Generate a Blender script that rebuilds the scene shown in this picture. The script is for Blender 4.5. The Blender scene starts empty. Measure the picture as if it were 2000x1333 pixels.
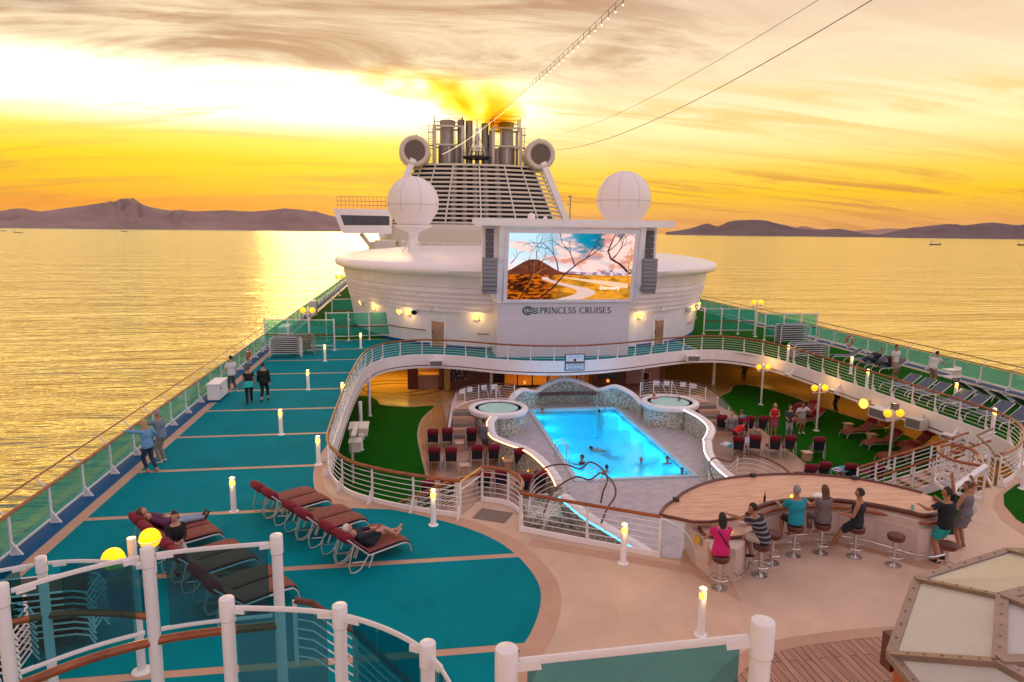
import bpy, math, random
import numpy as np
from mathutils import Vector, Matrix, noise as mnoise
from mathutils.geometry import tessellate_polygon
random.seed(7)
R_ = math.radians
scn = bpy.context.scene
col = scn.collection
# ---------------------------------------------------------------- camera
cam = bpy.data.cameras.new('camera'); co = bpy.data.objects.new('camera', cam); col.objects.link(co)
CR = Matrix(((0.98914917, -0.01256375, 0.14637647), (-0.14651266, -0.1580139, 0.97650686), (0.01086093, -0.98735696, -0.15814007)))
m = Matrix.Identity(4)
for i in range(3):
    m[i][0] = CR[i][0]; m[i][1] = -CR[i][1]; m[i][2] = -CR[i][2]
m[2][3] = 8.2
co.matrix_world = m
cam.sensor_width = 36; cam.lens = 23.994; cam.clip_start = 0.1; cam.clip_end = 200000
scn.camera = co
# ---------------------------------------------------------------- sky, sun, exposure
scn.view_settings.view_transform = 'Standard'; scn.view_settings.look = 'None'
scn.view_settings.exposure = 0.10; scn.view_settings.gamma = 1.0
def lin(c):
    c = c / 255.0
    return c / 12.92 if c <= 0.04045 else ((c + 0.055) / 1.055) ** 2.4
def C(r, g, b, k=1.0): return (lin(r) * k, lin(g) * k, lin(b) * k, 1.0)
SUN = Vector((-0.03, 0.975, 0.15)).normalized()
w = bpy.data.worlds.new("World"); scn.world = w; w.use_nodes = True
nt = w.node_tree; nt.nodes.clear(); N = nt.nodes; L = nt.links
def nd(t, **kw):
    n = N.new(t)
    for k, v in kw.items(): setattr(n, k, v)
    return n
def mth(op, a, b=None, c=None, clamp=False):
    n = nd('ShaderNodeMath', operation=op); n.use_clamp = clamp
    for i, q in enumerate((a, b, c)):
        if q is None: continue
        if isinstance(q, (int, float)): n.inputs[i].default_value = q
        else: L.new(q, n.inputs[i])
    return n.outputs[0]
def sstep(v, a, b):
    n = nd('ShaderNodeMapRange', interpolation_type='SMOOTHSTEP')
    L.new(v, n.inputs[0]); n.inputs[1].default_value = a; n.inputs[2].default_value = b
    return n.outputs[0]
def ramp(fac, stops):
    n = nd('ShaderNodeValToRGB'); cr = n.color_ramp
    while len(cr.elements) < len(stops): cr.elements.new(0.5)
    for e, (p, c) in zip(cr.elements, stops): e.position = p; e.color = c
    L.new(fac, n.inputs[0]); return n.outputs[0]
def mixc(f, a, b, mode='MIX'):
    n = nd('ShaderNodeMix', data_type='RGBA', blend_type=mode); n.clamp_result = False
    if isinstance(f, (int, float)): n.inputs[0].default_value = f
    else: L.new(f, n.inputs[0])
    for i, q in ((6, a), (7, b)):
        if isinstance(q, tuple): n.inputs[i].default_value = q
        else: L.new(q, n.inputs[i])
    return n.outputs[2]
tc = nd('ShaderNodeTexCoord'); sx = nd('ShaderNodeSeparateXYZ'); L.new(tc.outputs['Generated'], sx.inputs[0])
X, Y, Z = sx.outputs
el = mth('MULTIPLY', mth('ARCSINE', mth('MINIMUM', mth('MAXIMUM', Z, 0.0), 1.0)), 180 / math.pi / 90)
t = mth('SQRT', el)
hl = mth('SQRT', mth('ADD', mth('MULTIPLY', X, X), mth('MULTIPLY', Y, Y)))
sh = Vector((-0.226, 0.974)).normalized()
caz = mth('DIVIDE', mth('ADD', mth('MULTIPLY', X, sh.x), mth('MULTIPLY', Y, sh.y)), mth('MAXIMUM', hl, 0.001))
T = lambda e: (e / 90) ** 0.5
rA = ramp(t, [(0.0, C(232, 140, 50)), (T(1.8), C(250, 160, 20)), (T(3.2), C(255, 196, 0)), (T(5.2), C(255, 218, 0)), (T(6.8), C(255, 238, 90)), (T(8.0), (1.2, 1.1, .75, 1)), (T(9.4), (2.9, 2.6, 1.8, 1)),
              (T(11.2), (2.4, 2.0, 1.35, 1)), (T(12.6), C(255, 232, 188)), (T(18), C(244, 212, 172)), (T(30), C(225, 195, 185, 1.3)), (T(60), C(205, 190, 200, 1.35)), (1.0, C(195, 185, 203, 1.35))])
rB = ramp(t, [(0.0, C(225, 160, 105)), (T(1.5), C(242, 172, 70)), (T(3.2), C(255, 200, 10)), (T(5.0), C(255, 214, 80)), (T(8), C(255, 230, 168, 1.15)), (T(12), C(250, 226, 184, 1.08)),
              (T(18), C(238, 208, 178)), (T(30), C(225, 195, 190, 1.3)), (T(60), C(205, 190, 200, 1.35)), (1.0, C(195, 185, 203, 1.35))])
rC = ramp(t, [(0.0, C(190, 172, 190, 1.5)), (T(6), C(208, 188, 198, 1.7)), (T(15), C(210, 192, 202, 1.8)), (T(35), C(202, 192, 206, 1.7)), (1.0, C(192, 186, 210, 1.45))])
base = mixc(sstep(caz, 0.88, 0.985), rB, rA)
base = mixc(sstep(caz, 0.45, -0.35), base, rC)
# high streaked cloud, laid out on a level cloud deck overhead
inv = mth('DIVIDE', 1.0, mth('ADD', mth('MAXIMUM', Z, 0.0), 0.17))
cx = nd('ShaderNodeCombineXYZ'); L.new(mth('MULTIPLY', X, inv), cx.inputs[0]); L.new(mth('MULTIPLY', Y, inv), cx.inputs[1])
def cloudnoise(rot, sc, scale, det, rough, dist, lo, hi, off=0.0):
    mp = nd('ShaderNodeMapping'); L.new(cx.outputs[0], mp.inputs[0])
    mp.inputs['Rotation'].default_value = (0, 0, rot); mp.inputs['Scale'].default_value = sc; mp.inputs['Location'].default_value = (off, off * .7, 0)
    n = nd('ShaderNodeTexNoise'); L.new(mp.outputs[0], n.inputs[0])
    n.inputs['Scale'].default_value = scale; n.inputs['Detail'].default_value = det; n.inputs['Roughness'].default_value = rough; n.inputs['Distortion'].default_value = dist
    return sstep(n.outputs[0], lo, hi)
c1 = cloudnoise(R_(30), (0.42, 1.0, 1), 2.3, 10, 0.64, 1.1, 0.38, 0.60)
c2 = cloudnoise(R_(14), (0.20, 1.0, 1), 4.2, 8, 0.62, 0.8, 0.46, 0.66, 3.7)
c3 = cloudnoise(R_(30), (0.26, 1.0, 1), 1.25, 8, 0.6, 0.8, 0.50, 0.64, 8.3)
hi_ = sstep(el, 9.5 / 90, 13.5 / 90); lo_ = sstep(el, 7.5 / 90, 3 / 90)
ctan = mixc(sstep(caz, .6, .95), C(200, 152, 128), C(186, 138, 98))
azr = sstep(mth('DIVIDE', X, mth('MAXIMUM', hl, .001)), 0.55, 0.18)
s1 = mixc(mth('MULTIPLY', mth('MULTIPLY', c1, mth('MULTIPLY', hi_, mth('MULTIPLY_ADD', azr, .75, .25))), 0.85), base, ctan)
s2 = mixc(mth('MULTIPLY', mth('MULTIPLY', c3, mth('MULTIPLY', azr, sstep(el, 12.5 / 90, 15.5 / 90))), 0.85), s1, C(150, 112, 108))
s3 = mixc(mth('MULTIPLY', mth('MULTIPLY', c2, lo_), mth('SUBTRACT', 0.85, mth('MULTIPLY', sstep(caz, .90, 1.0), 0.35))), s2, C(216, 140, 60))
s4 = mixc(mth('MULTIPLY', mth('MULTIPLY', c2, mth('MULTIPLY', sstep(el, 5 / 90, 9 / 90), sstep(el, 13 / 90, 9 / 90))), 0.75), s3, C(250, 200, 110))
sky = nd('ShaderNodeTexSky'); sky.sky_type = 'NISHITA'; sky.sun_disc = False
sky.sun_elevation = R_(8); sky.sun_rotation = math.atan2(SUN.x, SUN.y)
bg1 = nd('ShaderNodeBackground'); L.new(s4, bg1.inputs[0]); bg1.inputs[1].default_value = 1.0
bg2 = nd('ShaderNodeBackground'); L.new(sky.outputs[0], bg2.inputs[0]); bg2.inputs[1].default_value = 0.003
ad = nd('ShaderNodeAddShader'); L.new(bg1.outputs[0], ad.inputs[0]); L.new(bg2.outputs[0], ad.inputs[1])
wo = nd('ShaderNodeOutputWorld'); L.new(ad.outputs[0], wo.inputs[0])
sl = bpy.data.lights.new('sun', 'SUN'); sl.energy = 0.6; sl.angle = R_(20); sl.color = (1.0, 0.62, 0.25)
so = bpy.data.objects.new('sun', sl); col.objects.link(so); so.rotation_euler = (-SUN).to_track_quat('-Z', 'Y').to_euler()

# ---------------------------------------------------------------- helpers
def smat(name, c, rough=0.5, metal=0.0, var=0.0, vscale=3.0, bump=0.0, bscale=40.0, emit=None, est=0.0, spec=0.5, coat=0.0, stretch=None, stain=0.0):
    m = bpy.data.materials.new(name); m.use_nodes = True
    n = m.node_tree.nodes; l = m.node_tree.links; b = n['Principled BSDF']
    c4 = tuple(c)[:3] + (1.0,)
    b.inputs['Base Color'].default_value = c4; b.inputs['Roughness'].default_value = rough; b.inputs['Metallic'].default_value = metal
    b.inputs['Specular IOR Level'].default_value = spec; b.inputs['Coat Weight'].default_value = coat
    if emit: b.inputs['Emission Color'].default_value = tuple(emit)[:3] + (1,); b.inputs['Emission Strength'].default_value = est
    if var or bump:
        g = n.new('ShaderNodeNewGeometry'); src = g.outputs['Position']
        if stretch:
            mp = n.new('ShaderNodeMapping'); mp.inputs['Scale'].default_value = stretch; l.new(src, mp.inputs[0]); src = mp.outputs[0]
    if var:
        t = n.new('ShaderNodeTexNoise'); t.inputs['Scale'].default_value = vscale; t.inputs['Detail'].default_value = 6; t.inputs['Roughness'].default_value = .65
        l.new(src, t.inputs[0])
        mr = n.new('ShaderNodeMapRange'); l.new(t.outputs[0], mr.inputs[0]); mr.inputs[1].default_value = .25; mr.inputs[2].default_value = .75
        mr.inputs[3].default_value = 1 - var; mr.inputs[4].default_value = 1 + var
        mx = n.new('ShaderNodeMix'); mx.data_type = 'RGBA'; mx.blend_type = 'MULTIPLY'; mx.inputs[0].default_value = 1; mx.inputs[6].default_value = c4
        fo = mr.outputs[0]
        if stain:
            t3 = n.new('ShaderNodeTexNoise'); t3.inputs['Scale'].default_value = 1.1; t3.inputs['Detail'].default_value = 9; t3.inputs['Roughness'].default_value = .75; t3.inputs['Distortion'].default_value = .6; l.new(src, t3.inputs[0])
            m3 = n.new('ShaderNodeMapRange'); l.new(t3.outputs[0], m3.inputs[0]); m3.inputs[1].default_value = .54; m3.inputs[2].default_value = .72; m3.inputs[3].default_value = 1; m3.inputs[4].default_value = 1 - stain
            mm_ = n.new('ShaderNodeMath'); mm_.operation = 'MULTIPLY'; l.new(fo, mm_.inputs[0]); l.new(m3.outputs[0], mm_.inputs[1]); fo = mm_.outputs[0]
        l.new(fo, mx.inputs[7]); l.new(mx.outputs[2], b.inputs['Base Color'])
        mr2 = n.new('ShaderNodeMapRange'); l.new(t.outputs[0], mr2.inputs[0]); mr2.inputs[3].default_value = max(.03, rough - .15 * min(1, var * 4)); mr2.inputs[4].default_value = min(1, rough + .15 * min(1, var * 4))
        l.new(mr2.outputs[0], b.inputs['Roughness'])
    if bump:
        t2 = n.new('ShaderNodeTexNoise'); t2.inputs['Scale'].default_value = bscale; t2.inputs['Detail'].default_value = 4; l.new(src, t2.inputs[0])
        bp = n.new('ShaderNodeBump'); bp.inputs['Strength'].default_value = bump; bp.inputs['Distance'].default_value = .02
        l.new(t2.outputs[0], bp.inputs['Height']); l.new(bp.outputs[0], b.inputs['Normal'])
    return m
def glassmat(name, tint, gloss=0.12, rough=0.03):
    m = bpy.data.materials.new(name); m.use_nodes = True; n = m.node_tree.nodes; l = m.node_tree.links; n.clear()
    tr = n.new('ShaderNodeBsdfTransparent'); tr.inputs[0].default_value = tuple(tint)[:3] + (1,)
    gl = n.new('ShaderNodeBsdfGlossy'); gl.inputs['Roughness'].default_value = rough; gl.inputs[0].default_value = (.9, .95, .95, 1)
    lw = n.new('ShaderNodeFresnel'); lw.inputs[0].default_value = 1.45
    mr = n.new('ShaderNodeMath'); mr.operation = 'MULTIPLY_ADD'; mr.inputs[1].default_value = .7; mr.inputs[2].default_value = gloss * .2; l.new(lw.outputs[0], mr.inputs[0])
    mx = n.new('ShaderNodeMixShader'); l.new(mr.outputs[0], mx.inputs[0]); l.new(tr.outputs[0], mx.inputs[1]); l.new(gl.outputs[0], mx.inputs[2])
    o = n.new('ShaderNodeOutputMaterial'); l.new(mx.outputs[0], o.inputs[0]); return m
def woodmat(name, c1, c2, scale=(1, 18, 18), rough=.35, plank=None, axis=0):
    m = bpy.data.materials.new(name); m.use_nodes = True; n = m.node_tree.nodes; l = m.node_tree.links; b = n['Principled BSDF']
    g = n.new('ShaderNodeNewGeometry'); mp = n.new('ShaderNodeMapping'); mp.inputs['Scale'].default_value = scale; l.new(g.outputs['Position'], mp.inputs[0])
    t = n.new('ShaderNodeTexNoise'); t.inputs['Scale'].default_value = 1.5; t.inputs['Detail'].default_value = 7; t.inputs['Distortion'].default_value = .4; l.new(mp.outputs[0], t.inputs[0])
    cr = n.new('ShaderNodeValToRGB'); cr.color_ramp.elements[0].position = .3; cr.color_ramp.elements[1].position = .7
    cr.color_ramp.elements[0].color = c1; cr.color_ramp.elements[1].color = c2; l.new(t.outputs[0], cr.inputs[0]); out = cr.outputs[0]
    if plank:
        br = n.new('ShaderNodeTexBrick'); mp2 = n.new('ShaderNodeMapping'); l.new(g.outputs['Position'], mp2.inputs[0])
        mp2.inputs['Rotation'].default_value = (0, 0, R_(90 if axis else 0))
        l.new(mp2.outputs[0], br.inputs[0]); br.inputs['Scale'].default_value = 1; br.inputs['Brick Width'].default_value = 1.6; br.inputs['Row Height'].default_value = plank
        br.inputs['Mortar Size'].default_value = plank * .06; br.inputs['Color1'].default_value = (1, 1, 1, 1); br.inputs['Color2'].default_value = (.78, .78, .78, 1); br.inputs['Mortar'].default_value = (.12, .1, .09, 1)
        mx = n.new('ShaderNodeMix'); mx.data_type = 'RGBA'; mx.blend_type = 'MULTIPLY'; mx.inputs[0].default_value = 1; l.new(out, mx.inputs[6]); l.new(br.outputs[0], mx.inputs[7]); out = mx.outputs[2]
    l.new(out, b.inputs['Base Color']); b.inputs['Roughness'].default_value = rough; return m
def mosaicmat(name):
    m = bpy.data.materials.new(name); m.use_nodes = True; n = m.node_tree.nodes; l = m.node_tree.links; b = n['Principled BSDF']
    g = n.new('ShaderNodeNewGeometry'); v = n.new('ShaderNodeTexVoronoi'); v.inputs['Scale'].default_value = 14; l.new(g.outputs['Position'], v.inputs[0])
    sp = n.new('ShaderNodeSeparateColor'); l.new(v.outputs['Color'], sp.inputs[0])
    cr = n.new('ShaderNodeValToRGB'); cr.color_ramp.interpolation = 'CONSTANT'
    st = [(0, C(150, 156, 140)), (.3, C(182, 184, 168)), (.62, C(208, 208, 196)), (.86, C(118, 124, 112))]
    while len(cr.color_ramp.elements) < 4: cr.color_ramp.elements.new(.5)
    for e, (p, c) in zip(cr.color_ramp.elements, st): e.position = p; e.color = c
    l.new(sp.outputs[0], cr.inputs[0]); l.new(cr.outputs[0], b.inputs['Base Color']); b.inputs['Roughness'].default_value = .3; return m
def emis(name, c, st): return smat(name, c, .4, emit=c, est=st)

class MB:
    def __init__(s): s.v = []; s.f = []; s.sm = []
    def add(s, vs, fs, smooth=False):
        o = len(s.v); s.v += [tuple(p) for p in vs]
        for f in fs: s.f.append([i + o for i in f]); s.sm.append(smooth)
        return s
    def box(s, c, d, rz=0.0, M=None):
        c = Vector(c); q = Matrix.Rotation(rz, 3, 'Z') if M is None else M
        vs = [c + q @ Vector((d[0] * .5 * a, d[1] * .5 * b_, d[2] * .5 * e)) for a in (-1, 1) for b_ in (-1, 1) for e in (-1, 1)]
        return s.add(vs, [(0, 1, 3, 2), (4, 6, 7, 5), (0, 4, 5, 1), (2, 3, 7, 6), (0, 2, 6, 4), (1, 5, 7, 3)])
    def beam(s, a, b, w_, h_, up=(0, 0, 1)):
        a = Vector(a); b = Vector(b); d = (b - a); ln = d.length; d.normalize(); u = Vector(up)
        r = d.cross(u)
        if r.length < 1e-4: r = Vector((1, 0, 0))
        r.normalize(); u = r.cross(d); Mx = Matrix((r, d, u)).transposed()
        return s.box((a + b) / 2, (w_, ln, h_), M=Mx)
    def tube(s, pts, r, n=8, closed=False, flat=None):
        pts = [Vector(p) for p in pts]; k = len(pts); rr = r if isinstance(r, (list, tuple)) else [r] * k
        if closed: tans = [(pts[(i + 1) % k] - pts[i - 1]).normalized() for i in range(k)]
        else: tans = [(pts[min(i + 1, k - 1)] - pts[max(i - 1, 0)]).normalized() for i in range(k)]
        t0 = tans[0]; a = Vector((0, 0, 1)) if abs(t0.z) < .9 else Vector((1, 0, 0)); u = t0.cross(a).normalized()
        vs = []
        for i in range(k):
            tt = tans[i]; u = (u - tt * u.dot(tt)); u.normalize(); w_ = tt.cross(u)
            for j in range(n):
                an = 2 * math.pi * j / n
                fu, fw = (1, 1) if flat is None else flat
                vs.append(pts[i] + u * math.cos(an) * rr[i] * fu + w_ * math.sin(an) * rr[i] * fw)
        fs = []
        for i in range(k if closed else k - 1):
            for j in range(n):
                a0 = i * n + j; a1 = i * n + (j + 1) % n; i2 = (i + 1) % k
                fs.append((a0, a1, i2 * n + (j + 1) % n, i2 * n + j))
        if not closed: fs.append(tuple(range(n))[::-1]); fs.append(tuple(range((k - 1) * n, k * n)))
        return s.add(vs, fs, True)
    def lathe(s, prof, n=20, c=(0, 0, 0), M=None):
        c = Vector(c); vs = []; k = len(prof)
        for (r, z) in prof:
            for j in range(n):
                an = 2 * math.pi * j / n; p = Vector((r * math.cos(an), r * math.sin(an), z))
                vs.append(c + (M @ p if M else p))
        fs = [(i * n + j, i * n + (j + 1) % n, (i + 1) * n + (j + 1) % n, (i + 1) * n + j) for i in range(k - 1) for j in range(n)]
        if prof[0][0] > 1e-5: fs.append(tuple(range(n))[::-1])
        if prof[-1][0] > 1e-5: fs.append(tuple(range((k - 1) * n, k * n)))
        return s.add(vs, fs, True)
    def ball(s, c, r, n=12, m_=8, M=None):
        rx, ry, rz = (r, r, r) if isinstance(r, (int, float)) else r; c = Vector(c)
        vs = [];
        for i in range(m_ + 1):
            th = math.pi * i / m_
            for j in range(n):
                an = 2 * math.pi * j / n; p = Vector((rx * math.sin(th) * math.cos(an), ry * math.sin(th) * math.sin(an), -rz * math.cos(th)))
                vs.append(c + (M @ p if M else p))
        fs = [(i * n + j, i * n + (j + 1) % n, (i + 1) * n + (j + 1) % n, (i + 1) * n + j) for i in range(m_) for j in range(n)]
        return s.add(vs, fs, True)
    def loft(s, rings, n=12):
        vs = []; k = len(rings)
        for (c, u, v) in rings:
            c = Vector(c); u = Vector(u); v = Vector(v)
            for j in range(n):
                an = 2 * math.pi * j / n; vs.append(c + u * math.cos(an) + v * math.sin(an))
        fs = [(i * n + j, i * n + (j + 1) % n, (i + 1) * n + (j + 1) % n, (i + 1) * n + j) for i in range(k - 1) for j in range(n)]
        fs += [tuple(range(n))[::-1], tuple(range((k - 1) * n, k * n))]
        return s.add(vs, fs, True)
    def sheet(s, loops, z, up=True):
        L3 = [[Vector((p[0], p[1], 0)) for p in lp] for lp in loops]; flatp = [p for lp in L3 for p in lp]
        tr = tessellate_polygon(L3); fs = []
        for f in tr:
            a, b, c = (flatp[i] for i in f); nz = (b - a).cross(c - a).z
            if abs(nz) < 1e-9: continue
            fs.append(tuple(f) if (nz > 0) == up else tuple(f)[::-1])
        return s.add([(p.x, p.y, z) for p in flatp], fs)
    def prism(s, poly, z0, z1):
        s.sheet([poly], z1, True); s.sheet([poly], z0, False)
        k = len(poly); ar = sum(poly[i][0] * poly[(i + 1) % k][1] - poly[(i + 1) % k][0] * poly[i][1] for i in range(k))
        pl = poly if ar > 0 else poly[::-1]
        vs = [(p[0], p[1], z0) for p in pl] + [(p[0], p[1], z1) for p in pl]
        return s.add(vs, [(i, (i + 1) % k, k + (i + 1) % k, k + i) for i in range(k)])
    def ribbon(s, pts, z0, z1, th=0.0):
        """vertical wall following 2D/3D pts; z0,z1 numbers or lists; th thickness"""
        k = len(pts); nn = []
        for i in range(k):
            a = pts[max(i - 1, 0)]; b = pts[min(i + 1, k - 1)]; d = Vector((b[0] - a[0], b[1] - a[1])).normalized(); nn.append(Vector((d.y, -d.x)))
        g = lambda q, i: q[i] if isinstance(q, (list, tuple)) else q
        vs = []
        for i in range(k):
            for sd in (-.5, .5):
                x = pts[i][0] + nn[i].x * th * sd; y = pts[i][1] + nn[i].y * th * sd
                vs += [(x, y, g(z0, i)), (x, y, g(z1, i))]
        fs = []
        for i in range(k - 1):
            a = i * 4; b = a + 4
            fs += [(a, a + 1, b + 1, b), (a + 2, b + 2, b + 3, a + 3), (a + 1, a + 3, b + 3, b + 1), (a, b, b + 2, a + 2)]
        fs += [(0, 2, 3, 1), (len(vs) - 4, len(vs) - 3, len(vs) - 1, len(vs) - 2)]
        return s.add(vs, fs)
    def mesh(s, name, mat_=None, sharp=40):
        me = bpy.data.meshes.new(name); me.from_pydata(s.v, [], s.f); me.update()
        me.polygons.foreach_set('use_smooth', s.sm)
        if any(s.sm): me.set_sharp_from_angle(angle=R_(sharp))
        if mat_: me.materials.append(mat_)
        return me
    def build(s, name, mat_, parent=None, sharp=40):
        o = bpy.data.objects.new(name, s.mesh(name, mat_, sharp)); col.objects.link(o)
        if parent: o.parent = parent
        return o
def inst(name, me, parent=None, loc=(0, 0, 0), rz=0.0):
    o = bpy.data.objects.new(name, me); col.objects.link(o); o.location = loc; o.rotation_euler = (0, 0, rz)
    if parent: o.parent = parent
    return o
def tag(o, label=None, cat=None, group=None, kind=None):
    if label: o['label'] = label
    if cat: o['category'] = cat
    if group: o['group'] = group
    if kind: o['kind'] = kind
    return o
def thing(name, label, cat, loc=(0, 0, 0), rz=0.0, group=None):
    o = bpy.data.objects.new(name, None); col.objects.link(o); o.location = loc; o.rotation_euler = (0, 0, rz); o.empty_display_size = .1
    return tag(o, label, cat, group)
KIDS = {}
def dup(root, loc, rz=0.0, label=None, cat=None, group=None):
    def cp(o, par):
        c = o.copy(); col.objects.link(c); c.parent = par
        for ch in KID(o): cp(ch, c)
        return c
    r = cp(root, None); r.location = loc; r.rotation_euler = (0, 0, rz)
    return tag(r, label, cat, group)
def KID(o):
    if o.name not in KIDS: KIDS[o.name] = [c for c in col.objects if c.parent == o]
    return KIDS[o.name]
def struct(name, mb, mat_, label=None, sharp=40): return tag(mb.build(name, mat_, None, sharp), label, None, None, 'structure')
def interp(pts, n):
    """resample polyline (any dim) with Catmull-Rom"""
    P = [Vector(p) for p in pts]; out = []
    for i in range(len(P) - 1):
        a = P[max(i - 1, 0)]; b = P[i]; c = P[i + 1]; d = P[min(i + 2, len(P) - 1)]
        for j in range(n):
            u = j / n
            out.append(.5 * ((2 * b) + (c - a) * u + (2 * a - 5 * b + 4 * c - d) * u * u + (3 * b - 3 * c + d - a) * u ** 3))
    out.append(P[-1]); return out
def walk(pts, step):
    P = [Vector(p) for p in pts]; seg = [(P[i + 1] - P[i]).length for i in range(len(P) - 1)]; tot = sum(seg); k = max(1, round(tot / step)); out = []
    for q in range(k + 1):
        d = tot * q / k; i = 0
        while i < len(seg) - 1 and d > seg[i]: d -= seg[i]; i += 1
        out.append((P[i].lerp(P[i + 1], min(1, d / seg[i])), (P[i + 1] - P[i]).normalized()))
    return out
def light(name, kind, loc, e, c, parent=None, size=.3, **kw):
    l = bpy.data.lights.new(name, kind); l.energy = e; l.color = c
    if kind == 'POINT': l.shadow_soft_size = size
    if kind == 'AREA': l.shape = 'RECTANGLE'; l.size = size; l.size_y = kw.get('sy', size)
    o = bpy.data.objects.new(name, l); col.objects.link(o); o.location = loc
    if 'rot' in kw: o.rotation_euler = kw['rot']
    if parent: o.parent = parent
    return o
# ---------------------------------------------------------------- materials
M = {}
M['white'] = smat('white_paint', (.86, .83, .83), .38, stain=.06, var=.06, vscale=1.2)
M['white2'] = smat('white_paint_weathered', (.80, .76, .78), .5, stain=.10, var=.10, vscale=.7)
M['cream'] = smat('cream_paint', (.66, .62, .52), .45, var=.07)
M['rail'] = smat('railing_white', (.76, .74, .73), .3, var=.05, vscale=2)
M['wood'] = woodmat('varnished_wood', C(118, 56, 24), C(168, 92, 44), (2, 2, 14), .22)
M['darkwood'] = woodmat('dark_wood', C(70, 32, 20), C(112, 58, 34), (3, 3, 12), .3)
M['teal'] = smat('teal_deck', (.0, .215, .25), .85, spec=.05, stain=.22, var=.16, vscale=.5, bump=.25, bscale=60)
M['teal2'] = smat('teal_paint', (.03, .28, .33), .5, var=.06)
M['tan'] = smat('tan_strip', (.50, .30, .20), .55, var=.12, vscale=.9, bump=.1)
M['creamdeck'] = smat('cream_deck', (.60, .42, .30), .42, stain=.16, var=.22, vscale=.38, bump=.06, bscale=25)
M['blue'] = smat('blue_waterway', (.001, .085, .22), .6, spec=.2, var=.15)
M['turf'] = smat('green_turf', (.008, .105, .004), .95, spec=.05, stain=.3, var=.22, vscale=1.4, bump=.9, bscale=90)
M['teak'] = woodmat('teak_planks', C(150, 105, 84), C(196, 152, 126), (14, .8, 1), .5, plank=.16, axis=1)
M['chrome'] = smat('steel', (.62, .60, .58), .22, metal=1.0)
M['dsteel'] = smat('dull_steel', (.30, .27, .24), .4, metal=.8, var=.2, vscale=2)
M['dark'] = smat('dark_metal', (.035, .035, .04), .5, var=.1)
M['black'] = smat('black', (.012, .012, .014), .5)
M['maroon'] = smat('maroon_terry', (.19, .004, .018), .85, bump=.5, bscale=120, var=.15, vscale=6)
M['cushion'] = smat('maroon_cushion', (.23, .065, .045), .8, bump=.4, bscale=110, var=.14, vscale=5)
M['mesh_navy'] = smat('navy_sling', (.016, .024, .04), .7, bump=.3, bscale=150)
M['mesh_blue'] = smat('slate_blue_sling', (.065, .095, .14), .65, bump=.3, bscale=150, var=.08)
M['glass'] = glassmat('tinted_glass', (.50, .84, .78), .05)
M['glass2'] = glassmat('smoked_blue_glass', (.36, .70, .76), .0)
M['paneglass'] = smat('window_glass', (.03, .035, .04), .06, spec=.8)
g_ = M['glass'].node_tree; mx_ = [q for q in g_.nodes if q.type == 'MIX_SHADER'][0]; tr_ = [q for q in g_.nodes if q.type == 'BSDF_TRANSPARENT'][0]; df_ = g_.nodes.new('ShaderNodeBsdfTranslucent'); df_.inputs[0].default_value = (.10, .62, .62, 1); m2_ = g_.nodes.new('ShaderNodeMixShader'); m2_.inputs[0].default_value = .30
g_.links.new(tr_.outputs[0], m2_.inputs[1]); g_.links.new(df_.outputs[0], m2_.inputs[2]); g_.links.new(m2_.outputs[0], mx_.inputs[1]); tr_.inputs[0].default_value = (.62, .90, .86, 1)
M['mosaic'] = mosaicmat('mosaic_tiles')
M['lamp'] = emis('lamp_glow', (1.0, .42, .0), 1.55)
M['lampw'] = emis('lamp_glow_pale', (1.0, .56, .07), 2.2)
M['panel'] = smat('panel_white', (.62, .58, .61), .45, var=.05)
M['ledw'] = emis('led_white', (1.0, .86, .85), 3.0)
M['ledo'] = emis('led_orange', (1.0, .45, .2), 4.0)
M['ledc'] = emis('led_cyan', (.05, .55, 1.0), 3.0)
M['ring'] = smat('orange_red', (.55, .08, .03), .5)
M['sunset_tint_steel'] = smat('stainless_door', (.62, .33, .22), .32, metal=.7, var=.25, vscale=1.6)  # orange-brown sunset reflection put into the steel door's base colour
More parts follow.
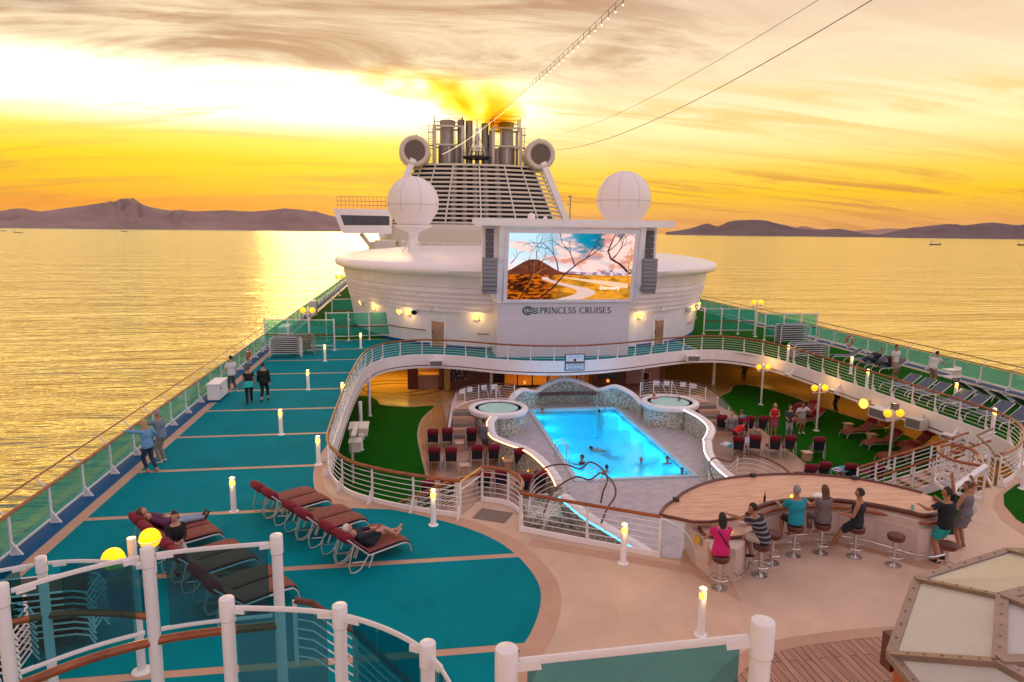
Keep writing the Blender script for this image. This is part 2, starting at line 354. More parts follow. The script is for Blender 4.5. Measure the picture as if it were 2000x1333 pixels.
# ================================================================ SEA, HILLS
SEA = -31.0
def seamat():
    m = bpy.data.materials.new('sea_water'); m.use_nodes = True; n = m.node_tree.nodes; l = m.node_tree.links; b = n['Principled BSDF']
    b.inputs['Base Color'].default_value = (1.0, .77, .13, 1); b.inputs['Metallic'].default_value = .95; b.inputs['Roughness'].default_value = .10; b.inputs['IOR'].default_value = 1.33  # gold of the reflected evening sky put into the water's base colour
    g = n.new('ShaderNodeNewGeometry'); prev = None
    for sc, st, dist, rot in (((.006, .022, 1), .7, 8.0, 20), ((.030, .12, 1), .62, 2.0, 8), ((.10, .50, 1), .42, .34, 16), ((.5, 1.7, 1), .32, .09, 8)):
        mp = n.new('ShaderNodeMapping'); mp.inputs['Scale'].default_value = sc; mp.inputs['Rotation'].default_value = (0, 0, R_(rot)); l.new(g.outputs['Position'], mp.inputs[0])
        t = n.new('ShaderNodeTexNoise'); t.inputs['Scale'].default_value = 1; t.inputs['Detail'].default_value = 5; t.inputs['Roughness'].default_value = .6; t.inputs['Distortion'].default_value = .5; l.new(mp.outputs[0], t.inputs[0])
        bp = n.new('ShaderNodeBump'); bp.inputs['Strength'].default_value = st; bp.inputs['Distance'].default_value = dist; l.new(t.outputs[0], bp.inputs['Height'])
        if prev: l.new(prev, bp.inputs['Normal'])
        prev = bp.outputs[0]
    l.new(prev, b.inputs['Normal'])
    lw = n.new('ShaderNodeLayerWeight'); lw.inputs[0].default_value = .5; l.new(prev, lw.inputs['Normal']); mr = n.new('ShaderNodeMapRange'); mr.interpolation_type = 'SMOOTHSTEP'; l.new(lw.outputs['Facing'], mr.inputs[0]); mr.inputs[1].default_value = .46; mr.inputs[2].default_value = .74
    dp = n.new('ShaderNodeBsdfPrincipled'); dp.inputs['Base Color'].default_value = (.10, .20, .15, 1); dp.inputs['Roughness'].default_value = .15; dp.inputs['IOR'].default_value = 1.33; l.new(prev, dp.inputs['Normal'])
    mx = n.new('ShaderNodeMixShader'); l.new(mr.outputs[0], mx.inputs[0]); l.new(dp.outputs[0], mx.inputs[1]); l.new(b.outputs[0], mx.inputs[2]); l.new(mx.outputs[0], n['Material Output'].inputs['Surface']); return m
s = MB(); nr = 40
radii = [0, 30, 80, 200, 500, 1200, 3000, 8000, 20000, 60000]
vs = [(10, 40, SEA)]; fs = []
for r in radii[1:]:
    for j in range(nr): vs.append((10 + r * math.cos(2 * math.pi * j / nr), 40 + r * math.sin(2 * math.pi * j / nr), SEA))
for j in range(nr): fs.append((0, 1 + j, 1 + (j + 1) % nr))
for i in range(len(radii) - 2):
    for j in range(nr):
        a = 1 + i * nr + j; b_ = 1 + i * nr + (j + 1) % nr; fs.append((a, a + nr, b_ + nr, b_))
s.add(vs, fs); struct('sea', s, seamat(), 'golden evening sea around the ship')
def cam_dir(px, py): return CR @ Vector((px - 1000, py - 666.5, 1333.0))
def ridge(name, prof, dist, mt, label, depth=3400, seed=1, rough=1.0):
    """a real terrain strip: crest along the profile (bearing, height), flanks running down both sides to the water"""
    s = MB(); K = 9; rows = []
    P = interp([(a, b, 0) for a, b in prof], 7)
    for i, p in enumerate(P):
        d = cam_dir(p.x, p.y); hor = Vector((d.x, d.y)).length; hz = 8.2 + d.z / hor * dist
        h = max(hz - SEA, 0.5) ; u = Vector((d.x, d.y)) / hor
        row = []
        for k in range(-K, K + 1):
            q = k / K; f = (1 - abs(q)) ** 1.25
            rr = dist + q * depth + 300 * mnoise.noise(Vector((i * .15, q * 3, seed)))
            hh = h * f * (1 + (0 if k == 0 else .35 * rough * mnoise.noise(Vector((i * .22, q * 5, seed + 5))))) * (1 + .02 * mnoise.noise(Vector((i * .9, 0, seed))))
            row.append((u.x * rr, u.y * rr, SEA - 2 + hh + (0 if abs(k) < K else -8)))
        rows.append(row)
    W = 2 * K + 1; vs = [p for r in rows for p in r]
    fs = [(i * W + k, (i + 1) * W + k, (i + 1) * W + k + 1, i * W + k + 1) for i in range(len(rows) - 1) for k in range(W - 1)]
    s.add(vs, fs, True); struct(name, s, mt, label, 180)
mh = smat('hillside', (.27, .19, .18), .95, var=.35, vscale=.0008, spec=.1); mh3 = smat('hillside_dark', (.15, .11, .12), .95, var=.35, vscale=.0008, spec=.1); mh2 = smat('hillside_far', (.40, .25, .2), .95, var=.1, vscale=.002, spec=.1)  # mh3 is a darker hillside tone for the right-hand hills
ridge('hills', [(-140, 418), (-60, 414), (0, 412), (40, 407), (80, 413), (130, 406), (185, 399), (222, 394), (238, 388), (262, 390), (285, 402), (330, 411), (352, 410), (380, 413), (440, 411), (497, 413), (560, 408), (610, 413), (645, 421), (690, 433), (720, 444), (760, 452)], 20000, mh, 'dark mountain ridge across the bay with a knobbly central peak')
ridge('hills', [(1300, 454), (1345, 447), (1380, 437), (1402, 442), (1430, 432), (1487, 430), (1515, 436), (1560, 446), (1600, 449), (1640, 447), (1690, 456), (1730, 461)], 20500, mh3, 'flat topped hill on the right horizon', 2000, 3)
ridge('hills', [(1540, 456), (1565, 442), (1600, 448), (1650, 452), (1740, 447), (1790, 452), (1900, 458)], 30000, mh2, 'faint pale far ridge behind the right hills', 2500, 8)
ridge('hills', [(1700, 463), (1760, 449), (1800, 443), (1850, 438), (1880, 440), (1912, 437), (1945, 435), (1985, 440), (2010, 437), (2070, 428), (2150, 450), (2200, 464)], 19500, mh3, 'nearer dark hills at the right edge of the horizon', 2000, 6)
# ================================================================ DECK PLAN
XL, XR = -10.3, 32.3
HOLE_L = [(1.35, 18.75), (.2, 19.3), (-.85, 19.95), (-1.9, 20.85), (-2.5, 21.95), (-2.88, 23.3), (-2.98, 25), (-3.02, 28.5), (-3.02, 33), (-2.92, 37.2), (-2.65, 40.7), (-1.84, 43.3), (-.29, 44.6), (1.35, 44.75),
          (3.37, 44.0), (5.86, 42.5), (8.4, 41.72), (11.1, 41.75), (14.2, 42.7), (17.04, 44.0), (19.6, 44.9), (21.8, 44.7), (23.3, 42.8), (23.95, 39.6), (24.05, 35.7), (24.05, 32), (24.0, 29), (23.95, 26.8), (23.85, 24.5), (23.4, 22.8), (22.5, 21.5), (21.5, 20.5), (20.3, 19.6), (19.3, 19.1)]
HL = [(p.x, p.y) for p in interp([(a, b, 0) for a, b in HOLE_L], 4)]
BAR_OUT = [(6.9, 15.5), (7.3, 16.6), (7.9, 17.1), (8.7, 17.45), (10.0, 17.7), (11.5, 17.65), (12.8, 17.2), (13.6, 16.6), (14.1, 15.9)]
HOLE = HL + [(18.6, 18.9), (17.6, 18.4), (17.0, 17.3), (15.6, 16.4), (14.9, 15.9)] + BAR_OUT[::-1] + [(6.2, 15.7), (4.3, 16.75), (2.95, 17.65), (3.1, 18.4), (2.84, 19.4), (2.1, 19.9)]
OUT = [(XL, -25), (XR, -25), (XR, 185), (28, 200), (10.4, 212), (-6, 200), (XL, 185)]
s = MB(); s.sheet([OUT, HOLE], 0.0, True); struct('upper_deck', s, M['creamdeck'], 'cream coloured open deck around the pool well')
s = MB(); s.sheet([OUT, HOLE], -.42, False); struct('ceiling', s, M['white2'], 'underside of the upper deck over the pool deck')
s = MB(); loop = HOLE + [HOLE[0]]
s.ribbon(loop, -.80, -.002, .03); o = s.build('deck_edge_fascia', M['white']); tag(o, 'white curved fascia below the balustrade round the pool opening', 'deck edge')
hw = MB(); hw.tube([(p[0], p[1], -.62) for p in HL], .035, 6); hw.build('trim', M['darkwood'], o)
# hull
s = MB()
hp = [(XL, -25), (XL, 185), (-6, 200), (10.4, 212), (28, 200), (XR, 185), (XR, -25)]
s.ribbon(hp, SEA - 3, -.001, .12); s.ribbon([(XL, -25), (XR, -25)], SEA - 3, -.002, .12)
o = s.build('ship_hull', M['white']); tag(o, 'white side of the cruise ship hull below the open deck', 'hull')
# lower deck floor
s = MB(); BAS = [(7.5, 28.98), (12.98, 28.98), (12.98, 41.44), (7.5, 41.44)]
HT = lambda c, r: [(c[0] + r * math.cos(2 * math.pi * i / 28), c[1] + r * math.sin(2 * math.pi * i / 28)) for i in range(28)]
s.sheet([[(-10.2, 6), (32.2, 6), (32.2, 62), (-10.2, 62)], BAS], -3.0); struct('pool_deck', s, smat('pool_deck_tan', (.42, .27, .19), .42, var=.12, vscale=.8, bump=.1), 'tan floor of the lower pool deck')
def shstripe(name, poly, z, mt, label=None, holes=()):
    s = MB(); s.sheet([poly] + list(holes), z); return struct(name, s, mt, label)
COURT = [(p.x, p.y) for p in interp([(4.55, 36.2, 0), (4.1, 34.3, 0), (4.1, 32.5, 0), (4.6, 31.3, 0), (5.35, 30.3, 0), (5.75, 28.85, 0), (5.97, 27.2, 0), (5.97, 25, 0), (6.4, 23.3, 0), (7.1, 21.6, 0), (7.75, 20.3, 0)], 4)] + [(8.0, 17), (17.0, 17)] + \
        [(p.x, p.y) for p in interp([(14.9, 20.3, 0), (14.1, 22.5, 0), (13.5, 25.0, 0), (13.45, 26.6, 0), (13.55, 28.2, 0), (14.25, 30.3, 0), (15.3, 32.3, 0), (15.6, 34.2, 0), (15.55, 36, 0)], 4)] + [(15, 39), (13.9, 41), (12.5, 42.4), (10.2, 43.6), (7.6, 42.4), (6.1, 41), (5.2, 39)]
shstripe('pool_surround', COURT, -2.992, smat('wet_pebble_floor', (.46, .43, .46), .34, var=.28, vscale=2.6, bump=.8, bscale=9), 'wet grey lavender floor around the pool', [BAS])
TL = [(-9.8, 20), (1.0, 20), (.85, 26), (.62, 30), (.42, 33.3), (.27, 36.9), (.5, 39.8), (.95, 41.6), (1.38, 43.2), (-.1, 43.1), (-1.2, 43.5), (-2.1, 44.1), (-3.0, 46.4), (-9.8, 46.4)]
shstripe('turf', [(p.x, p.y) for p in interp([(a, b, 0) for a, b in TL], 4)], -2.99, M['turf'], 'dark green artificial turf at the left of the pool well')
TR_ = [(16.2, 22), (21.5, 21.5), (24.2, 25.0), (27.5, 30.5), (27.6, 35.7), (27.0, 38.5), (26.2, 44.0), (25.2, 46.8), (23.9, 46.9), (22.8, 45.2), (21.1, 43.5), (20.1, 41.2), (20.2, 36.9), (19.7, 33), (19.3, 30), (18.6, 27), (17.2, 24.5)]
shstripe('turf', [(p.x, p.y) for p in interp([(a, b, 0) for a, b in TR_], 4)], -2.99, M['turf'], 'green artificial turf at the right of the pool well')
amb = smat('amber_stone_floor', (.42, .25, .10), .2, var=.15, vscale=1.0)
s = MB()
for r_ in (1.6, 2.5): s.tube([(-1.2 + r_ * 1.4 * math.cos(a), 48.6 + r_ * math.sin(a), -2.982) for a in [i * math.pi / 24 for i in range(48)]], .12, 4, True, flat=(1, .04))
struct('floor_inlay', s, smat('dark_inlay', (.10, .07, .03), .3), 'dark curved inlay lines in the amber floor at left')
shstripe('corridor_floor', [(-10, 46.6), (-2.9, 46.6), (-2, 44.3), (-.1, 43.25), (1.5, 43.3), (2.0, 43.3), (2.0, 60), (-10, 60)], -2.984, amb, 'glossy amber floor under the deck at left')
shstripe('corridor_floor', [(1.0, 30.2), (2.0, 38), (2.0, 43.2), (1.5, 43.2), (1.1, 41.6), (.6, 39.6), (.4, 36.9), (.55, 33.3), (.75, 30.5)], -2.986, woodmat('teak_walk', C(160, 108, 66), C(190, 135, 85), (10, 1, 1), .4, plank=.14, axis=1), 'teak plank walkway beside the left turf')
shstripe('corridor_floor', [(20, 44), (21.1, 43.7), (22.7, 45.4), (23.8, 47.1), (25.3, 47.1), (26.4, 44.2), (27.2, 38.5), (27.8, 35.7), (27.7, 30.3), (24.4, 24.8), (32, 24.8), (32, 60), (18, 60), (18, 46)], -2.986, amb, 'glossy amber floor under the deck at right')
# ---- upper deck colours
ARC = [(2.1, 12.3), (2.43, 12.9), (2.8, 13.9), (2.9, 14.9), (2.62, 16.2), (2.14, 17.2), (1.37, 18.1), (.22, 19.0), (-.87, 19.66), (-1.9, 19.82)]
LEFTB = [(-1.6, 4), (.2, 8.5), (1.5, 11)] + ARC + [(-2.6, 20.4), (-3.05, 21.3), (-3.3, 22.6), (-3.4, 24), (-3.32, 25.5), (-3.16, 27.5), (-3.14, 33), (-3.05, 37.2), (-2.8, 40.7)]
def off(pts, d):
    out = []
    for i in range(len(pts)):
        a = Vector(pts[max(i - 1, 0)]); b = Vector(pts[min(i + 1, len(pts) - 1)]); t_ = (b - a).normalized(); out.append((pts[i][0] + t_.y * d, pts[i][1] - t_.x * d))
    return out
LB = [(p.x, p.y) for p in interp([(a, b, 0) for a, b in LEFTB], 4)]
k19 = min(range(len(LB)), key=lambda i: abs(LB[i][0] + 1.9) + abs(LB[i][1] - 19.82))
tanp = off(LB[:k19 + 1], .46) + [(-2.45, 20.75), (-2.8, 21.6), (-3.0, 22.6), (-3.08, 23.5)] + [(-3.1, 25), (-3.12, 33), (-3.0, 37.2), (-2.74, 40.7)]
shstripe('deck_strip', [(-9.55, 4)] + tanp + [(-2.74, 64), (-9.55, 64)], .004, M['tan'], 'tan pink border strips of the left teal deck')
shstripe('waterway', [(-10.2, -20), (-9.55, -20), (-9.55, 150), (-10.2, 150)], .004, M['blue'], 'blue painted waterway along the left rail')
shstripe('waterway', [(31.5, -20), (32.2, -20), (32.2, 150), (31.5, 150)], .004, M['blue'], 'blue painted waterway along the right rail')
def xat(y):
    b = 1e9
    for i in range(len(LB) - 1):
        y0, y1 = LB[i][1], LB[i + 1][1]
        if (y0 - y) * (y1 - y) <= 0 and abs(y1 - y0) > 1e-6: b = min(b, LB[i][0] + (LB[i + 1][0] - LB[i][0]) * (y - y0) / (y1 - y0))
    return b
rows = [4.3, 8.4, 12.35, 16.22, 19.9, 23.8, 27.75, 31.8, 35.8, 39.9]
s = MB()
for a, b in zip(rows[:-1], rows[1:]):
    hw_ = .11; n_ = 14; rt = [(xat(a + hw_ + (b - a - 2 * hw_) * i / n_), a + hw_ + (b - a - 2 * hw_) * i / n_) for i in range(n_ + 1)]
    s.sheet([[(-9.2, a + hw_)] + rt + [(-9.2, b - hw_)]], .008)
back = [p for p in HL if p[1] > 40.6 and p[0] < 20.2]
s.sheet([[(-9.2, 40.01), (-2.85, 40.01)] + [(p[0] + (-.12 if p[0] < -1.9 else 0), p[1] + (.12 if p[0] >= -1.9 else 0)) for p in back] + [(20.3, 60), (2, 60), (2, 52.1), (-9.2, 52.1)]], .008)
struct('teal_deck', s, M['teal'], 'teal coated deck panels on the left side')
s = MB()
for y in (43.98, 48.0): s.box((-5.9, y, .0125), (6.1, .16, .005))
struct('deck_strip', s, M['tan'], 'thin tan cross lines on the far teal deck')
shstripe('green_deck', [(-9.2, 52.3), (0, 52.3), (0, 56), (-9.2, 56)], .008, M['turf'], 'green deck band on the far left')
shstripe('teal_deck', [(-9.2, 56.1), (0, 56.1), (0, 59.6), (-9.2, 59.6)], .008, M['teal'], 'teal deck band on the far left')
shstripe('green_deck', [(-9.2, 59.7), (-2, 59.7), (-2, 150), (-9.2, 150)], .008, M['turf'], 'green deck running forward on the left')
GR = [(20.32, 45.6), (21.9, 44.9)] + [(p[0] + .1, p[1]) for p in HL if p[0] > 23.3 and p[1] < 42.9 and p[1] > 22.9] + [(23.9, 22.4), (23.4, 20.9), (22.2, 20.1), (21.1, 19.6), (19.9, 19.05), (18.85, 18.4), (18.1, 17.6), (17.55, 16.6), (17.3, 15.4), (17.35, 14.1), (17.9, 12.9), (19, 11), (20.5, 8.4), (23, 4), (31, 4), (31, 60), (20.32, 60)]
shstripe('turf', GR, .008, M['turf'], 'green artificial turf of the right upper deck')
shstripe('green_deck', [(24, 60), (31, 60), (31, 150), (24, 150)], .008, M['turf'], 'green deck running forward on the right')
s = MB(); ed = GR[4:]; ed = [(23.6, 21.8), (23.0, 20.6), (22.0, 19.85), (20.9, 19.35), (19.75, 18.8), (18.65, 18.15), (17.85, 17.4), (17.28, 16.5), (17.03, 15.4), (17.08, 14.0), (17.6, 12.7), (18.75, 10.8)]
i_ = off(ed, .25); o_ = off(ed, -.25); s.sheet([i_ + o_[::-1]], .004); struct('deck_strip', s, M['tan'], 'tan border strip of the right turf')
s = MB(); bf = [(7.3, 13.35), (7.55, 14.35), (8.1, 15.0), (8.9, 15.5), (9.7, 15.75), (10.5, 15.8), (11.3, 15.6), (12.0, 15.05), (12.6, 14.2), (13.3, 14.2), (13.8, 15.0), (13.8, 15.9), (7.0, 16.0), (6.6, 15.2), (3.2, 17.1), (3.0, 16.75), (6.7, 14.75)]
s.sheet([bf], .004); struct('deck_strip', s, M['tan'], 'tan floor margin under the bar front')
s = MB(); ek = [(p.x, p.y) for p in interp([(4.6, 9.2, 0), (5.6, 10.6, 0), (6.8, 11.45, 0), (8.4, 11.72, 0), (10.5, 11.7, 0), (13, 11.2, 0), (15, 9.5, 0)], 5)]
s.sheet([ek + [(15, 4), (4.6, 4)]], .004); struct('teak_deck', s, M['teak'], 'teak planked floor at the near right')
s = MB(); a_ = off(ek, -.28); b_ = off(ek, .05); s.sheet([a_ + b_[::-1]], .008); struct('deck_strip', s, M['tan'], 'tan curb strip edging the teak planks')
# ================================================================ LOWER DECK ARCHITECTURE
# back facade under the oval house
fa = thing('deck_facade', 'recessed entrance front with lit doors under the deck behind the pool', 'building front', (0, -1.25, 0))
s = MB(); s.box((4.1, 49.2, -1.7), (4.2, .3, 2.55)); s.box((15.8, 49.2, -1.7), (5.4, .3, 2.55)); s.box((9.7, 49.2, -.62), (6.9, .3, .35)); s.box((2.1, 54.5, -1.7), (.3, 10.4, 2.55)); s.box((18.6, 50.2, -1.7), (.3, 2.3, 2.55))
s.build('wall', smat('red_brown_panel', (.20, .075, .045), .35, var=.15, vscale=1.5), fa)
s = MB(); s.box((17.0, 49.0, -1.65), (2.6, .04, 2.4)); s.build('panel', smat('pink_panel', (.42, .25, .22), .5), fa)
for x0, x1, nm in ((2.5, 3.9, 'picture'), (4.3, 5.2, 'picture')):
    s = MB(); s.box(((x0 + x1) / 2, 49.0, -1.55), (x1 - x0, .05, 1.5 if x0 < 3 else .8)); mm = bpy.data.materials.new('speckled_glass'); mm.use_nodes = True; nn = mm.node_tree
    vv = nn.nodes.new('ShaderNodeTexNoise'); vv.inputs['Scale'].default_value = 9; g_ = nn.nodes.new('ShaderNodeNewGeometry'); nn.links.new(g_.outputs['Position'], vv.inputs[0]); rr = nn.nodes.new('ShaderNodeValToRGB'); rr.color_ramp.elements[0].position = .52; rr.color_ramp.elements[1].position = .62
    rr.color_ramp.elements[0].color = (.02, .02, .03, 1); rr.color_ramp.elements[1].color = (.5, .5, .55, 1); nn.links.new(vv.outputs[0], rr.inputs[0]); nn.links.new(rr.outputs[0], nn.nodes['Principled BSDF'].inputs['Base Color'])
    s.build(nm, mm, fa)
for x0, x1 in ((13.7, 15.4),):
    s = MB(); s.box(((x0 + x1) / 2, 48.98, -1.55), (x1 - x0, .06, 1.9)); s.build('window', M['paneglass'], fa)
s = MB(); s.box((9.7, 54, -1.7), (8, .2, 2.5)); s.build('lobby_wall', smat('lobby_wall', (.55, .32, .08), .5, var=.25, vscale=1.2), fa)
for i, x in enumerate((6.5, 7.6, 8.7, 9.8, 10.9, 12.0, 13.0)):
    s = MB(); s.box((x, 49.1, -1.8), (.08, .08, 2.3)); s.build('door_frame', M['dark'], fa)
s = MB(); s.box((9.75, 49.1, -1.05), (6.6, .06, .07)); s.box((9.75, 49.1, -2.9), (6.6, .06, .15)); s.build('transom', M['dark'], fa)
for x in (7.05, 8.15, 9.25, 10.35, 11.45, 12.5):
    s = MB(); s.box((x, 49.1, -1.95), (1.0, .015, 1.75)); s.build('pane', glassmat('amber_glass', (.9, .75, .5)), fa) if x < 7.1 else inst('pane', [c for c in col.objects if c.name == 'pane'][0].data, fa, (x - 7.05, 0, 0))
for x in (7.0, 8.6, 10.1, 11.6):
    s = MB(); s.box((x, 51.5, -.46), (.9, .35, .05)); s.build('ceiling_light', M['lamp'], fa)
light('lobby_light', 'AREA', (9.7, 51.6, -.55), 170, (1, .55, .12), fa, 5, sy=3)
s = MB()
for j in range(26):
    x = 5.6 + .35 * (j % 5) + .05 * (j % 3) if j < 13 else 13.9 + .1 * j % 1.3
s.box((6.2, 49.02, -1.7), (.9, .04, 2.2)); s.build('curtain', smat('bead_curtain', (.03, .02, .02), .3, var=.6, vscale=9, stretch=(8, 1, 1)), fa)
# left lit alcove
al = thing('snack_bar', 'yellow lit counter alcove under the deck at the left', 'counter', (0, 0, 0))
s = MB(); s.box((-4, 57.0, -1.7), (12, .2, 2.55)); s.build('wall', smat('alcove_wall', (.42, .28, .10), .4, var=.3, vscale=1.0), al)
s = MB(); s.box((1.35, 48.6, -2.5), (1.8, .8, 1.0)); s.box((1.35, 48.5, -1.97), (1.9, 1.0, .06)); s.box((1.35, 49.7, -1.7), (2.2, .1, 2.55)); s.build('counter', M['tan'], al)
s = MB(); s.box((1.35, 48.7, -1.05), (1.8, .6, .08)); s.box((1.35, 48.38, -1.05), (1.75, .04, .1)); s.build('light_shelf', M['lamp'], al)
s = MB(); s.box((.1, 48.5, -2.2), (.75, .8, 1.6)); s.build('cabinet', smat('maroon_cabinet', (.16, .03, .02), .3), al)
s = MB(); s.box((2.5, 47.5, -1.7), (.4, .35, 2.55)); s.build('pillar', smat('ochre_pillar', (.55, .36, .08), .4), al)
light('alcove_light', 'AREA', (-2.0, 50.5, -.5), 330, (1, .55, .06), al, 5, sy=5)
light('alcove_light', 'AREA', (1.35, 47.9, -.6), 16, (1, .6, .08), al, 3, sy=.5)
# side walls of the lower deck with windows and warm ceiling lights on the right side
sw = thing('side_windows', 'row of windows in the outer wall under the right deck', 'windows', (0, 0, 0))
s = MB(); s.box((31.9, 38, -1.7), (.2, 56, 2.55)); s.build('wall', smat('side_wall', (.38, .27, .14), .4, var=.2), sw)
for i, y in enumerate(range(22, 58, 3)):
    s = MB(); s.box((31.78, y, -1.55), (.05, 2.3, 1.5)); s.build('window', M['paneglass'], sw)
for y in (27, 33, 39, 45, 51):
    s = MB(); s.lathe([(.16, -.44), (.16, -.47)], 12, (28.6, y, 0)); s.build('downlight', M['lamp'], sw); light('downlight_beam', 'POINT', (28.6, y, -.75), 62, (1, .55, .1), sw, .18)
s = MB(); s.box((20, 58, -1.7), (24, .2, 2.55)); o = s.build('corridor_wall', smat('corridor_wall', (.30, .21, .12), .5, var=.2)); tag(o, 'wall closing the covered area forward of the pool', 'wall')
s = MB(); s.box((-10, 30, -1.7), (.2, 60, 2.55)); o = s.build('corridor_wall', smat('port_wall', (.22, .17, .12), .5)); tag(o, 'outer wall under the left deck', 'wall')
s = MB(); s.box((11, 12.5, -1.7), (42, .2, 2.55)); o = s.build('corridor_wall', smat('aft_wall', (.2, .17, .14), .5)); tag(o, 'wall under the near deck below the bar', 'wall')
def column(x, y, label, r=.11, z1=-.43):
    s = MB(); s.lathe([(r * 1.5, -3), (r * 1.5, -2.96), (r, -2.94), (r, z1)], 14, (x, y, 0)); o = s.build('column', M['white']); tag(o, label, 'column', 'white round columns under the deck')
column(5.5, 46.2, 'white column left of the hot tub railing'); column(9.6, 46.3, 'white column behind the hump wall, left one'); column(12.0, 46.3, 'white column behind the hump wall, right one')
column(16.5, 46.3, 'white column beside the right hot tub railing'); column(22.5, 47.5, 'white column in the amber passage at right')
column(-2.55, 41.2, 'thin white post on the left turf by the amber floor', .09); column(-2.6, 34.6, 'short white post under the left rescue locker', .09)
# ================================================================ POOL
pl = thing('swimming_pool', 'bright turquoise rectangular swimming pool in the middle of the deck well', 'swimming pool', (0, 0, 0))
s = MB(); x0, y0 = BAS[0]; x1, y1 = BAS[2]; zb = -4.7
s.add([(x0, y0, zb), (x1, y0, zb), (x1, y1, zb), (x0, y1, zb)], [(0, 1, 2, 3)])
for a, b in (((x0, y0), (x1, y0)), ((x1, y0), (x1, y1)), ((x1, y1), (x0, y1)), ((x0, y1), (x0, y0))):
    s.add([(a[0], a[1], zb), (b[0], b[1], zb), (b[0], b[1], -3), (a[0], a[1], -3)], [(0, 1, 2, 3)])
s.build('basin', smat('pool_tile', (.30, .78, .90), .5), pl)
s = MB(); w_ = .22
for c, d in ((((x0 + x1) / 2, y0 - w_ / 2), (x1 - x0 + 2 * w_, w_)), (((x0 + x1) / 2, y1 + w_ / 2), (x1 - x0 + 2 * w_, w_)), ((x0 - w_ / 2, (y0 + y1) / 2), (w_, y1 - y0)), ((x1 + w_ / 2, (y0 + y1) / 2), (w_, y1 - y0))):
    s.box((c[0], c[1], -2.96), (d[0], d[1], .08))
s.build('coping', smat('pool_coping', (.45, .60, .66), .35), pl)
s = MB(); s.box(((x0 + x1) / 2, y1 - .012, -3.22), (x1 - x0, .02, .2)); s.box((x1 - .012, (y0 + y1) / 2, -3.22), (.02, y1 - y0, .2)); s.build('tile_band', smat('navy_tile_band', (.01, .05, .12), .3, var=.5, vscale=6), pl)
def watermat(name, tint, gl=.8, bs=1.6, st=.35):
    m = glassmat(name, tint, .1, .02); n = m.node_tree.nodes; l = m.node_tree.links
    g = n.new('ShaderNodeNewGeometry'); t = n.new('ShaderNodeTexNoise'); t.inputs['Scale'].default_value = bs; t.inputs['Detail'].default_value = 4; t.inputs['Distortion'].default_value = .6; l.new(g.outputs['Position'], t.inputs[0])
    bp = n.new('ShaderNodeBump'); bp.inputs['Strength'].default_value = st; bp.inputs['Distance'].default_value = .12; l.new(t.outputs[0], bp.inputs['Height'])
    for q in n:
        if q.type in ('BSDF_GLOSSY', 'FRESNEL'): l.new(bp.outputs[0], q.inputs['Normal'])
    return m
s = MB(); s.add([(x0, y0, -3.12), (x1, y0, -3.12), (x1, y1, -3.12), (x0, y1, -3.12)], [(0, 1, 2, 3)]); pw = watermat('pool_water', (.06, .80, .98)); n = pw.node_tree.nodes; l = pw.node_tree.links; tl_ = n.new('ShaderNodeBsdfTranslucent'); tl_.inputs[0].default_value = (.10, .72, .85, 1); ms_ = n.new('ShaderNodeMixShader'); ms_.inputs[0].default_value = .55; trn = [q for q in n if q.type == 'BSDF_TRANSPARENT'][0]; mxn = [q for q in n if q.type == 'MIX_SHADER' and q != ms_][0]
l.new(trn.outputs[0], ms_.inputs[1]); l.new(tl_.outputs[0], ms_.inputs[2]); l.new(ms_.outputs[0], mxn.inputs[1]); s.build('water_surface', pw, pl)
for i in range(5):
    for xx in (x0 + .35, x1 - .35):
        light('underwater_light', 'POINT', (xx, y0 + 1.2 + i * 2.5, -3.75), 38, (.08, .72, 1.0), pl, .25)
for xx in (9.3, 11.2): light('underwater_light', 'POINT', (xx, y0 + .5, -3.8), 28, (.08, .72, 1.0), pl, .25)
def ladder(x, y, ang, label, group=None):
    t_ = thing('pool_ladder', label, 'pool ladder', (x, y, -3), ang)
    for sx_ in (-.27, .27):
        s = MB(); pts = [(sx_, -.55, 0), (sx_, -.52, .45)] + [(sx_, -.22 - .30 * math.cos(q), .55 + .38 * math.sin(q)) for q in [i * math.pi / 8 for i in range(9)]] + [(sx_, .08, .3), (sx_, .08, -.95)]
        s.tube(pts, .026, 8); s.build('handrail', M['chrome'], t_)
    for z in (-.3, -.6, -.9):
        s = MB(); s.box((0, .1, z), (.54, .1, .03)); s.build('step', M['chrome'], t_)
    return t_
ladder(12.0, 41.3, R_(180), 'steel ladder at the far right corner of the pool'); ladder(7.6, 32.0, R_(-90), 'steel ladder at the near left side of the pool')
# hot tubs
def tub(cx, cy, label):
    t_ = thing('hot_tub', label, 'hot tub', (cx, cy, -3))
    s = MB(); s.lathe([(1.52, 0), (1.52, 1.1)], 48); s.build('mosaic_wall', M['mosaic'], t_)
    s = MB(); s.lathe([(1.5, 1.05), (1.66, 1.08), (1.72, 1.2), (1.69, 1.33), (1.55, 1.4), (1.38, 1.37), (1.33, 1.28), (1.33, 1.1)], 48); s.build('rim', M['white'], t_)
    s = MB(); s.lathe([(1.31, 1.3), (1.31, .4), (.9, .4), (.9, .0), (0, .0)], 40); s.build('basin', smat('tub_tile', (.42, .75, .68), .4), t_)
    s = MB(); s.lathe([(1.325, 1.26), (1.325, 1.30), (1.13, 1.30), (1.13, 1.26)], 40); s.build('tile_ring', smat('tub_ring', (.01, .42, .44), .3), t_)
    s = MB(); s.lathe([(0, 1.22), (1.3, 1.22)], 32); s.build('water_surface', watermat('tub_water', (.45, .85, .80), bs=4, st=.6), t_)
    light('tub_light', 'POINT', (0, 0, .75), 20, (.45, .95, .85), t_, .2)
    return t_
tub(4.87, 37.45, 'empty round hot tub at the left of the pool'); tub(15.2, 37.75, 'round hot tub with bathers at the right of the pool')
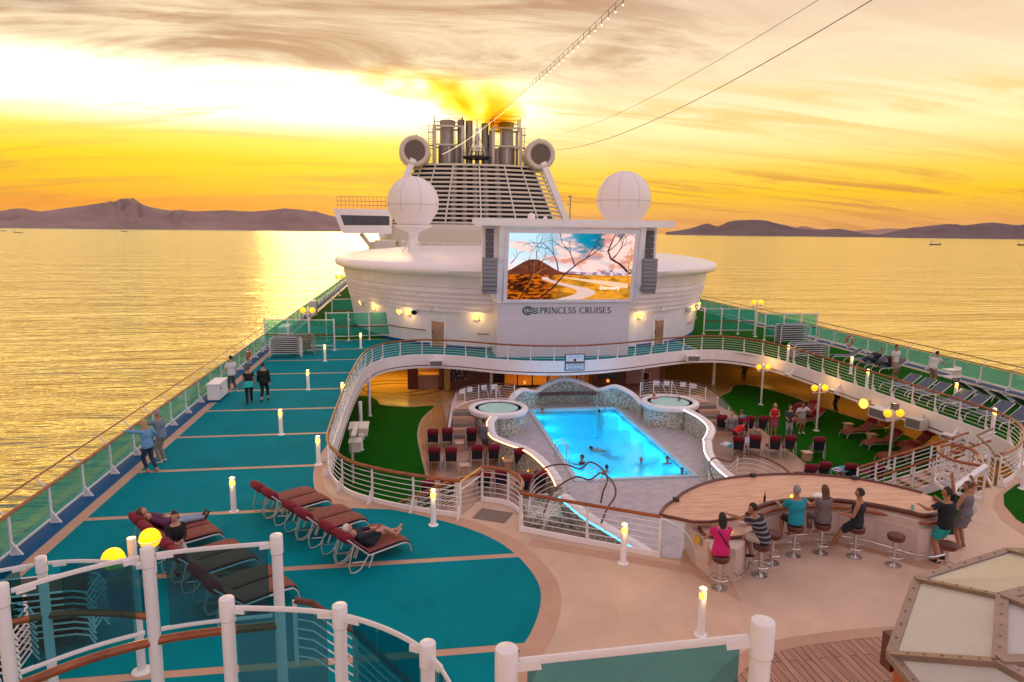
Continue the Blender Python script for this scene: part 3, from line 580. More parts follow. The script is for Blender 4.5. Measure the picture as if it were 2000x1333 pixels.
# curved mosaic walls with white caps and light strips
def curved_wall(name, pts, z1, label, led=None, side=1, cap=.2, lo=None):
    P = interp(pts, 5); t_ = thing(name, label, 'low wall', (0, 0, 0)); zz = [p.z for p in P]
    s = MB(); s.ribbon([(p.x, p.y) for p in P], -3, [z - .06 for z in zz], .22); s.build('mosaic_face', M['mosaic'], t_)
    s = MB(); s.tube([(p.x, p.y, p.z) for p in P], cap, 12, flat=(1.0, .62)); s.build('cap', M['white'], t_)
    if led:
        oo = off([(p.x, p.y) for p in P], side * cap * 1.02); s = MB(); s.tube([(a[0], a[1], z + .02) for a, z in zip(oo, zz)], .03, 6); s.build('light_strip', led, t_)
    return t_
curved_wall('curved_wall', [(4.62, 36.1, -1.86), (4.3, 35.4, -1.8), (4.06, 34.3, -1.8), (4.02, 32.5, -1.85), (4.57, 31.4, -1.88), (5.31, 30.37, -1.9), (5.71, 28.85, -1.9), (5.94, 27.2, -1.95), (5.94, 25.9, -2.0)], -1.9, 'S shaped white capped wall with orange light strip left of the pool', M['ledo'], 1)
curved_wall('curved_wall', [(5.9, 25.0, -2.1), (6.38, 23.3, -2.2), (7.06, 21.6, -2.2), (7.7, 20.3, -2.3), (8.1, 19.4, -2.6)], -2.2, 'white capped wall with blue light strip behind the near balustrade', M['ledc'], 1, .24)
curved_wall('curved_wall', [(15.6, 36.2, -1.8), (15.72, 34.3, -1.78), (15.4, 32.4, -1.8), (14.3, 30.5, -1.82)], -1.9, 'white capped wall with white light strip running from the right hot tub', M['ledw'], 1)
curved_wall('curved_wall', [(14.2, 30.2, -1.78), (13.6, 28.6, -1.9), (13.4, 26.8, -2.0), (13.55, 25.4, -2.1), (14.0, 24.2, -2.25), (14.7, 23.2, -2.5)], -1.9, 'lower curling white wall with light strip right of the pool', M['ledw'], 1)
hump = [(5.75, 39.4, -2.35), (6.15, 40.7, -1.95), (6.9, 41.7, -1.72), (7.6, 42.1, -1.9), (8.05, 42.5, -1.98), (8.8, 43.0, -1.7), (10.05, 43.3, -1.38), (11.3, 43.0, -1.7), (12.05, 42.5, -1.98), (12.4, 42.1, -1.85), (13.1, 41.7, -1.62), (13.85, 40.6, -1.9), (14.1, 39.3, -2.3)]
hb = curved_wall('hump_wall', hump, -1.9, 'wavy white capped wall with bench behind the pool', None, 1, .22)
s = MB(); s.beam((8.2, 42.15, -2.12), (11.9, 42.15, -2.12), .4, .18); s.build('bench', M['darkwood'], hb)
for x in (7.3, 12.9): s = MB(); s.box((x, 42.9, -1.5), (.15, .15, .18)); s.build('step_lamp', emis('orange_lamp', (1, .2, .03), 1.6), hb)
for (x, y) in ((4.45, 31.05), (5.35, 29.2)):
    s = MB(); s.ball((x - .17, y, -2.5), .045, 8, 6); s.build('marker_lamp', M['lamp'], None); tag(col.objects[-1], 'tiny amber marker lamp low on the mosaic wall, %s one' % ('farther' if y > 30 else 'nearer'), 'lamp')
# ================================================================ OVAL HOUSE
HC = (10.4, 67.0)
def sup(a, b, n=2.3, k=96, c=HC, a0=0, a1=2 * math.pi, closed=True):
    out = []
    for i in range(k if closed else k + 1):
        t_ = a0 + (a1 - a0) * i / k; ct, st = math.cos(t_), math.sin(t_)
        out.append((c[0] + a * math.copysign(abs(ct) ** (2 / n), ct), c[1] + b * math.copysign(abs(st) ** (2 / n), st)))
    return out
def stack(prof, k=128, n=2.3, c=HC):
    """rings of a superellipse wall: prof = [(half_x, half_y, z)]"""
    vs = []
    for a, b, z in prof: vs += [(x, y, z) for x, y in sup(a, b, n, k, c)]
    fs = [(i * k + j, i * k + (j + 1) % k, (i + 1) * k + (j + 1) % k, (i + 1) * k + j) for i in range(len(prof) - 1) for j in range(k)]
    return vs, fs, k
hs = thing('deck_house', 'big oval white deck house with rounded overhanging roof behind the pool', 'deck house')
pr = [(15.6, 20.9, 0), (15.75, 21.0, 1.2), (15.95, 21.1, 2.55)]
z = 2.6
for i in range(5):
    a = 15.85 + i * .09; b = 21.15 + i * .07
    pr += [(a, b, z), (a + .17, b + .17, z + .01), (a + .17, b + .17, z + .09), (a + .02, b + .02, z + .12), (a + .06, b + .05, z + .33)]; z += .34
pr += [(16.4, 21.55, 4.35), (16.5, 21.65, 5.2)]
s = MB(); vs, fs, k = stack(pr); s.add(vs, fs, True); s.build('wall', M['white2'], hs, 25)
s = MB(); vs, fs, k = stack([(16.3, 21.5, 5.15), (16.8, 22.1, 5.15), (17.1, 22.45, 5.28), (17.2, 22.6, 5.56), (17.05, 22.45, 5.8), (16.5, 21.9, 5.98), (15.2, 20.4, 6.2), (12, 16.8, 6.48), (8, 12, 6.58), (.1, .1, 6.62)]); s.add(vs, fs, True); s.build('roof', M['white'], hs, 60)
s = MB(); vs, fs, k = stack([(15.62, 20.92, .02), (15.68, 20.98, .02), (15.69, 20.99, .22), (15.63, 20.93, .22)]); s.add(vs, fs, True); s.build('base_band', M['blue'], hs)
def front_y(x, z=1.0):
    a, b = 15.72, 20.98; q = abs((x - HC[0]) / a); return HC[1] - b * (1 - q ** 2.3) ** (1 / 2.3)
def wall_frame(x):
    y = front_y(x); y2 = front_y(x + .1); an = math.atan2(y2 - y, .1); return y, an
def wall_lamp(x, zz, par, big=True):
    y, an = wall_frame(x); n_ = Vector((math.sin(an), -math.cos(an)))
    px, py = x + n_.x * .22, y + n_.y * .22
    s = MB(); s.lathe([(0, -.13), (.12, -.1), (.16, 0), (.12, .1), (0, .13)], 12, (px, py, zz)); o = s.build('wall_lamp', M['lampw'], par)
    s = MB(); s.box((x + n_.x * .04, y + n_.y * .04, zz), (.16, .1, .3), an); s.lathe([(.05, -.2), (.17, -.14), (.17, -.12)], 12, (px, py, zz)); s.build('bracket', M['white'], o)
    light('wall_lamp_light', 'POINT', (x + n_.x * .55, y + n_.y * .55, zz), 26, (1, .6, .15), o, .12)
for x in (-2.6, .0, 4.6, 16.2, 22.1, 24.3): wall_lamp(x, 2.3, hs)
def flood(x, zz, par, tilt=0):
    y, an = wall_frame(x); n_ = Vector((math.sin(an), -math.cos(an))); c = Vector((x + n_.x * .35, y + n_.y * .35, zz)); d = Vector((n_.x * .8 + tilt, n_.y * .8, -.35)).normalized()
    q = d.to_track_quat('Z', 'Y').to_matrix()
    s = MB(); s.lathe([(.08, -.2), (.2, -.12), (.24, .05), (.24, .12), (.21, .12), (.2, .07), (0, .06)], 16, c, q); s.beam((x, y, zz + .05), c, .06, .06); o = s.build('floodlight', M['white'], par)
    s = MB(); s.lathe([(0, .1), (.2, .1)], 16, c, q); s.build('lens', M['lampw'] if tilt < .3 else M['paneglass'], o)
flood(-.55, 2.35, hs, -.25); flood(.5, 2.45, hs, .5); flood(21.2, 2.35, hs, .4); flood(22.9, 2.3, hs, -.1); flood(-3.6, 2.5, hs, 0)
def door(x, par, w=1.05):
    y, an = wall_frame(x); n_ = Vector((math.sin(an), -math.cos(an)))
    s = MB(); s.box((x + n_.x * .04, y + n_.y * .04, 1.12), (w, .08, 2.1), an); o = s.build('door', M['sunset_tint_steel'], par)
    s = MB()
    for dx, ww, zz, hh in ((-w / 2 - .05, .09, 1.15, 2.25), (w / 2 + .05, .09, 1.15, 2.25)): s.box((x + math.cos(an) * dx + n_.x * .05, y + math.sin(an) * dx + n_.y * .05, zz), (ww, .14, hh), an)
    s.box((x + n_.x * .05, y + n_.y * .05, 2.24), (w, .14, .09), an); s.build('frame', M['white'], o)
    s = MB(); s.box((x - math.cos(an) * w * .38 + n_.x * .11, y - math.sin(an) * w * .38 + n_.y * .11, 1.05), (.05, .05, .18), an); s.build('handle', M['dark'], o)
    s = MB(); s.box((x + .1 + n_.x * .2, y + n_.y * .2, 2.75), (.34, .3, .3), an); s.tube([(x - .6 + n_.x * .25, y + n_.y * .25, 2.66), (x - .4 + n_.x * .3, y + n_.y * .3, 2.85), (x - .1 + n_.x * .2, y + n_.y * .2, 2.88)], .03, 6); s.ball((x - .62 + n_.x * .25, y + n_.y * .25, 2.64), .07, 8, 6); s.build('camera_bracket', M['white'], par)
door(1.95, hs); door(18.1, hs)
def wall_rail(xs, zz, par):
    pts = []
    for x in xs:
        y, an = wall_frame(x); pts.append((x + math.sin(an) * .12, y - math.cos(an) * .12, zz))
    s = MB(); s.tube(pts, .035, 8); s.build('grab_rail', M['darkwood'], par)
wall_rail([-1.6 + i * .3 for i in range(10)], 1.15, hs); wall_rail([4.6, 4.9, 5.2, 5.4], 1.15, hs); wall_rail([21.5 + .25 * i for i in range(11)], 1.2, hs)
s = MB(); y, an = wall_frame(15.6); s.box((15.6, y - .06, 1.2), (.9, .1, 2.1), an); s.box((16.75, front_y(16.75) - .05, 2.1), (.25, .08, .28)); s.build('locker', M['white'], hs)
y, an = wall_frame(-3.3)
# ================================================================ SCREEN HOUSE
sc = thing('screen_tower', 'white front tower carrying the big outdoor movie screen above the pool', 'screen tower')
s = MB(); s.box((10.05, 45.4, 1.83), (8.95, 3.0, 3.66)); s.build('lower_wall', M['panel'], sc)
s = MB(); s.box((10.05, 45.55, 6.2), (9.3, 2.2, 4.7))
for x in (5.72, 14.92):   # side cheeks
    s.add([(x - .18, 43.9, 3.6), (x + .18, 43.9, 3.6), (x + .18, 42.75, 8.55), (x - .18, 42.75, 8.55), (x - .18, 46.6, 3.6), (x + .18, 46.6, 3.6), (x + .18, 46.6, 8.55), (x - .18, 46.6, 8.55)],
          [(0, 1, 2, 3), (4, 7, 6, 5), (0, 3, 7, 4), (1, 5, 6, 2), (0, 4, 5, 1), (3, 2, 6, 7)])
s.build('cabinet', M['white'], sc)
s = MB(); s.box((10.5, 43.6, 8.83), (13.0, 1.9, .34)); s.box((10.5, 42.75, 8.66), (12.6, .25, .2))
s.box((4.15, 42.5, 8.75), (.35, .4, .45)); s.lathe([(0, 9.0), (.22, 9.0), (.25, 9.15), (.2, 9.32), (0, 9.42)], 12, (7.7, 43.6, 0)); s.lathe([(0, 9.0), (.13, 9.0), (.12, 9.15), (0, 9.22)], 12, (8.6, 43.6, 0))
s.build('header_beam', M['white'], sc)
def scr(u, v, d=0.0):   # u across 0..1, v up 0..1 on the tilted screen plane
    return Vector((6.18 + u * (14.42 - 6.18), 43.80 + (42.95 - 43.80) * v, 3.85 + v * 4.30)) + Vector((0, -.981, -.194)) * d
s = MB()
for (u0, v0, u1, v1) in ((-.03, -.04, 1.03, 0), (-.03, 1, 1.03, 1.06), (-.03, 0, 0, 1), (1, 0, 1.03, 1)):
    q = [scr(u0, v0), scr(u1, v0), scr(u1, v1), scr(u0, v1)]; q2 = [p + Vector((0, -.10, -.02)) for p in q]
    s.add(q + q2, [(0, 3, 2, 1), (4, 5, 6, 7), (0, 1, 5, 4), (1, 2, 6, 5), (2, 3, 7, 6), (3, 0, 4, 7)])
s.build('screen_frame', M['white2'], sc)
# picture shown on the screen, painted point by point
NU, NV = 330, 172
uu, vv = np.meshgrid(np.linspace(0, 1, NU), np.linspace(0, 1, NV)); rng = np.random.RandomState(4)
def vnoise(x, y, seed=0, oct=5):
    r = np.random.RandomState(seed); out = np.zeros_like(x); amp = 1; tot = 0
    for o in range(oct):
        G = r.rand(64, 64); xi = np.floor(x).astype(int); yi = np.floor(y).astype(int); fx = x - xi; fy = y - yi; fx = fx * fx * (3 - 2 * fx); fy = fy * fy * (3 - 2 * fy)
        g = lambda a, b: G[(yi + b) % 64, (xi + a) % 64]
        out += amp * ((g(0, 0) * (1 - fx) + g(1, 0) * fx) * (1 - fy) + (g(0, 1) * (1 - fx) + g(1, 1) * fx) * fy); tot += amp; amp *= .55; x = x * 2.03; y = y * 2.03
    return out / tot
def lc(*c): return np.array([lin(q) for q in c])
def smooth(a, b, x): t_ = np.clip((x - a) / (b - a), 0, 1); return t_ * t_ * (3 - 2 * t_)
img = np.zeros((NV, NU, 3)); U = uu; V = vv
skyc = lc(190, 225, 240) * (1 - smooth(0.15, .6, U))[..., None] + lc(10, 130, 160) * smooth(0.15, .6, U)[..., None]
skyc = skyc * (1 - smooth(.6, .9, U))[..., None] + lc(20, 75, 100) * smooth(.6, .9, U)[..., None]
skyc = skyc * (1 - smooth(.75, .42, V) * .9)[..., None] + lc(250, 225, 225) * (smooth(.75, .42, V) * .9)[..., None]
cl = vnoise(U * 5 + V * 2, V * 7, 3); cm = smooth(.40, .60, cl + .30 * smooth(.48, .95, U) * smooth(1.0, .55, V) - .16 * smooth(.5, .2, U) + .32 * smooth(.86, 1.0, U) - .05)
cc = lc(250, 205, 195) * (1 - smooth(.45, .65, vnoise(U * 9, V * 12, 8)))[..., None] + lc(215, 145, 130) * smooth(.45, .65, vnoise(U * 9, V * 12, 8))[..., None]
img = skyc * (1 - cm[..., None]) + cc * cm[..., None]
mt = .40 + .05 * vnoise(U * 14, U * 0, 5) + .03 * smooth(.6, .9, U); k_ = (V < mt) & (V > .3); img[k_] = (lc(150, 120, 140) * 1.0)
snow = k_ & (vnoise(U * 30, V * 30, 9) > .5); img[snow] = lc(225, 200, 205)
hl_ = .38 + .23 * np.exp(-((U - .2) / .17) ** 2) + .01 * vnoise(U * 30, V * 0, 2); k_ = (V < hl_) & (U < .6); hn = vnoise(U * 16, V * 22, 11)[..., None]
hcol = lc(60, 26, 24) * (1 - hn) + lc(130, 70, 50) * hn; img[k_] = hcol[k_]
gr = V < .385 - .02 * U; gn = vnoise(U * 26, V * 40, 12)[..., None]; gn2 = vnoise(U * 8, V * 14, 13)[..., None]
gcol = lc(206, 120, 20) * gn + lc(246, 176, 60) * (1 - gn); left = smooth(.5, .3, U)[..., None]; gcol = gcol * (1 - left) + (lc(70, 32, 16) * smooth(.42, .6, gn) + lc(200, 98, 12) * (1 - smooth(.42, .6, gn))) * left
gcol = gcol * (1 - .5 * smooth(.45, .7, gn2)); img[gr] = gcol[gr]
riv = np.abs(U - (.46 + .30 * (V - .34) * -1 * np.sign(.3 - V) * .3 + .16 * np.sin(V * 14))) < (.10 - .22 * V); riv &= (V < .34); img[riv] = (lc(225, 190, 180) * (.8 + .3 * gn[..., 0:1]))[riv]
rv2 = (np.abs(V - (.345 - .25 * (U - .42))) < .03 * smooth(.4, .9, U) + .006) & (U > .42) & (U < .98); img[rv2] = (lc(236, 196, 160))
def stroke(p, w_, c):
    p = np.array(p)
    for a, b, w0, w1 in zip(p[:-1], p[1:], np.linspace(w_, w_ * .5, len(p) - 1), np.linspace(w_ * .9, w_ * .4, len(p) - 1)):
        d = b - a; ln = (d[0] * 1.9) ** 2 + d[1] ** 2 + 1e-9; tt = np.clip(((U - a[0]) * 1.9 * d[0] * 1.9 + (V - a[1]) * d[1]) / ln, 0, 1)
        dist = np.sqrt(((U - a[0] - d[0] * tt) * 1.9) ** 2 + (V - a[1] - d[1] * tt) ** 2); k = dist < (w0 + (w1 - w0) * tt); img[k] = c
def branch(x, y, an, ln, w_, c, dep):
    p = [(x, y)]
    for i in range(4): an += rng.uniform(-.28, .28); x += math.cos(an) * ln / 4 / 1.9; y += math.sin(an) * ln / 4; p.append((x, y))
    stroke(p, w_, c)
    if dep:
        for q in (2, 3, 4): branch(p[q][0], p[q][1], an + rng.choice([-1, 1]) * rng.uniform(.35, .8), ln * rng.uniform(.4, .65), w_ * .6, c, dep - 1)
br = lc(66, 34, 34)
stroke([(.25, .0), (.36, .17), (.46, .40), (.56, .56), (.66, .68), (.74, .80)], .014, br)
branch(.53, .52, 1.7, .4, .009, br, 2); branch(.62, .63, .9, .34, .008, br, 2); branch(.40, .45, 1.55, .5, .011, lc(90, 70, 100), 2); branch(.23, .5, 1.5, .42, .007, lc(100, 70, 80), 2)
stroke([(.98, .40), (.90, .54), (.82, .62), (.79, .74), (.82, .90), (.84, 1.0)], .018, br); branch(.83, .62, .8, .35, .009, br, 3); branch(.80, .75, .7, .3, .008, br, 3); branch(.10, .0, 1.0, .5, .012, br, 2); branch(.14, .15, .9, .4, .007, lc(180, 100, 40), 2); branch(.98, .28, 1.8, .35, .01, lc(200, 130, 20), 2); branch(.02, .55, .5, .2, .006, br, 1)
s = MB(); pts = [scr(u, v, .02) for v in np.linspace(0, 1, NV) for u in np.linspace(0, 1, NU)]
s.add(pts, [(j * NU + i, j * NU + i + 1, (j + 1) * NU + i + 1, (j + 1) * NU + i) for j in range(NV - 1) for i in range(NU - 1)])
ms = bpy.data.materials.new('screen_picture'); ms.use_nodes = True; n = ms.node_tree.nodes; n.clear(); at = n.new('ShaderNodeAttribute'); at.attribute_name = 'pic'; em = n.new('ShaderNodeEmission'); em.inputs[1].default_value = 1.12; ou = n.new('ShaderNodeOutputMaterial')
ms.node_tree.links.new(at.outputs['Color'], em.inputs[0]); ms.node_tree.links.new(em.outputs[0], ou.inputs[0])
me = s.mesh('screen_picture', ms); ca = me.color_attributes.new('pic', 'FLOAT_COLOR', 'POINT'); ca.data.foreach_set('color', np.concatenate([np.clip(img, 0, 1).reshape(-1, 3), np.ones((NU * NV, 1))], 1).ravel().astype(np.float32))
so_ = inst('screen', me, sc)
def text(txt, size, Mx, mt_, name, par, ext=.004, align='LEFT'):
    cu = bpy.data.curves.new('t', 'FONT'); cu.body = txt; cu.size = size; cu.extrude = ext; cu.align_x = align; tmp = bpy.data.objects.new('t', cu); col.objects.link(tmp); bpy.context.view_layer.update()
    me = bpy.data.meshes.new_from_object(tmp.evaluated_get(bpy.context.evaluated_depsgraph_get())); bpy.data.objects.remove(tmp); me.materials.clear(); me.materials.append(mt_); me.transform(Mx)
    return inst(name, me, par)
wallM = lambda x, y, z: Matrix.Translation((x, y, z)) @ Matrix.Rotation(R_(90), 4, 'X')
tp = scr(.745, .155, .05); text('Discovery', .34, Matrix.Translation(tp) @ Matrix.Rotation(R_(90 + 11), 4, 'X'), emis('screen_letters', (1, .95, .85), 1.1), 'channel_name', so_)
# lettering: built serif capitals
LET = {'P': ([(.12, 0, .12, 1, 'v'), ('arc', .12, .74, .42, .26, -90, 90)], .62), 'R': ([(.12, 0, .12, 1, 'v'), ('arc', .12, .75, .40, .25, -90, 90), (.3, .5, .72, 0, 'd')], .72), 'I': ([(.12, 0, .12, 1, 'v')], .3),
       'N': ([(.12, 0, .12, 1, 't'), (.12, 1, .78, 0, 'd'), (.78, 0, .78, 1, 't')], .95), 'C': ([('arc', .46, .5, .42, .5, 40, 320)], .86), 'E': ([(.12, 0, .12, 1, 'v'), (.12, 1, .56, 1, 'h'), (.12, .52, .48, .52, 'h'), (.12, 0, .6, 0, 'h')], .7),
       'S': ([('arc', .3, .74, .2, .25, 20, 270), ('arc', .3, .25, .22, .25, -160, 90)], .62), 'U': ([(.12, .35, .12, 1, 'v'), ('arc', .44, .35, .32, .35, 180, 360), (.76, .35, .76, 1, 't')], .95)}
def serif_text(txt, x, z, hgt, y, mt_, name, par):
    s = MB()
    def seg(a, b, w_): s.beam((x + a[0] * hgt, y, z + a[1] * hgt), (x + b[0] * hgt, y, z + b[1] * hgt), w_ * hgt, .012, up=(0, 1, 0))
    for k, ch in enumerate(txt):
        if ch == ' ': x += .5 * hgt; continue
        pr, wd = LET[ch]
        for q in pr:
            if q[0] == 'arc':
                _, cx_, cz_, rx, rz, a0, a1 = q; P = [(cx_ + rx * math.cos(R_(a0 + (a1 - a0) * i / 14)), cz_ + rz * math.sin(R_(a0 + (a1 - a0) * i / 14))) for i in range(15)]
                for a, b in zip(P[:-1], P[1:]): seg(a, b, .06 + .10 * abs(((a[0] + b[0]) / 2 - cx_) / rx))
            else:
                a = (q[0], q[1]); b = (q[2], q[3]); seg(a, b, {'v': .15, 't': .07, 'd': .15, 'h': .07}[q[4]])
                if q[4] in 'vt':
                    for e in (a, b):
                        if not (ch == 'U' and e[1] < .5): seg((e[0] - .12, e[1]), (e[0] + .12, e[1]), .05)
        x += (wd + .10) * hgt
    return s.build(name, mt_, par)
nav = smat('navy_lettering', C(20, 62, 92), .4)
serif_text('PRINCESS CRUISES', 8.42, 2.90, .40, 43.88, nav, 'lettering', sc)
s = MB()   # emblem: swirl head with three waves
cx_, cz_ = 7.62, 3.1
for (rx, rz, a0, a1, w_) in ((.34, .24, 60, 300, .10), (.17, .12, 40, 330, .06)):
    P = [(cx_ + rx * math.cos(R_(a0 + (a1 - a0) * i / 16)), cz_ + rz * math.sin(R_(a0 + (a1 - a0) * i / 16))) for i in range(17)]
    for a, b in zip(P[:-1], P[1:]): s.beam((a[0], 43.88, a[1]), (b[0], 43.88, b[1]), w_, .012, up=(0, 1, 0))
for j in range(3):
    P = [(7.68 + .62 * i / 12, 2.95 + .15 * j + .045 * math.sin(i / 12 * 6.3 + .6)) for i in range(13)]
    for a, b in zip(P[:-1], P[1:]): s.beam((a[0], 43.88, a[1]), (b[0], 43.88, b[1]), .075, .012, up=(0, 1, 0))
s.build('emblem', smat('teal_emblem', C(10, 88, 110), .4), sc)
s = MB(); s.box((10.05, 43.93, 3.68), (8.9, .3, .10)); s.box((10.05, 43.89, 2.5), (8.9, .03, .015)); s.build('ledge', M['white'], sc)
for sx_, nm in ((4.98, 'left'), (15.5, 'right')):
    t_ = thing('speaker_array', 'hanging column of grey loudspeakers at the %s of the movie screen' % nm, 'loudspeaker', (sx_, 43.1, 0))
    s = MB(); s.box((0, .35, 6.75), (.95, .35, 3.9)); s.build('column', M['white'], t_)
    for i in range(5):
        s = MB(); s.box((0, .12, 8.2 - i * .39), (.5, .3, .34)); s.build('speaker', smat('grille_grey', (.10, .10, .115), .6), t_) if i == 0 else inst('speaker', [c for c in t_.children][-1].data, t_, (0, 0, -i * .39))
    gm = smat('grille_light', (.24, .24, .26), .6); mm = None
    for i in range(9):
        a_ = max(0, i - 4) * 4.5; zz = 6.45 - i * .25
        if mm is None: s = MB(); s.box((0, 0, 0), (.92, .5, .225)); mm = s.mesh('cab', gm)
        o = inst('speaker_cabinet', mm, t_, (0, -.05 + .012 * max(0, i - 4) ** 2, zz)); o.rotation_euler = (R_(a_), 0, 0)
# ================================================================ DOMES
def dome(x, y, z0, zc, r, label):
    t_ = thing('radome', label, 'radome', (x, y, z0)); h_ = zc - z0
    zb = -.72 * r
    prof = [(r * .42, h_ + zb - .12), (r * .62, h_ - .86 * r)] + [(r * math.cos(a), h_ + r * math.sin(a)) for a in [R_(-22 + 112 * i / 18) for i in range(18)]] + [(0, h_ + r)]
    s = MB(); s.lathe(prof, 40); s.build('dome', smat('radome_shell', (.82, .77, .76), .45, var=.03), t_, 30)
    s = MB(); s.tube([((r + .006) * math.cos(a), (r + .006) * math.sin(a), h_ - .18) for a in [2 * math.pi * i / 40 for i in range(40)]], .018, 5, True)
    for k in range(8):
        a0 = 2 * math.pi * k / 8 + .3; s.tube([((r + .006) * math.cos(e) * math.cos(a0), (r + .006) * math.cos(e) * math.sin(a0), h_ + (r + .006) * math.sin(e)) for e in [R_(-22 + 110 * i / 14) for i in range(15)]], .014, 4)
    s.build('seam', smat('radome_seam', (.50, .45, .43), .5), t_)
    s = MB(); s.lathe([(.46, 0), (.38, .1), (.38, h_ - r * 1.22), (.55, h_ - r * 1.12), (r * .64, h_ - .97 * r), (r * .72, h_ - .93 * r), (r * .72, h_ - .88 * r)], 20); s.build('pedestal', M['white'], t_)
    for k in range(4): a0 = k * 1.57 + .5; s = MB(); s.beam((.42 * math.cos(a0), .42 * math.sin(a0), h_ - r * 1.5), (1.0 * math.cos(a0), 1.0 * math.sin(a0), .02), .06, .06); s.build('brace', M['rail'], t_)
dome(.30, 57, 6.45, 10.45, 2.08, 'white radar dome on a pedestal left of the funnel'); dome(17.35, 55, 6.45, 10.95, 2.2, 'white radar dome rising behind the right end of the screen beam')
# rails on the house roof
def railing(name, label, pts, h=1.1, hand='wood', bars=4, step=1.7, kerb=.16, base=None, postr=.028, brace=False, hr=.045, cat='railing', dz=0, br=.012, barmat=None):
    """balustrade: handrail, horizontal bars, kerb, one post mesh copied along the line"""
    P3 = [Vector((p[0], p[1], p[2] if len(p) > 2 else dz)) for p in pts]
    t_ = thing(name, label, cat, tuple(P3[0])); o0 = P3[0]; L_ = [p - o0 for p in P3]
    s = MB(); s.tube([p + Vector((0, 0, h)) for p in L_], hr, 8); s.build('handrail', M[hand], t_)
    if bars:
        for i in range(bars):
            s = MB(); s.tube([p + Vector((0, 0, kerb + (h - kerb) * (i + 1) / (bars + 1))) for p in L_], br, 5); s.build('bar', barmat or M['rail'], t_)
    if kerb > .05: s = MB(); s.ribbon([(p.x, p.y) for p in L_], [p.z + .0 for p in L_], [p.z + kerb for p in L_], .05); s.build('kerb', M['white'], t_)
    s = MB(); s.box((0, 0, h / 2), (postr * 2.2, postr * 1.3, h))
    if brace: s.add([(-.02, .05, .0), (-.02, .05, .42), (-.02, .26, 0), (.02, .05, 0), (.02, .05, .42), (.02, .26, 0)], [(0, 1, 2), (3, 5, 4), (0, 2, 5, 3), (1, 4, 5, 2), (0, 3, 4, 1)])
    pm = s.mesh('post', M['rail'])
    for p, d in walk(L_, step):
        inst('post', pm, t_, p, math.atan2(d.y, d.x))
    return t_
rr = sup(11.2, 15.4, 2.3, 60, HC, R_(180), R_(360), False)
railing('roof_railing', 'thin white railing round the top of the deck house roof', [(x, y, 6.5) for x, y in rr], .75, 'rail', 2, 1.6, 0, postr=.015, hr=.022)
# ================================================================ FUNNEL
FC = (10.4, 110)
fn = thing('funnel', 'towering white slatted ship funnel with jet pods and exhaust stacks', 'funnel', (0, 0, 0))
s = MB(); vs, fs, k = stack([(15.2, 10.2, 6.5), (14.6, 9.8, 9.1), (14.2, 9.5, 9.15), (14.0, 9.4, 7.9), (13.7, 9.2, 10.3)], 80, 2.6, FC); s.add(vs[:80 * 3], fs[:160], True); s.build('base', M['cream'], fn)
s = MB(); vs, fs, k = stack([(14.6, 9.8, 0.02), (14.2, 9.5, 9.0)], 80, 2.6, FC); s.add(vs, fs, True)
s.box((10.4, 99.8, 4.2), (24, .3, 8.4)); s.build('skirt', M['cream'], fn)
zt0, zt1 = 9.4, 18.0
def fw(z): q = (z - zt0) / (zt1 - zt0); return 14.4 - 4.0 * q, 9.0 - 3.4 * q
nsl = 14; sla = M['cream']
for i in range(nsl):
    z_ = zt0 + (zt1 - zt0) * i / (nsl - 1); a, b = fw(z_); P = sup(a, b, 2.5, 44, FC, R_(176), R_(364), False)
    s = MB(); s.tube([(x, y, z_) for x, y in P], .13, 6, flat=(.8, 1.3)); s.build('slat', sla, fn)
for an in [R_(180 + 180 * (j + .5) / 11) for j in range(11)]:
    pts = []; s = MB()
    for i in range(9):
        z_ = zt0 - .5 + (zt1 - zt0 + .3) * i / 8; a, b = fw(max(z_, zt0)); ct, st = math.cos(an), math.sin(an); pts.append((FC[0] + (a + .1) * math.copysign(abs(ct) ** .8, ct), FC[1] + (b + .1) * math.copysign(abs(st) ** .8, st), z_))
    for p, q in zip(pts[:-1], pts[1:]): s.beam(p, q, .2, .12)
    s.build('upright', M['cream'], fn)
s = MB(); vs, fs, k = stack([(12.2, 5.5, 7), (13.2, 5.2, 9.5), (9.3, 3.6, 18.2), (.1, .1, 18.2)], 40, 2.6, (FC[0], FC[1] + 1)); s.add(vs, fs, True); s.build('inner_casing', smat('dark_casing', (.012, .015, .024), .6, var=.4, vscale=.8), fn)
s = MB()
for sx_ in (-1, 1):
    for j in range(26):
        r_ = random.random
        x = FC[0] + sx_ * (7.6 + r_() * 3.6); y = FC[1] - 2 + r_() * 3; z0 = 9 + r_() * 7; s.box((x - sx_ * max(0, (z0 - 11)) * .35, y, z0), (.15 + r_() * .9, .2, .15 + r_() * 1.1))
s.build('machinery', M['dark'], fn)
s = MB()
for x in (6.5, 8.2, 9.9, 11.6, 13.6): s.tube([(x, FC[1] - 5.6, 8), (x + (FC[0] - x) * .1, FC[1] - 3.6, 18.2)], .42, 12)
s.build('flue', M['dsteel'], fn)
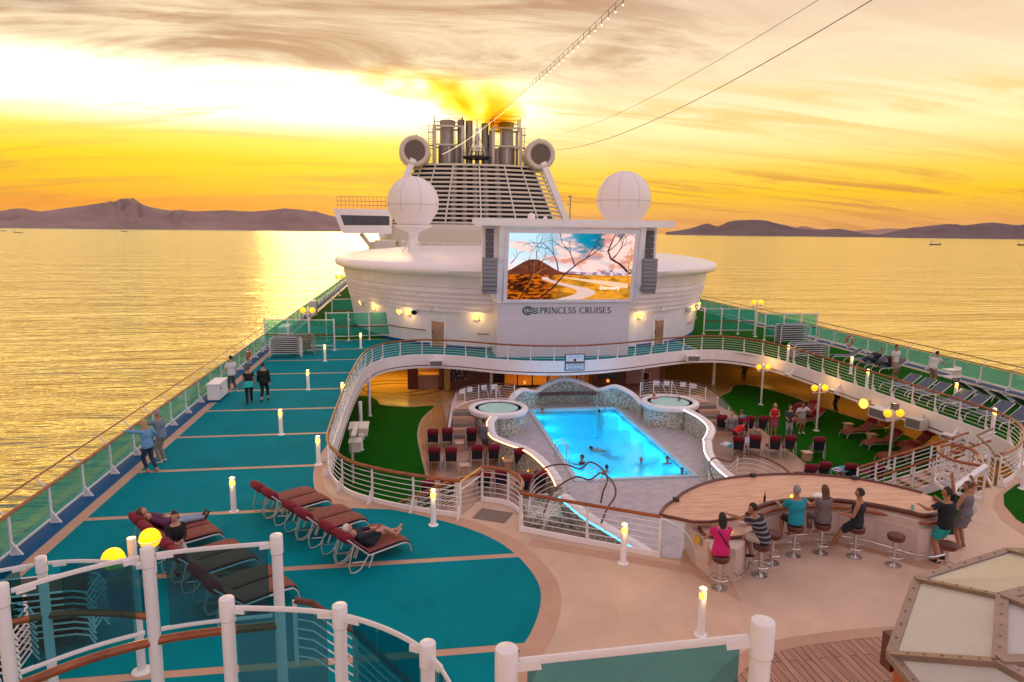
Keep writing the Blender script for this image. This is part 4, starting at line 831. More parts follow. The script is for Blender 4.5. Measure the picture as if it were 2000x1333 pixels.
for sx_ in (-1, 1):
    s = MB(); s.beam((FC[0] + sx_ * 14.6, 103.5, 7.2), (FC[0] + sx_ * 9.7, 104.5, 18.6), .9, .7, (0, 1, 0)); s.build('side_leg', M['white'], fn)
    px, py, pz = FC[0] + sx_ * (9.3 if sx_ > 0 else 9.5), 104.5, 19.75
    s = MB(); s.lathe([(1.5, -.2), (1.7, -.42), (1.98, -.45), (2.2, -.3), (2.28, 0), (2.34, 1.2), (2.4, 3), (2.05, 6), (1.7, 9), (1.3, 10.5)], 36, (px, py, pz), Matrix.Rotation(R_(-90), 3, 'X')); o = s.build('jet_pod', smat('pod_paint', (.62, .56, .48), .35), fn)
    s = MB(); s.lathe([(1.51, -.25), (1.44, .2), (1.4, 3.2), (0, 3.2)], 32, (px, py, pz), Matrix.Rotation(R_(-90), 3, 'X')); s.build('intake', smat('pod_intake', (.14, .11, .09), .5, metal=.3), o)
    s = MB(); s.tube([(px - sx_ * .3, py + 1, pz + 2.15), (px - sx_ * .2, py + .2, pz + 2.35), (px - sx_ * .9, py + .3, pz + 2.0), (px - sx_ * 1.8, py + .6, pz + 1.0), (px - sx_ * 2.3, py + .8, pz - .4)], .06, 5); s.build('pod_pipe', M['dark'], o)
    # stack house
    hx = FC[0] + sx_ * 4.4; s = MB(); w_, d_ = 4.2, 3.8; y_ = 108
    for ax in (-1, 1):
        for ay in (-1, 1): s.box((hx + ax * w_ / 2, y_ + ay * d_ / 2, 21), (.44, .44, 5.6))
        s.box((hx, y_ + ax * d_ / 2, 23.7), (w_, .26, .28)); s.box((hx, y_ + ax * d_ / 2, 21), (w_, .22, .22)); s.box((hx + ax * w_ / 2, y_, 23.7), (.26, d_, .28)); s.box((hx + ax * w_ / 2, y_, 21), (.22, d_, .22))
    s.box((hx, y_ - d_ / 2 + .1, 19.6), (.2, .2, 2.3)); s.box((hx - .9 * sx_, y_ - d_ / 2 + .1, 22.3), (.14, .14, 2.2))
    s.build('stack_frame', smat('warm_white', (.58, .53, .46), .45), fn)
    s = MB(); s.lathe([(1.3, 18.3), (1.3, 21.0), (1.1, 21.2), (1.05, 21.4), (1.05, 23.6)], 24, (hx + sx_ * .2, y_, 0)); s.lathe([(1.2, 23.8), (1.2, 24.7), (.9, 24.8), (.9, 24.3)], 24, (hx + sx_ * .1, y_, 0)); s.lathe([(.6, 18.4), (.6, 20.8)], 14, (hx - sx_ * 1.3, y_, 0)); s.build('exhaust_stack', smat('stack_steel', (.34, .31, .28), .4, metal=.4, var=.2, vscale=1.5), fn)
    s = MB()
    for zz in (24.3, 24.8, 25.4): s.tube([(hx + a * w_ / 2, y_ + b * d_ / 2, zz) for a, b in ((-1, -1), (1, -1), (1, 1), (-1, 1))], .035, 4, True)
    for a in range(9):
        for b in (-1, 1): s.box((hx - w_ / 2 + w_ * a / 8, y_ + b * d_ / 2, 24.6), (.04, .04, 1.3))
        for b in (-1, 1): s.box((hx + b * w_ / 2, y_ - d_ / 2 + d_ * a / 8, 24.6), (.04, .04, 1.3))
    s.build('stack_rail', M['dsteel'], fn)
    s = MB(); lx = hx + sx_ * (w_ / 2 + .55)
    for zz in [18.5 + .35 * i for i in range(15)]: s.box((lx, y_, zz), (.7, .05, .05))
    for dx in (-.35, .35): s.box((lx + dx, y_, 21.4), (.07, .07, 6.1))
    for zz in (19.5, 21, 22.9): s.box((lx, y_ - .5, zz), (1.0, .9, .06)); s.tube([(lx - .5, y_ - .95, zz + .9), (lx + .5, y_ - .95, zz + .9)], .035, 4)
    s.build('ladder', M['dsteel'], fn)
s = MB()
for x, r_, z1 in ((8.0, .55, 25), (9.25, .55, 24.9), (11.7, .55, 24.6), (10.5, .35, 23.1), (12.6, .4, 22.9)): s.lathe([(r_, 18.2), (r_, z1), (r_ * .8, z1 + .03), (r_ * .8, z1 - .6)], 18, (x, 108.6, 0))
s.build('exhaust_pipe', M['dsteel'], fn)
s = MB(); s.lathe([(2.0, 19.0), (2.2, 19.2), (2.2, 19.3), (0, 19.3)], 24, (10.2, 105.8, 0)); s.box((12.0, 105.0, 18.2), (.4, .4, 2.4)); o = s.build('platform', M['dark'], fn)
s = MB()
for z_ in (19.8, 20.3): s.tube([(10.2 + 2.1 * math.cos(a), 105.8 + 2.1 * math.sin(a), z_) for a in [2 * math.pi * i / 24 for i in range(24)]], .03, 4, True)
for a in [2 * math.pi * i / 10 for i in range(10)]: s.box((10.2 + 2.1 * math.cos(a), 105.8 + 2.1 * math.sin(a), 19.8), (.05, .05, 1.05))
s.build('platform_rail', M['dsteel'], o)
s = MB()
for dx, dy in ((-1.3, -.6), (1.3, -.6), (-.7, .8), (.7, .8)): s.tube([(10.2 + dx, 105.8 + dy, 19.3), (10.2, 105.8, 23.2)], .07, 5)
s.tube([(10.2, 105.8, 19.3), (10.2, 105.8, 24.6)], .09, 6); s.box((10.2, 104.9, 20.5), (.9, .3, .8)); s.ball((10.35, 104.7, 20.6), .3, 10, 8); s.box((10.2, 105.8, 23.3), (.5, .3, .3)); s.build('radar_mast', M['white'], fn)
# ================================================================ WING
bw = thing('lookout_wing', 'white glazed lookout wing jutting over the left side beyond the deck house', 'bridge wing')
y_ = 85.0
s = MB(); s.add([(-8.9, y_, 10.35), (-8.2, y_, 8.25), (-7.9, y_, 7.8), (-2.2, y_, 7.8), (-2.2, y_, 10.7), (-8.9, y_, 10.7), (-8.9, y_ + 3, 10.35), (-8.2, y_ + 3, 8.25), (-7.9, y_ + 3, 7.8), (-2.2, y_ + 3, 7.8), (-2.2, y_ + 3, 10.7), (-8.9, y_ + 3, 10.7)],
               [(0, 1, 2, 3, 4, 5), (11, 10, 9, 8, 7, 6)] + [(i, i + 6, (i + 1) % 6 + 6, (i + 1) % 6) for i in range(6)]); s.build('body', M['white'], bw)
s = MB(); s.add([(-8.15, y_ - .02, 9.95), (-7.75, y_ - .02, 8.75), (-2.4, y_ - .02, 8.8), (-2.4, y_ - .02, 9.9)], [(0, 1, 2, 3)]); s.add([(-8.15, y_ - .0, 9.95), (-7.75, y_ - .0, 8.75), (-2.4, y_ - .0, 8.8), (-2.4, y_ - .0, 9.9)], [(0, 1, 2, 3)]); o = s.build('window', M['paneglass'], bw)
s = MB()
for x in (-6.6, -5.2, -3.8): s.box((x, y_ - .04, 9.35), (.07, .04, 1.15))
s.build('mullion', M['dark'], o)
s = MB(); s.beam((-5.9, y_ + 1, 7.8), (-3.9, y_ + 1, 5.2), .5, .5); s.box((-4.2, y_ + 1.5, 6.2), (1.6, 2.2, 1.2)); s.box((-3, y_ + 2, 3.5), (2.5, 4, 7)); s.build('support', M['cream'], bw)
s = MB()
for zz in (11.15, 11.6, 12.15): s.tube([(-8.5, y_ + .2, zz), (-2.3, y_ + .2, zz)], .03, 4); s.tube([(-8.5, y_ + .2, zz), (-8.5, y_ + 2.8, zz)], .03, 4)
for i in range(14): s.box((-8.5 + i * .47, y_ + .2, 11.45), (.05, .05, 1.5))
s.build('wing_rail', M['dsteel'], bw)
# small mast at the right of the funnel
s = MB(); s.tube([(25.3, 108, 6), (25.3, 108, 14.0)], .1, 6); s.box((25.2, 108, 13.8), (.5, .2, .2)); s.box((24.9, 108, 12.6), (.7, .1, .1)); o = s.build('light_mast', M['dsteel']); tag(o, 'thin mast standing right of the funnel leg', 'mast')
# ================================================================ CABLES
def catenary(a, b, sag, n=40):
    a = Vector(a); b = Vector(b); return [a.lerp(b, i / n) - Vector((0, 0, sag * 4 * (i / n) * (1 - i / n))) for i in range(n + 1)]
# ================================================================ BALUSTRADES
bal = [(p[0], p[1]) for p in off(HL, -.1)] if False else HL
railing('balustrade', 'long curved white balustrade with wooden handrail around the pool opening', HL, 1.1, 'wood', 5, 1.5, .14, postr=.026, brace=True, hr=.055)
railing('balustrade', 'short curved balustrade beside the metal grate at the head of the near stairs', [(p.x, p.y) for p in interp([(2.1, 19.9, 0), (2.84, 19.46, 0), (3.12, 18.6, 0), (2.95, 17.75, 0)], 5)], 1.1, 'wood', 5, .9, .14, hr=.055)
bs = railing('balustrade', 'straight balustrade with wooden handrail between the grate and the bar', [(2.93, 17.65), (4.3, 16.8), (6.22, 15.66)], 1.1, 'wood', 5, 1.9, .14, brace=True, hr=.05)
s = MB(); P = [Vector((6.22 - 2.93, 15.66 - 17.65, 0))]
q = [(0, 0), (0, 1.05)] + [(.95 * math.sin(R_(a)), .1 + .95 * math.cos(R_(a))) for a in range(8, 92, 6)] + [(.95, 0)]
d = Vector((.74, -.50)).normalized(); vs = [(3.29 + d.x * a, -1.99 + d.y * a, b) for a, b in q]
s.add(vs, [tuple(range(len(vs)))]); s.build('end_pane', glassmat('clear_pane', (.93, .93, .94), .25), bs)
s = MB(); s.tube(vs[1:], .018, 5); s.build('pane_edge', M['rail'], bs)
# gate chains and stairs down on the left
def flight(name, label, path, z0, z1, wid, rail_side=1, closed=False, mt=None, n=15):
    P = interp([(a, b, 0) for a, b in path], 6); W = walk(P, 99); t_ = thing(name, label, 'stairs', (path[0][0], path[0][1], 0)); o0 = Vector((path[0][0], path[0][1], 0))
    L_ = [p - o0 for p in P]; seg = [(L_[i + 1] - L_[i]).length for i in range(len(L_) - 1)]; tot = sum(seg)
    def at(u):
        d_ = tot * u; i = 0
        while i < len(seg) - 1 and d_ > seg[i]: d_ -= seg[i]; i += 1
        return L_[i].lerp(L_[i + 1], min(1, d_ / seg[i])), (L_[i + 1] - L_[i]).normalized()
    s = MB()
    for k in range(n):
        p, d_ = at((k + .5) / n); s.box((p.x, p.y, z0 + (z1 - z0) * (k + 1) / (n + 1) - .02), (tot / n * 1.15, wid, .05), math.atan2(d_.y, d_.x))
    s.build('treads', mt or M['tan'], t_)
    for sd in (-1, 1):
        s = MB(); pts = []; 
        for k in range(13):
            p, d_ = at(k / 12); nn_ = Vector((-d_.y, d_.x, 0)); pts.append(p + nn_ * wid / 2 * sd + Vector((0, 0, z0 + (z1 - z0) * k / 12)))
        s.ribbon([(p.x, p.y) for p in pts], [p.z - .28 for p in pts], [p.z + .04 for p in pts], .05); s.build('stringer', M['white'], t_)
        if rail_side in (sd, 2):
            s = MB(); s.tube([p + Vector((0, 0, .98)) for p in pts], .04, 8); s.build('handrail', M['wood'], t_)
            for h in (.2, .36, .52, .68, .84): s = MB(); s.tube([p + Vector((0, 0, h)) for p in pts], .012, 5); s.build('bar', M['rail'], t_)
            for k in range(0, 13, 2): s = MB(); s.box(pts[k] + Vector((0, 0, .49)), (.05, .05, .98)); s.build('post', M['rail'], t_)
    return t_
flight('staircase', 'curved stairs going down inside the near left balustrade', [(1.7, 19.5), (1.0, 20.4), (0, 21.2), (-1.0, 22.4), (-1.6, 24.0)], 0, -3, 1.0, 2)
gt = thing('stair_gate', 'gate bars with a painted yellow glint closing the head of the near stairs', 'gate', (1.35, 18.75, 0)); 
for h in (1.08, .82): s = MB(); s.tube([(0, 0, h), (.75, 1.15, h + .02)], .022, 6); s.build('bar', smat('yellow_lit_metal', (.8, .45, .1), .25, metal=.8), gt) if h > 1 else s.build('bar', M['rail'], gt)  # yellow light on the upper bar is put into its metal colour
s = MB(); s.box((2.3, 18.75, .01), (1.0, .75, .012), R_(-28))
for i in range(14): s.box((2.3 + (-.45 + i * .07) * math.cos(R_(-28)), 18.75 + (-.45 + i * .07) * math.sin(R_(-28)), .022), (.025, .72, .012), R_(-28))
o = s.build('floor_grate', smat('grate_metal', (.26, .21, .18), .5, metal=.5)); tag(o, 'rectangular metal floor grate beside the near stair head', 'grate')
# right hand stairs and looping rails by the standing couple
flight('staircase', 'white stairs with wooden handrail behind the right end of the bar', [(20.6, 21.4), (19.2, 21.4), (17.8, 21.4), (16.2, 21.4)], -.02, -1.2, 1.0, 2, n=8)
railing('loop_railing', 'oval looping white railing with wooden handrail beside the raised arm', [(p.x, p.y) for p in interp([(17.75, 18.05, 0), (17.2, 18.75, 0), (17.35, 19.5, 0), (17.85, 20.1, 0), (18.45, 20.2, 0), (18.7, 19.7, 0), (18.45, 19.1, 0), (18.0, 18.6, 0)], 6)], 1.1, 'wood', 5, .75, .1, hr=.05)
railing('loop_railing', 'short railing turning back to the wooden balustrade end at right', [(18.95, 18.95), (19.6, 19.9), (20.3, 21.2), (21.6, 21.9)], 1.08, 'darkwood', 5, .9, .1, hr=.035)
s = MB(); s.tube([(15.0, 16.25, .85), (15.67, 16.92, .95), (17.7, 18.05, 1.12)], .085, 12); s.tube([(15.1, 16.35, 0), (15.1, 16.35, .9)], .05, 8); s.tube([(16.6, 17.4, -.4), (16.6, 17.4, 1.0)], .05, 8)
o = s.build('tube_rail', M['rail'], None); tag(o, 'thick pale tubular rail sloping behind the standing couple', 'rail')
s = MB()
for (bx, by) in ((17.25, 18.9), (16.9, 17.9)):
    s.tube([(bx + .10 * math.cos(i * .9), by + .10 * math.sin(i * .9), -1.6 + i * .085) for i in range(30)], .016, 5)
o = s.build('wavy_baluster', M['rail'], None); tag(o, 'wavy twisting white balusters hanging below the loop railing', 'baluster')
# tub stairs and railings
for sg, nm in ((1, 'left'), (-1, 'right')):
    mx = lambda x: x if sg == 1 else 20.07 - x
    pts = [(1.85, 34.9, -2.95), (1.95, 35.7, -2.65), (2.15, 36.8, -2.2), (2.5, 38.1, -1.85), (3.2, 39.2, -1.8), (4.3, 39.9, -1.8), (5.5, 39.9, -1.8), (6.1, 39.5, -1.8)]
    P = interp(pts, 4); railing('tub_railing', 'curved white railing around the %s hot tub steps' % nm, [(mx(p.x), p.y, p.z) for p in P], .95, 'darkwood', 5, 1.15, .06, hr=.03)
    t_ = thing('tub_steps', 'curved grey steps climbing to the %s hot tub' % nm, 'steps', (mx(2.7), 36.5, -3))
    for k in range(6):
        s = MB(); y0_ = -1.6 + k * .42; s.box((0 - sg * (0.12 - .05 * k), y0_ + 1.2, (k + 1) * .1), (1.25, 2.4 - k * .2, (k + 1) * .2 - .0)) if False else s.box((0 + sg * .04 * k, y0_ + .21, (k + 1) * .1), (1.25, .41, (k + 1) * .2)); s.build('step', smat('grey_step', (.20, .17, .14), .6, var=.3, vscale=6) if k % 2 else M['tan'], t_)
    s = MB(); s.box((sg * 1.2, 2.2, .6), (3.4, 1.9, 1.19)); s.build('landing', M['tan'], t_)
    for j, (a, b) in enumerate(((2.9, 39.0), (3.4, 39.45), (4.3, 39.9), (4.9, 40.0))):
        s = MB(); s.box((mx(a), b - .08, -1.05), (.34, .03, .3), R_(20) * sg); o = s.build('life_vest_plate', smat('plate_white', (.66, .66, .72), .5) if j == 0 else col.objects['life_vest_plate'].data.materials[0]); tag(o, 'small white plate hung on the %s hot tub railing, number %s from the steps side' % (nm, ('one', 'two', 'three', 'four')[j]), 'plate', 'white plates on the hot tub railings')
    t_ = thing('tub_handrails', 'pair of angled steel grab rails at the %s hot tub' % nm, 'grab rail', (mx(4.6), 39.0, -1.7))
    for dx in (-.35, .35): s = MB(); s.tube([(dx, .5, -.1), (dx, .45, .75), (dx + .1, .2, .8), (dx + .25, -.5, .1)], .025, 6); s.build('bar', M['chrome'], t_)
# curly railings at the pool steps
def curly(path, h, label, zb):
    P = interp([(a, b, c) for a, b, c in path], 7); t_ = thing('curly_railing', label, 'railing', (0, 0, 0))
    s = MB(); s.tube(P, .035, 8); s.build('handrail', M['darkwood'], t_)
    k = int(len(P) * .7)
    for f in (.2, .4, .6, .8): s = MB(); s.tube([(p.x, p.y, p.z - (p.z - zb) * f) for p in P[:k]], .013, 5); s.build('bar', M['rail'], t_)
    for i in (0, k // 2, k - 1): s = MB(); s.tube([P[i], (P[i].x, P[i].y, zb)], .03, 6); s.build('post', M['rail'], t_)
    s = MB(); c = P[int(len(P) * .8)]; s.tube([(c.x - .15 + .28 * math.cos(a), c.y - .15 + .1 * math.sin(a), c.z - .35 + .28 * math.sin(a)) for a in [2 * math.pi * i / 20 for i in range(20)]], .013, 5, True); s.build('ring', M['rail'], t_)
curly([(4.2, 23.6, -1.6), (4.6, 24.9, -1.25), (5.4, 25.9, -1.15), (6.2, 26.2, -1.2), (6.7, 25.75, -1.25), (7.2, 26.1, -1.1), (7.55, 25.6, -1.2), (7.6, 24.9, -1.4), (7.3, 24.4, -1.7), (7.15, 24.2, -2.1)], .8, 'dark railed curly balustrade at the near left pool steps, farther one', -2.3)
curly([(4.6, 22.6, -1.7), (5.2, 23.7, -1.3), (6.2, 24.6, -1.15), (6.75, 24.4, -1.2), (7.3, 24.8, -1.1), (7.55, 24.1, -1.2), (7.45, 23.3, -1.4), (6.95, 22.7, -1.7), (6.5, 22.2, -2.3)], .8, 'dark railed curly balustrade at the near left pool steps, nearer one', -2.3)
curly([(15.5, 24.2, -1.75), (15.4, 25.6, -1.45), (14.9, 26.8, -1.35), (14.2, 27.0, -1.35), (13.4, 26.3, -1.4), (12.9, 26.7, -1.35), (12.4, 26.1, -1.4), (12.1, 25.2, -1.55), (12.1, 24.4, -1.9), (12.5, 24.2, -2.3)], .8, 'dark railed curly balustrade at the right pool steps behind the bar', -2.4)
# lower deck steps
s = MB(); s.box((5.2, 25.2, -2.85), (1.5, 2.2, .3)); s.box((5.0, 24.6, -2.6), (1.3, 1.2, .3)); s.box((5.0, 25.5, -2.3), (.75, .12, .3)); s.box((5.9, 25.6, -2.3), (.7, .12, .3)); o = s.build('pool_step', M['mosaic']); tag(o, 'small mosaic steps between the two curved walls left of the pool', 'steps')
# ================================================================ SHIP RAILS WITH GLASS
def ship_rail(name, label, x, y0, y1, sgn, step=1.95):
    t_ = thing(name, label, 'railing', (x, y0, 0)); n_ = round((y1 - y0) / step); st = (y1 - y0) / n_
    s = MB(); s.tube([(0, 0, 1.08), (0, y1 - y0, 1.08)], .055, 8, flat=(1.2, .7)); s.build('handrail', M['wood'], t_)
    s = MB(); s.tube([(sgn * .32, 0, 1.34), (sgn * .32, y1 - y0, 1.34)], .028, 6); s.build('outer_handrail', M['wood'] if sgn < 0 else M['darkwood'], t_)
    s = MB(); s.box((0, (y1 - y0) / 2, .14), (.05, y1 - y0, .05)); s.build('lower_rail', M['rail'], t_)
    s = MB(); s.box((0, 0, .53), (.05, .09, 1.06)); s.add([(-sgn * .025, -.03, 0), (-sgn * .025, -.03, .35), (-sgn * .26, -.03, 0), (-sgn * .025, .03, 0), (-sgn * .025, .03, .35), (-sgn * .26, .03, 0)], [(0, 1, 2), (3, 5, 4), (0, 2, 5, 3), (1, 4, 5, 2), (0, 3, 4, 1)])
    s.beam((0, 0, 1.0), (sgn * .32, 0, 1.32), .03, .04); pm = s.mesh('post', M['rail'])
    s = MB(); s.box((0, st / 2, .60), (.012, st - .12, .84)); gm = s.mesh('glass_panel', M['glass'])
    for i in range(n_ + 1):
        inst('post', pm, t_, (0, i * st, 0))
        if i < n_: inst('glass_panel', gm, t_, (0, i * st, 0))
    return t_
ship_rail('glass_railing', 'long wooden topped glass railing along the left edge of the ship', -10.02, 8.0, 112.0, -1)
ship_rail('glass_railing', 'wooden topped glass railing along the right edge of the ship', 31.9, 16.0, 96.0, 1)
# tall glass wind screens across the side decks
def windscreen(name, label, pts, h=2.2, mid=1.05, r=.05, midmat='darkwood', lowglass=True, gl='glass'):
    t_ = thing(name, label, 'glass screen', (pts[0][0], pts[0][1], 0)); o0 = Vector((pts[0][0], pts[0][1], 0)); L_ = [Vector((p[0], p[1], 0)) - o0 for p in pts]
    s = MB(); s.lathe([(.14, 0), (.14, .04), (r, .06), (r, h - .25), (r * 1.2, h - .24), (r * 1.2, h), (0, h + .015)], 14); pm = s.mesh('post', M['rail'])
    for p in L_: inst('post', pm, t_, p)
    for a, b in zip(L_[:-1], L_[1:]):
        d_ = (b - a).normalized(); a2, b2 = a + d_ * .08, b - d_ * .08
        for zz in (h - .08, .35): s = MB(); s.beam(a2 + Vector((0, 0, zz)), b2 + Vector((0, 0, zz)), .03, .045); s.build('rail', M['rail'], t_)
        s = MB(); s.tube([a + Vector((0, 0, mid)), b + Vector((0, 0, mid))], .045, 8); s.build('handrail', M[midmat], t_)
        s = MB(); s.beam(a2 + Vector((0, 0, (mid + h) / 2)), b2 + Vector((0, 0, (mid + h) / 2)), .012, h - mid - .25); s.build('glass_panel', M[gl], t_)
        s = MB(); s.beam(a2 + Vector((0, 0, .7)), b2 + Vector((0, 0, .7)), .012, .6); s.build('glass_panel', M[gl], t_)
    return t_
windscreen('wind_screen', 'tall glass wind screen behind the stacked sun beds on the left deck', [(-9.9, 48.2), (-8.3, 47.9), (-6.85, 47.6), (-5.2, 47.5)])
windscreen('wind_screen', 'glass wind screen meeting the white house wall on the left', [(-6.2, 51.6), (-4.6, 51.7), (-3.1, 52.0), (-1.2, 52.2)])
windscreen('wind_screen', 'farther pair of glass screens beyond the left wind screens', [(-6.9, 62.0), (-5.0, 62.0)])
windscreen('wind_screen', 'glass wind screen across the right deck beside the house', [(23.9, 52.8), (25.35, 52.7), (26.8, 52.6), (28.2, 52.5)])
windscreen('wind_screen', 'glass wind screen behind the stacked blue loungers at right', [(27.4, 49.4), (28.9, 49.3), (30.3, 49.2), (31.6, 49.1)])
# ================================================================ LAMPS
def globe(par, x, y, z, r=.17, mt='lamp'):
    s = MB(); s.ball((x, y, z), r, 14, 10); o = s.build('globe', M[mt], par)
    s = MB(); s.tube([(x + r * 1.02 * math.cos(a), y + r * 1.02 * math.sin(a), z - .02) for a in [i * math.pi / 8 for i in range(16)]], .012, 4, True); s.lathe([(.07, z - r - .13), (.09, z - r), (.10, z - r + .05)], 10, (x, y, 0)); s.build('collar', M['rail'], o); return o
def lamp_post(x, y, z0, h, label, dirs=(0,), r=.06, group=None, gr=.17, off_=.33):
    t_ = thing('lamp_post', label, 'lamp post', (x, y, z0)); 
    s = MB(); s.lathe([(.18, 0), (.18, .03), (r, .06), (r, h), (0, h + .02)], 14); s.build('pole', M['rail'], t_)
    for a in (0, math.pi):
        a += dirs[0]; s = MB(); s.beam((0, 0, h - .5), (off_ * math.cos(a), off_ * math.sin(a), h - .42), .04, .04); s.build('arm', M['rail'], t_)
        globe(t_, off_ * math.cos(a), off_ * math.sin(a), h - .2, gr)
    light('lamp_light', 'POINT', (0, 0, h + .25), 22, (1, .55, .12), t_, .2); return t_
lamp_post(23.0, 41.3, -3, 2.75, 'white lamp post with two yellow globes on the right turf, farthest of three', gr=.17)
lamp_post(23.15, 35.2, -3, 2.75, 'white lamp post with two yellow globes on the right turf, middle of three', gr=.18)
l3 = lamp_post(23.0, 28.9, -3, 2.95, 'white lamp post with loudspeaker on top on the right turf, nearest of three', gr=.185)
s = MB(); s.box((0, -.02, 3.1), (.28, .24, .32)); s.lathe([(0, .13), (.09, .13)], 10, (0, 0, 3.1), Matrix.Rotation(R_(90), 3, 'X')); s.build('loudspeaker', M['dsteel'], l3)
lamp_post(-5.05, 12.5, 0, 2.66, 'white lamp post with two yellow globes behind the foreground glass', (R_(66),), .075, gr=.19, off_=.42)
lamp_post(-7.2, 49.6, 0, 2.75, 'lamp post with a yellow globe among the left wind screens', gr=.2)
lamp_post(27.6, 51.2, 0, 3.0, 'lamp post with two yellow globes among the right wind screens', gr=.2)
lamp_post(-8.8, 88, 0, 2.6, 'faraway lamp post by the left rail near the house', gr=.24)
def clocklamp(x, y, z, label):
    t_ = thing('round_lamp', label, 'lamp', (x, y, z)); s = MB(); s.lathe([(0, -.12), (.24, -.1), (.26, 0), (.24, .06), (0, .07)], 20, (0, 0, 0), Matrix.Rotation(R_(75), 3, 'X')); s.build('lens', M['lampw'], t_)
    s = MB(); s.tube([(.27 * math.cos(a), .27 * math.sin(a) * .3, .27 * math.sin(a)) for a in [i * math.pi / 10 for i in range(20)]], .025, 6, True); s.beam((0, 0, 0), (.5, .1, .1), .06, .06); s.build('bracket', M['dsteel'], t_)
clocklamp(23.55, 31.9, -.55, 'round yellow lamp on the fascia beside the big loudspeaker'); 
bl = None
def bollard(x, y, label):
    global bl
    if bl is None:
        bl = thing('bollard_light', label, 'bollard light', (x, y, 0), 0, 'white bollard lights on the upper deck')
        s = MB(); s.lathe([(.14, 0), (.14, .025), (.085, .035), (.08, .05), (.08, .83)], 18); s.build('column', M['white'], bl)
        s = MB(); s.lathe([(.072, .83), (.072, .97)], 18); s.build('lens', emis('bollard_glow', (1.0, .52, .05), 1.8), bl)
        s = MB(); s.lathe([(.083, .97), (.083, 1.04), (.06, 1.06), (0, 1.065)], 18)
        for a in range(4): s.box((.078 * math.cos(a * 1.57), .078 * math.sin(a * 1.57), .90), (.012, .012, .15), a * 1.57)
        s.box((0, 0, .90), (.01, .01, .01)); s.build('cap', M['white'], bl)
    else: dup(bl, (x, y, 0), 0, label, 'bollard light', 'white bollard lights on the upper deck')
    light('bollard_glow', 'POINT', (x, y, 1.12), 5, (1, .6, .2), None, .08); light('bollard_glow', 'POINT', (x + .0, y - .16, .9), 2.5, (1, .6, .2), None, .05)
for x, y, lb in ((-5.2, 19.95, 'bollard light on the teal deck just behind the front sun loungers'), (-3.28, 23.83, 'bollard light on the teal deck outside the near left bend of the balustrade'), (-5.23, 27.66, 'bollard light on the teal deck, third tan line from the front'),
                 (-5.29, 35.64, 'bollard light on the teal deck beyond the two strolling people in black'), (-5.38, 43.59, 'bollard light on the teal deck in front of the stacked sun beds'), (.56, 18.3, 'bollard light in front of the near balustrade by the stair gate'),
                 (5.2, 15.45, 'bollard light in front of the straight balustrade left of the bar'), (5.85, 12.26, 'bollard light standing alone on the cream deck nearest the camera'), (24.45, 40.93, 'bollard light behind the right balustrade, farthest on the turf'), (26.0, 36.62, 'bollard light on the right turf beside the far seated people'),
                 (24.45, 33.0, 'bollard light just behind the right balustrade near the blue loungers'), (26.7, 29.44, 'bollard light among the slate blue loungers'), (24.35, 24.7, 'bollard light behind the right balustrade near its end bend'), (19.9, 18.75, 'bollard light at the corner of the right turf by the stair rails'),
                 (-3.5, 48.4, 'bollard light peeping over the far left bend of the balustrade'), (-3.25, 32.43, 'bollard light partly hidden behind the left balustrade')): bollard(x, y, lb)
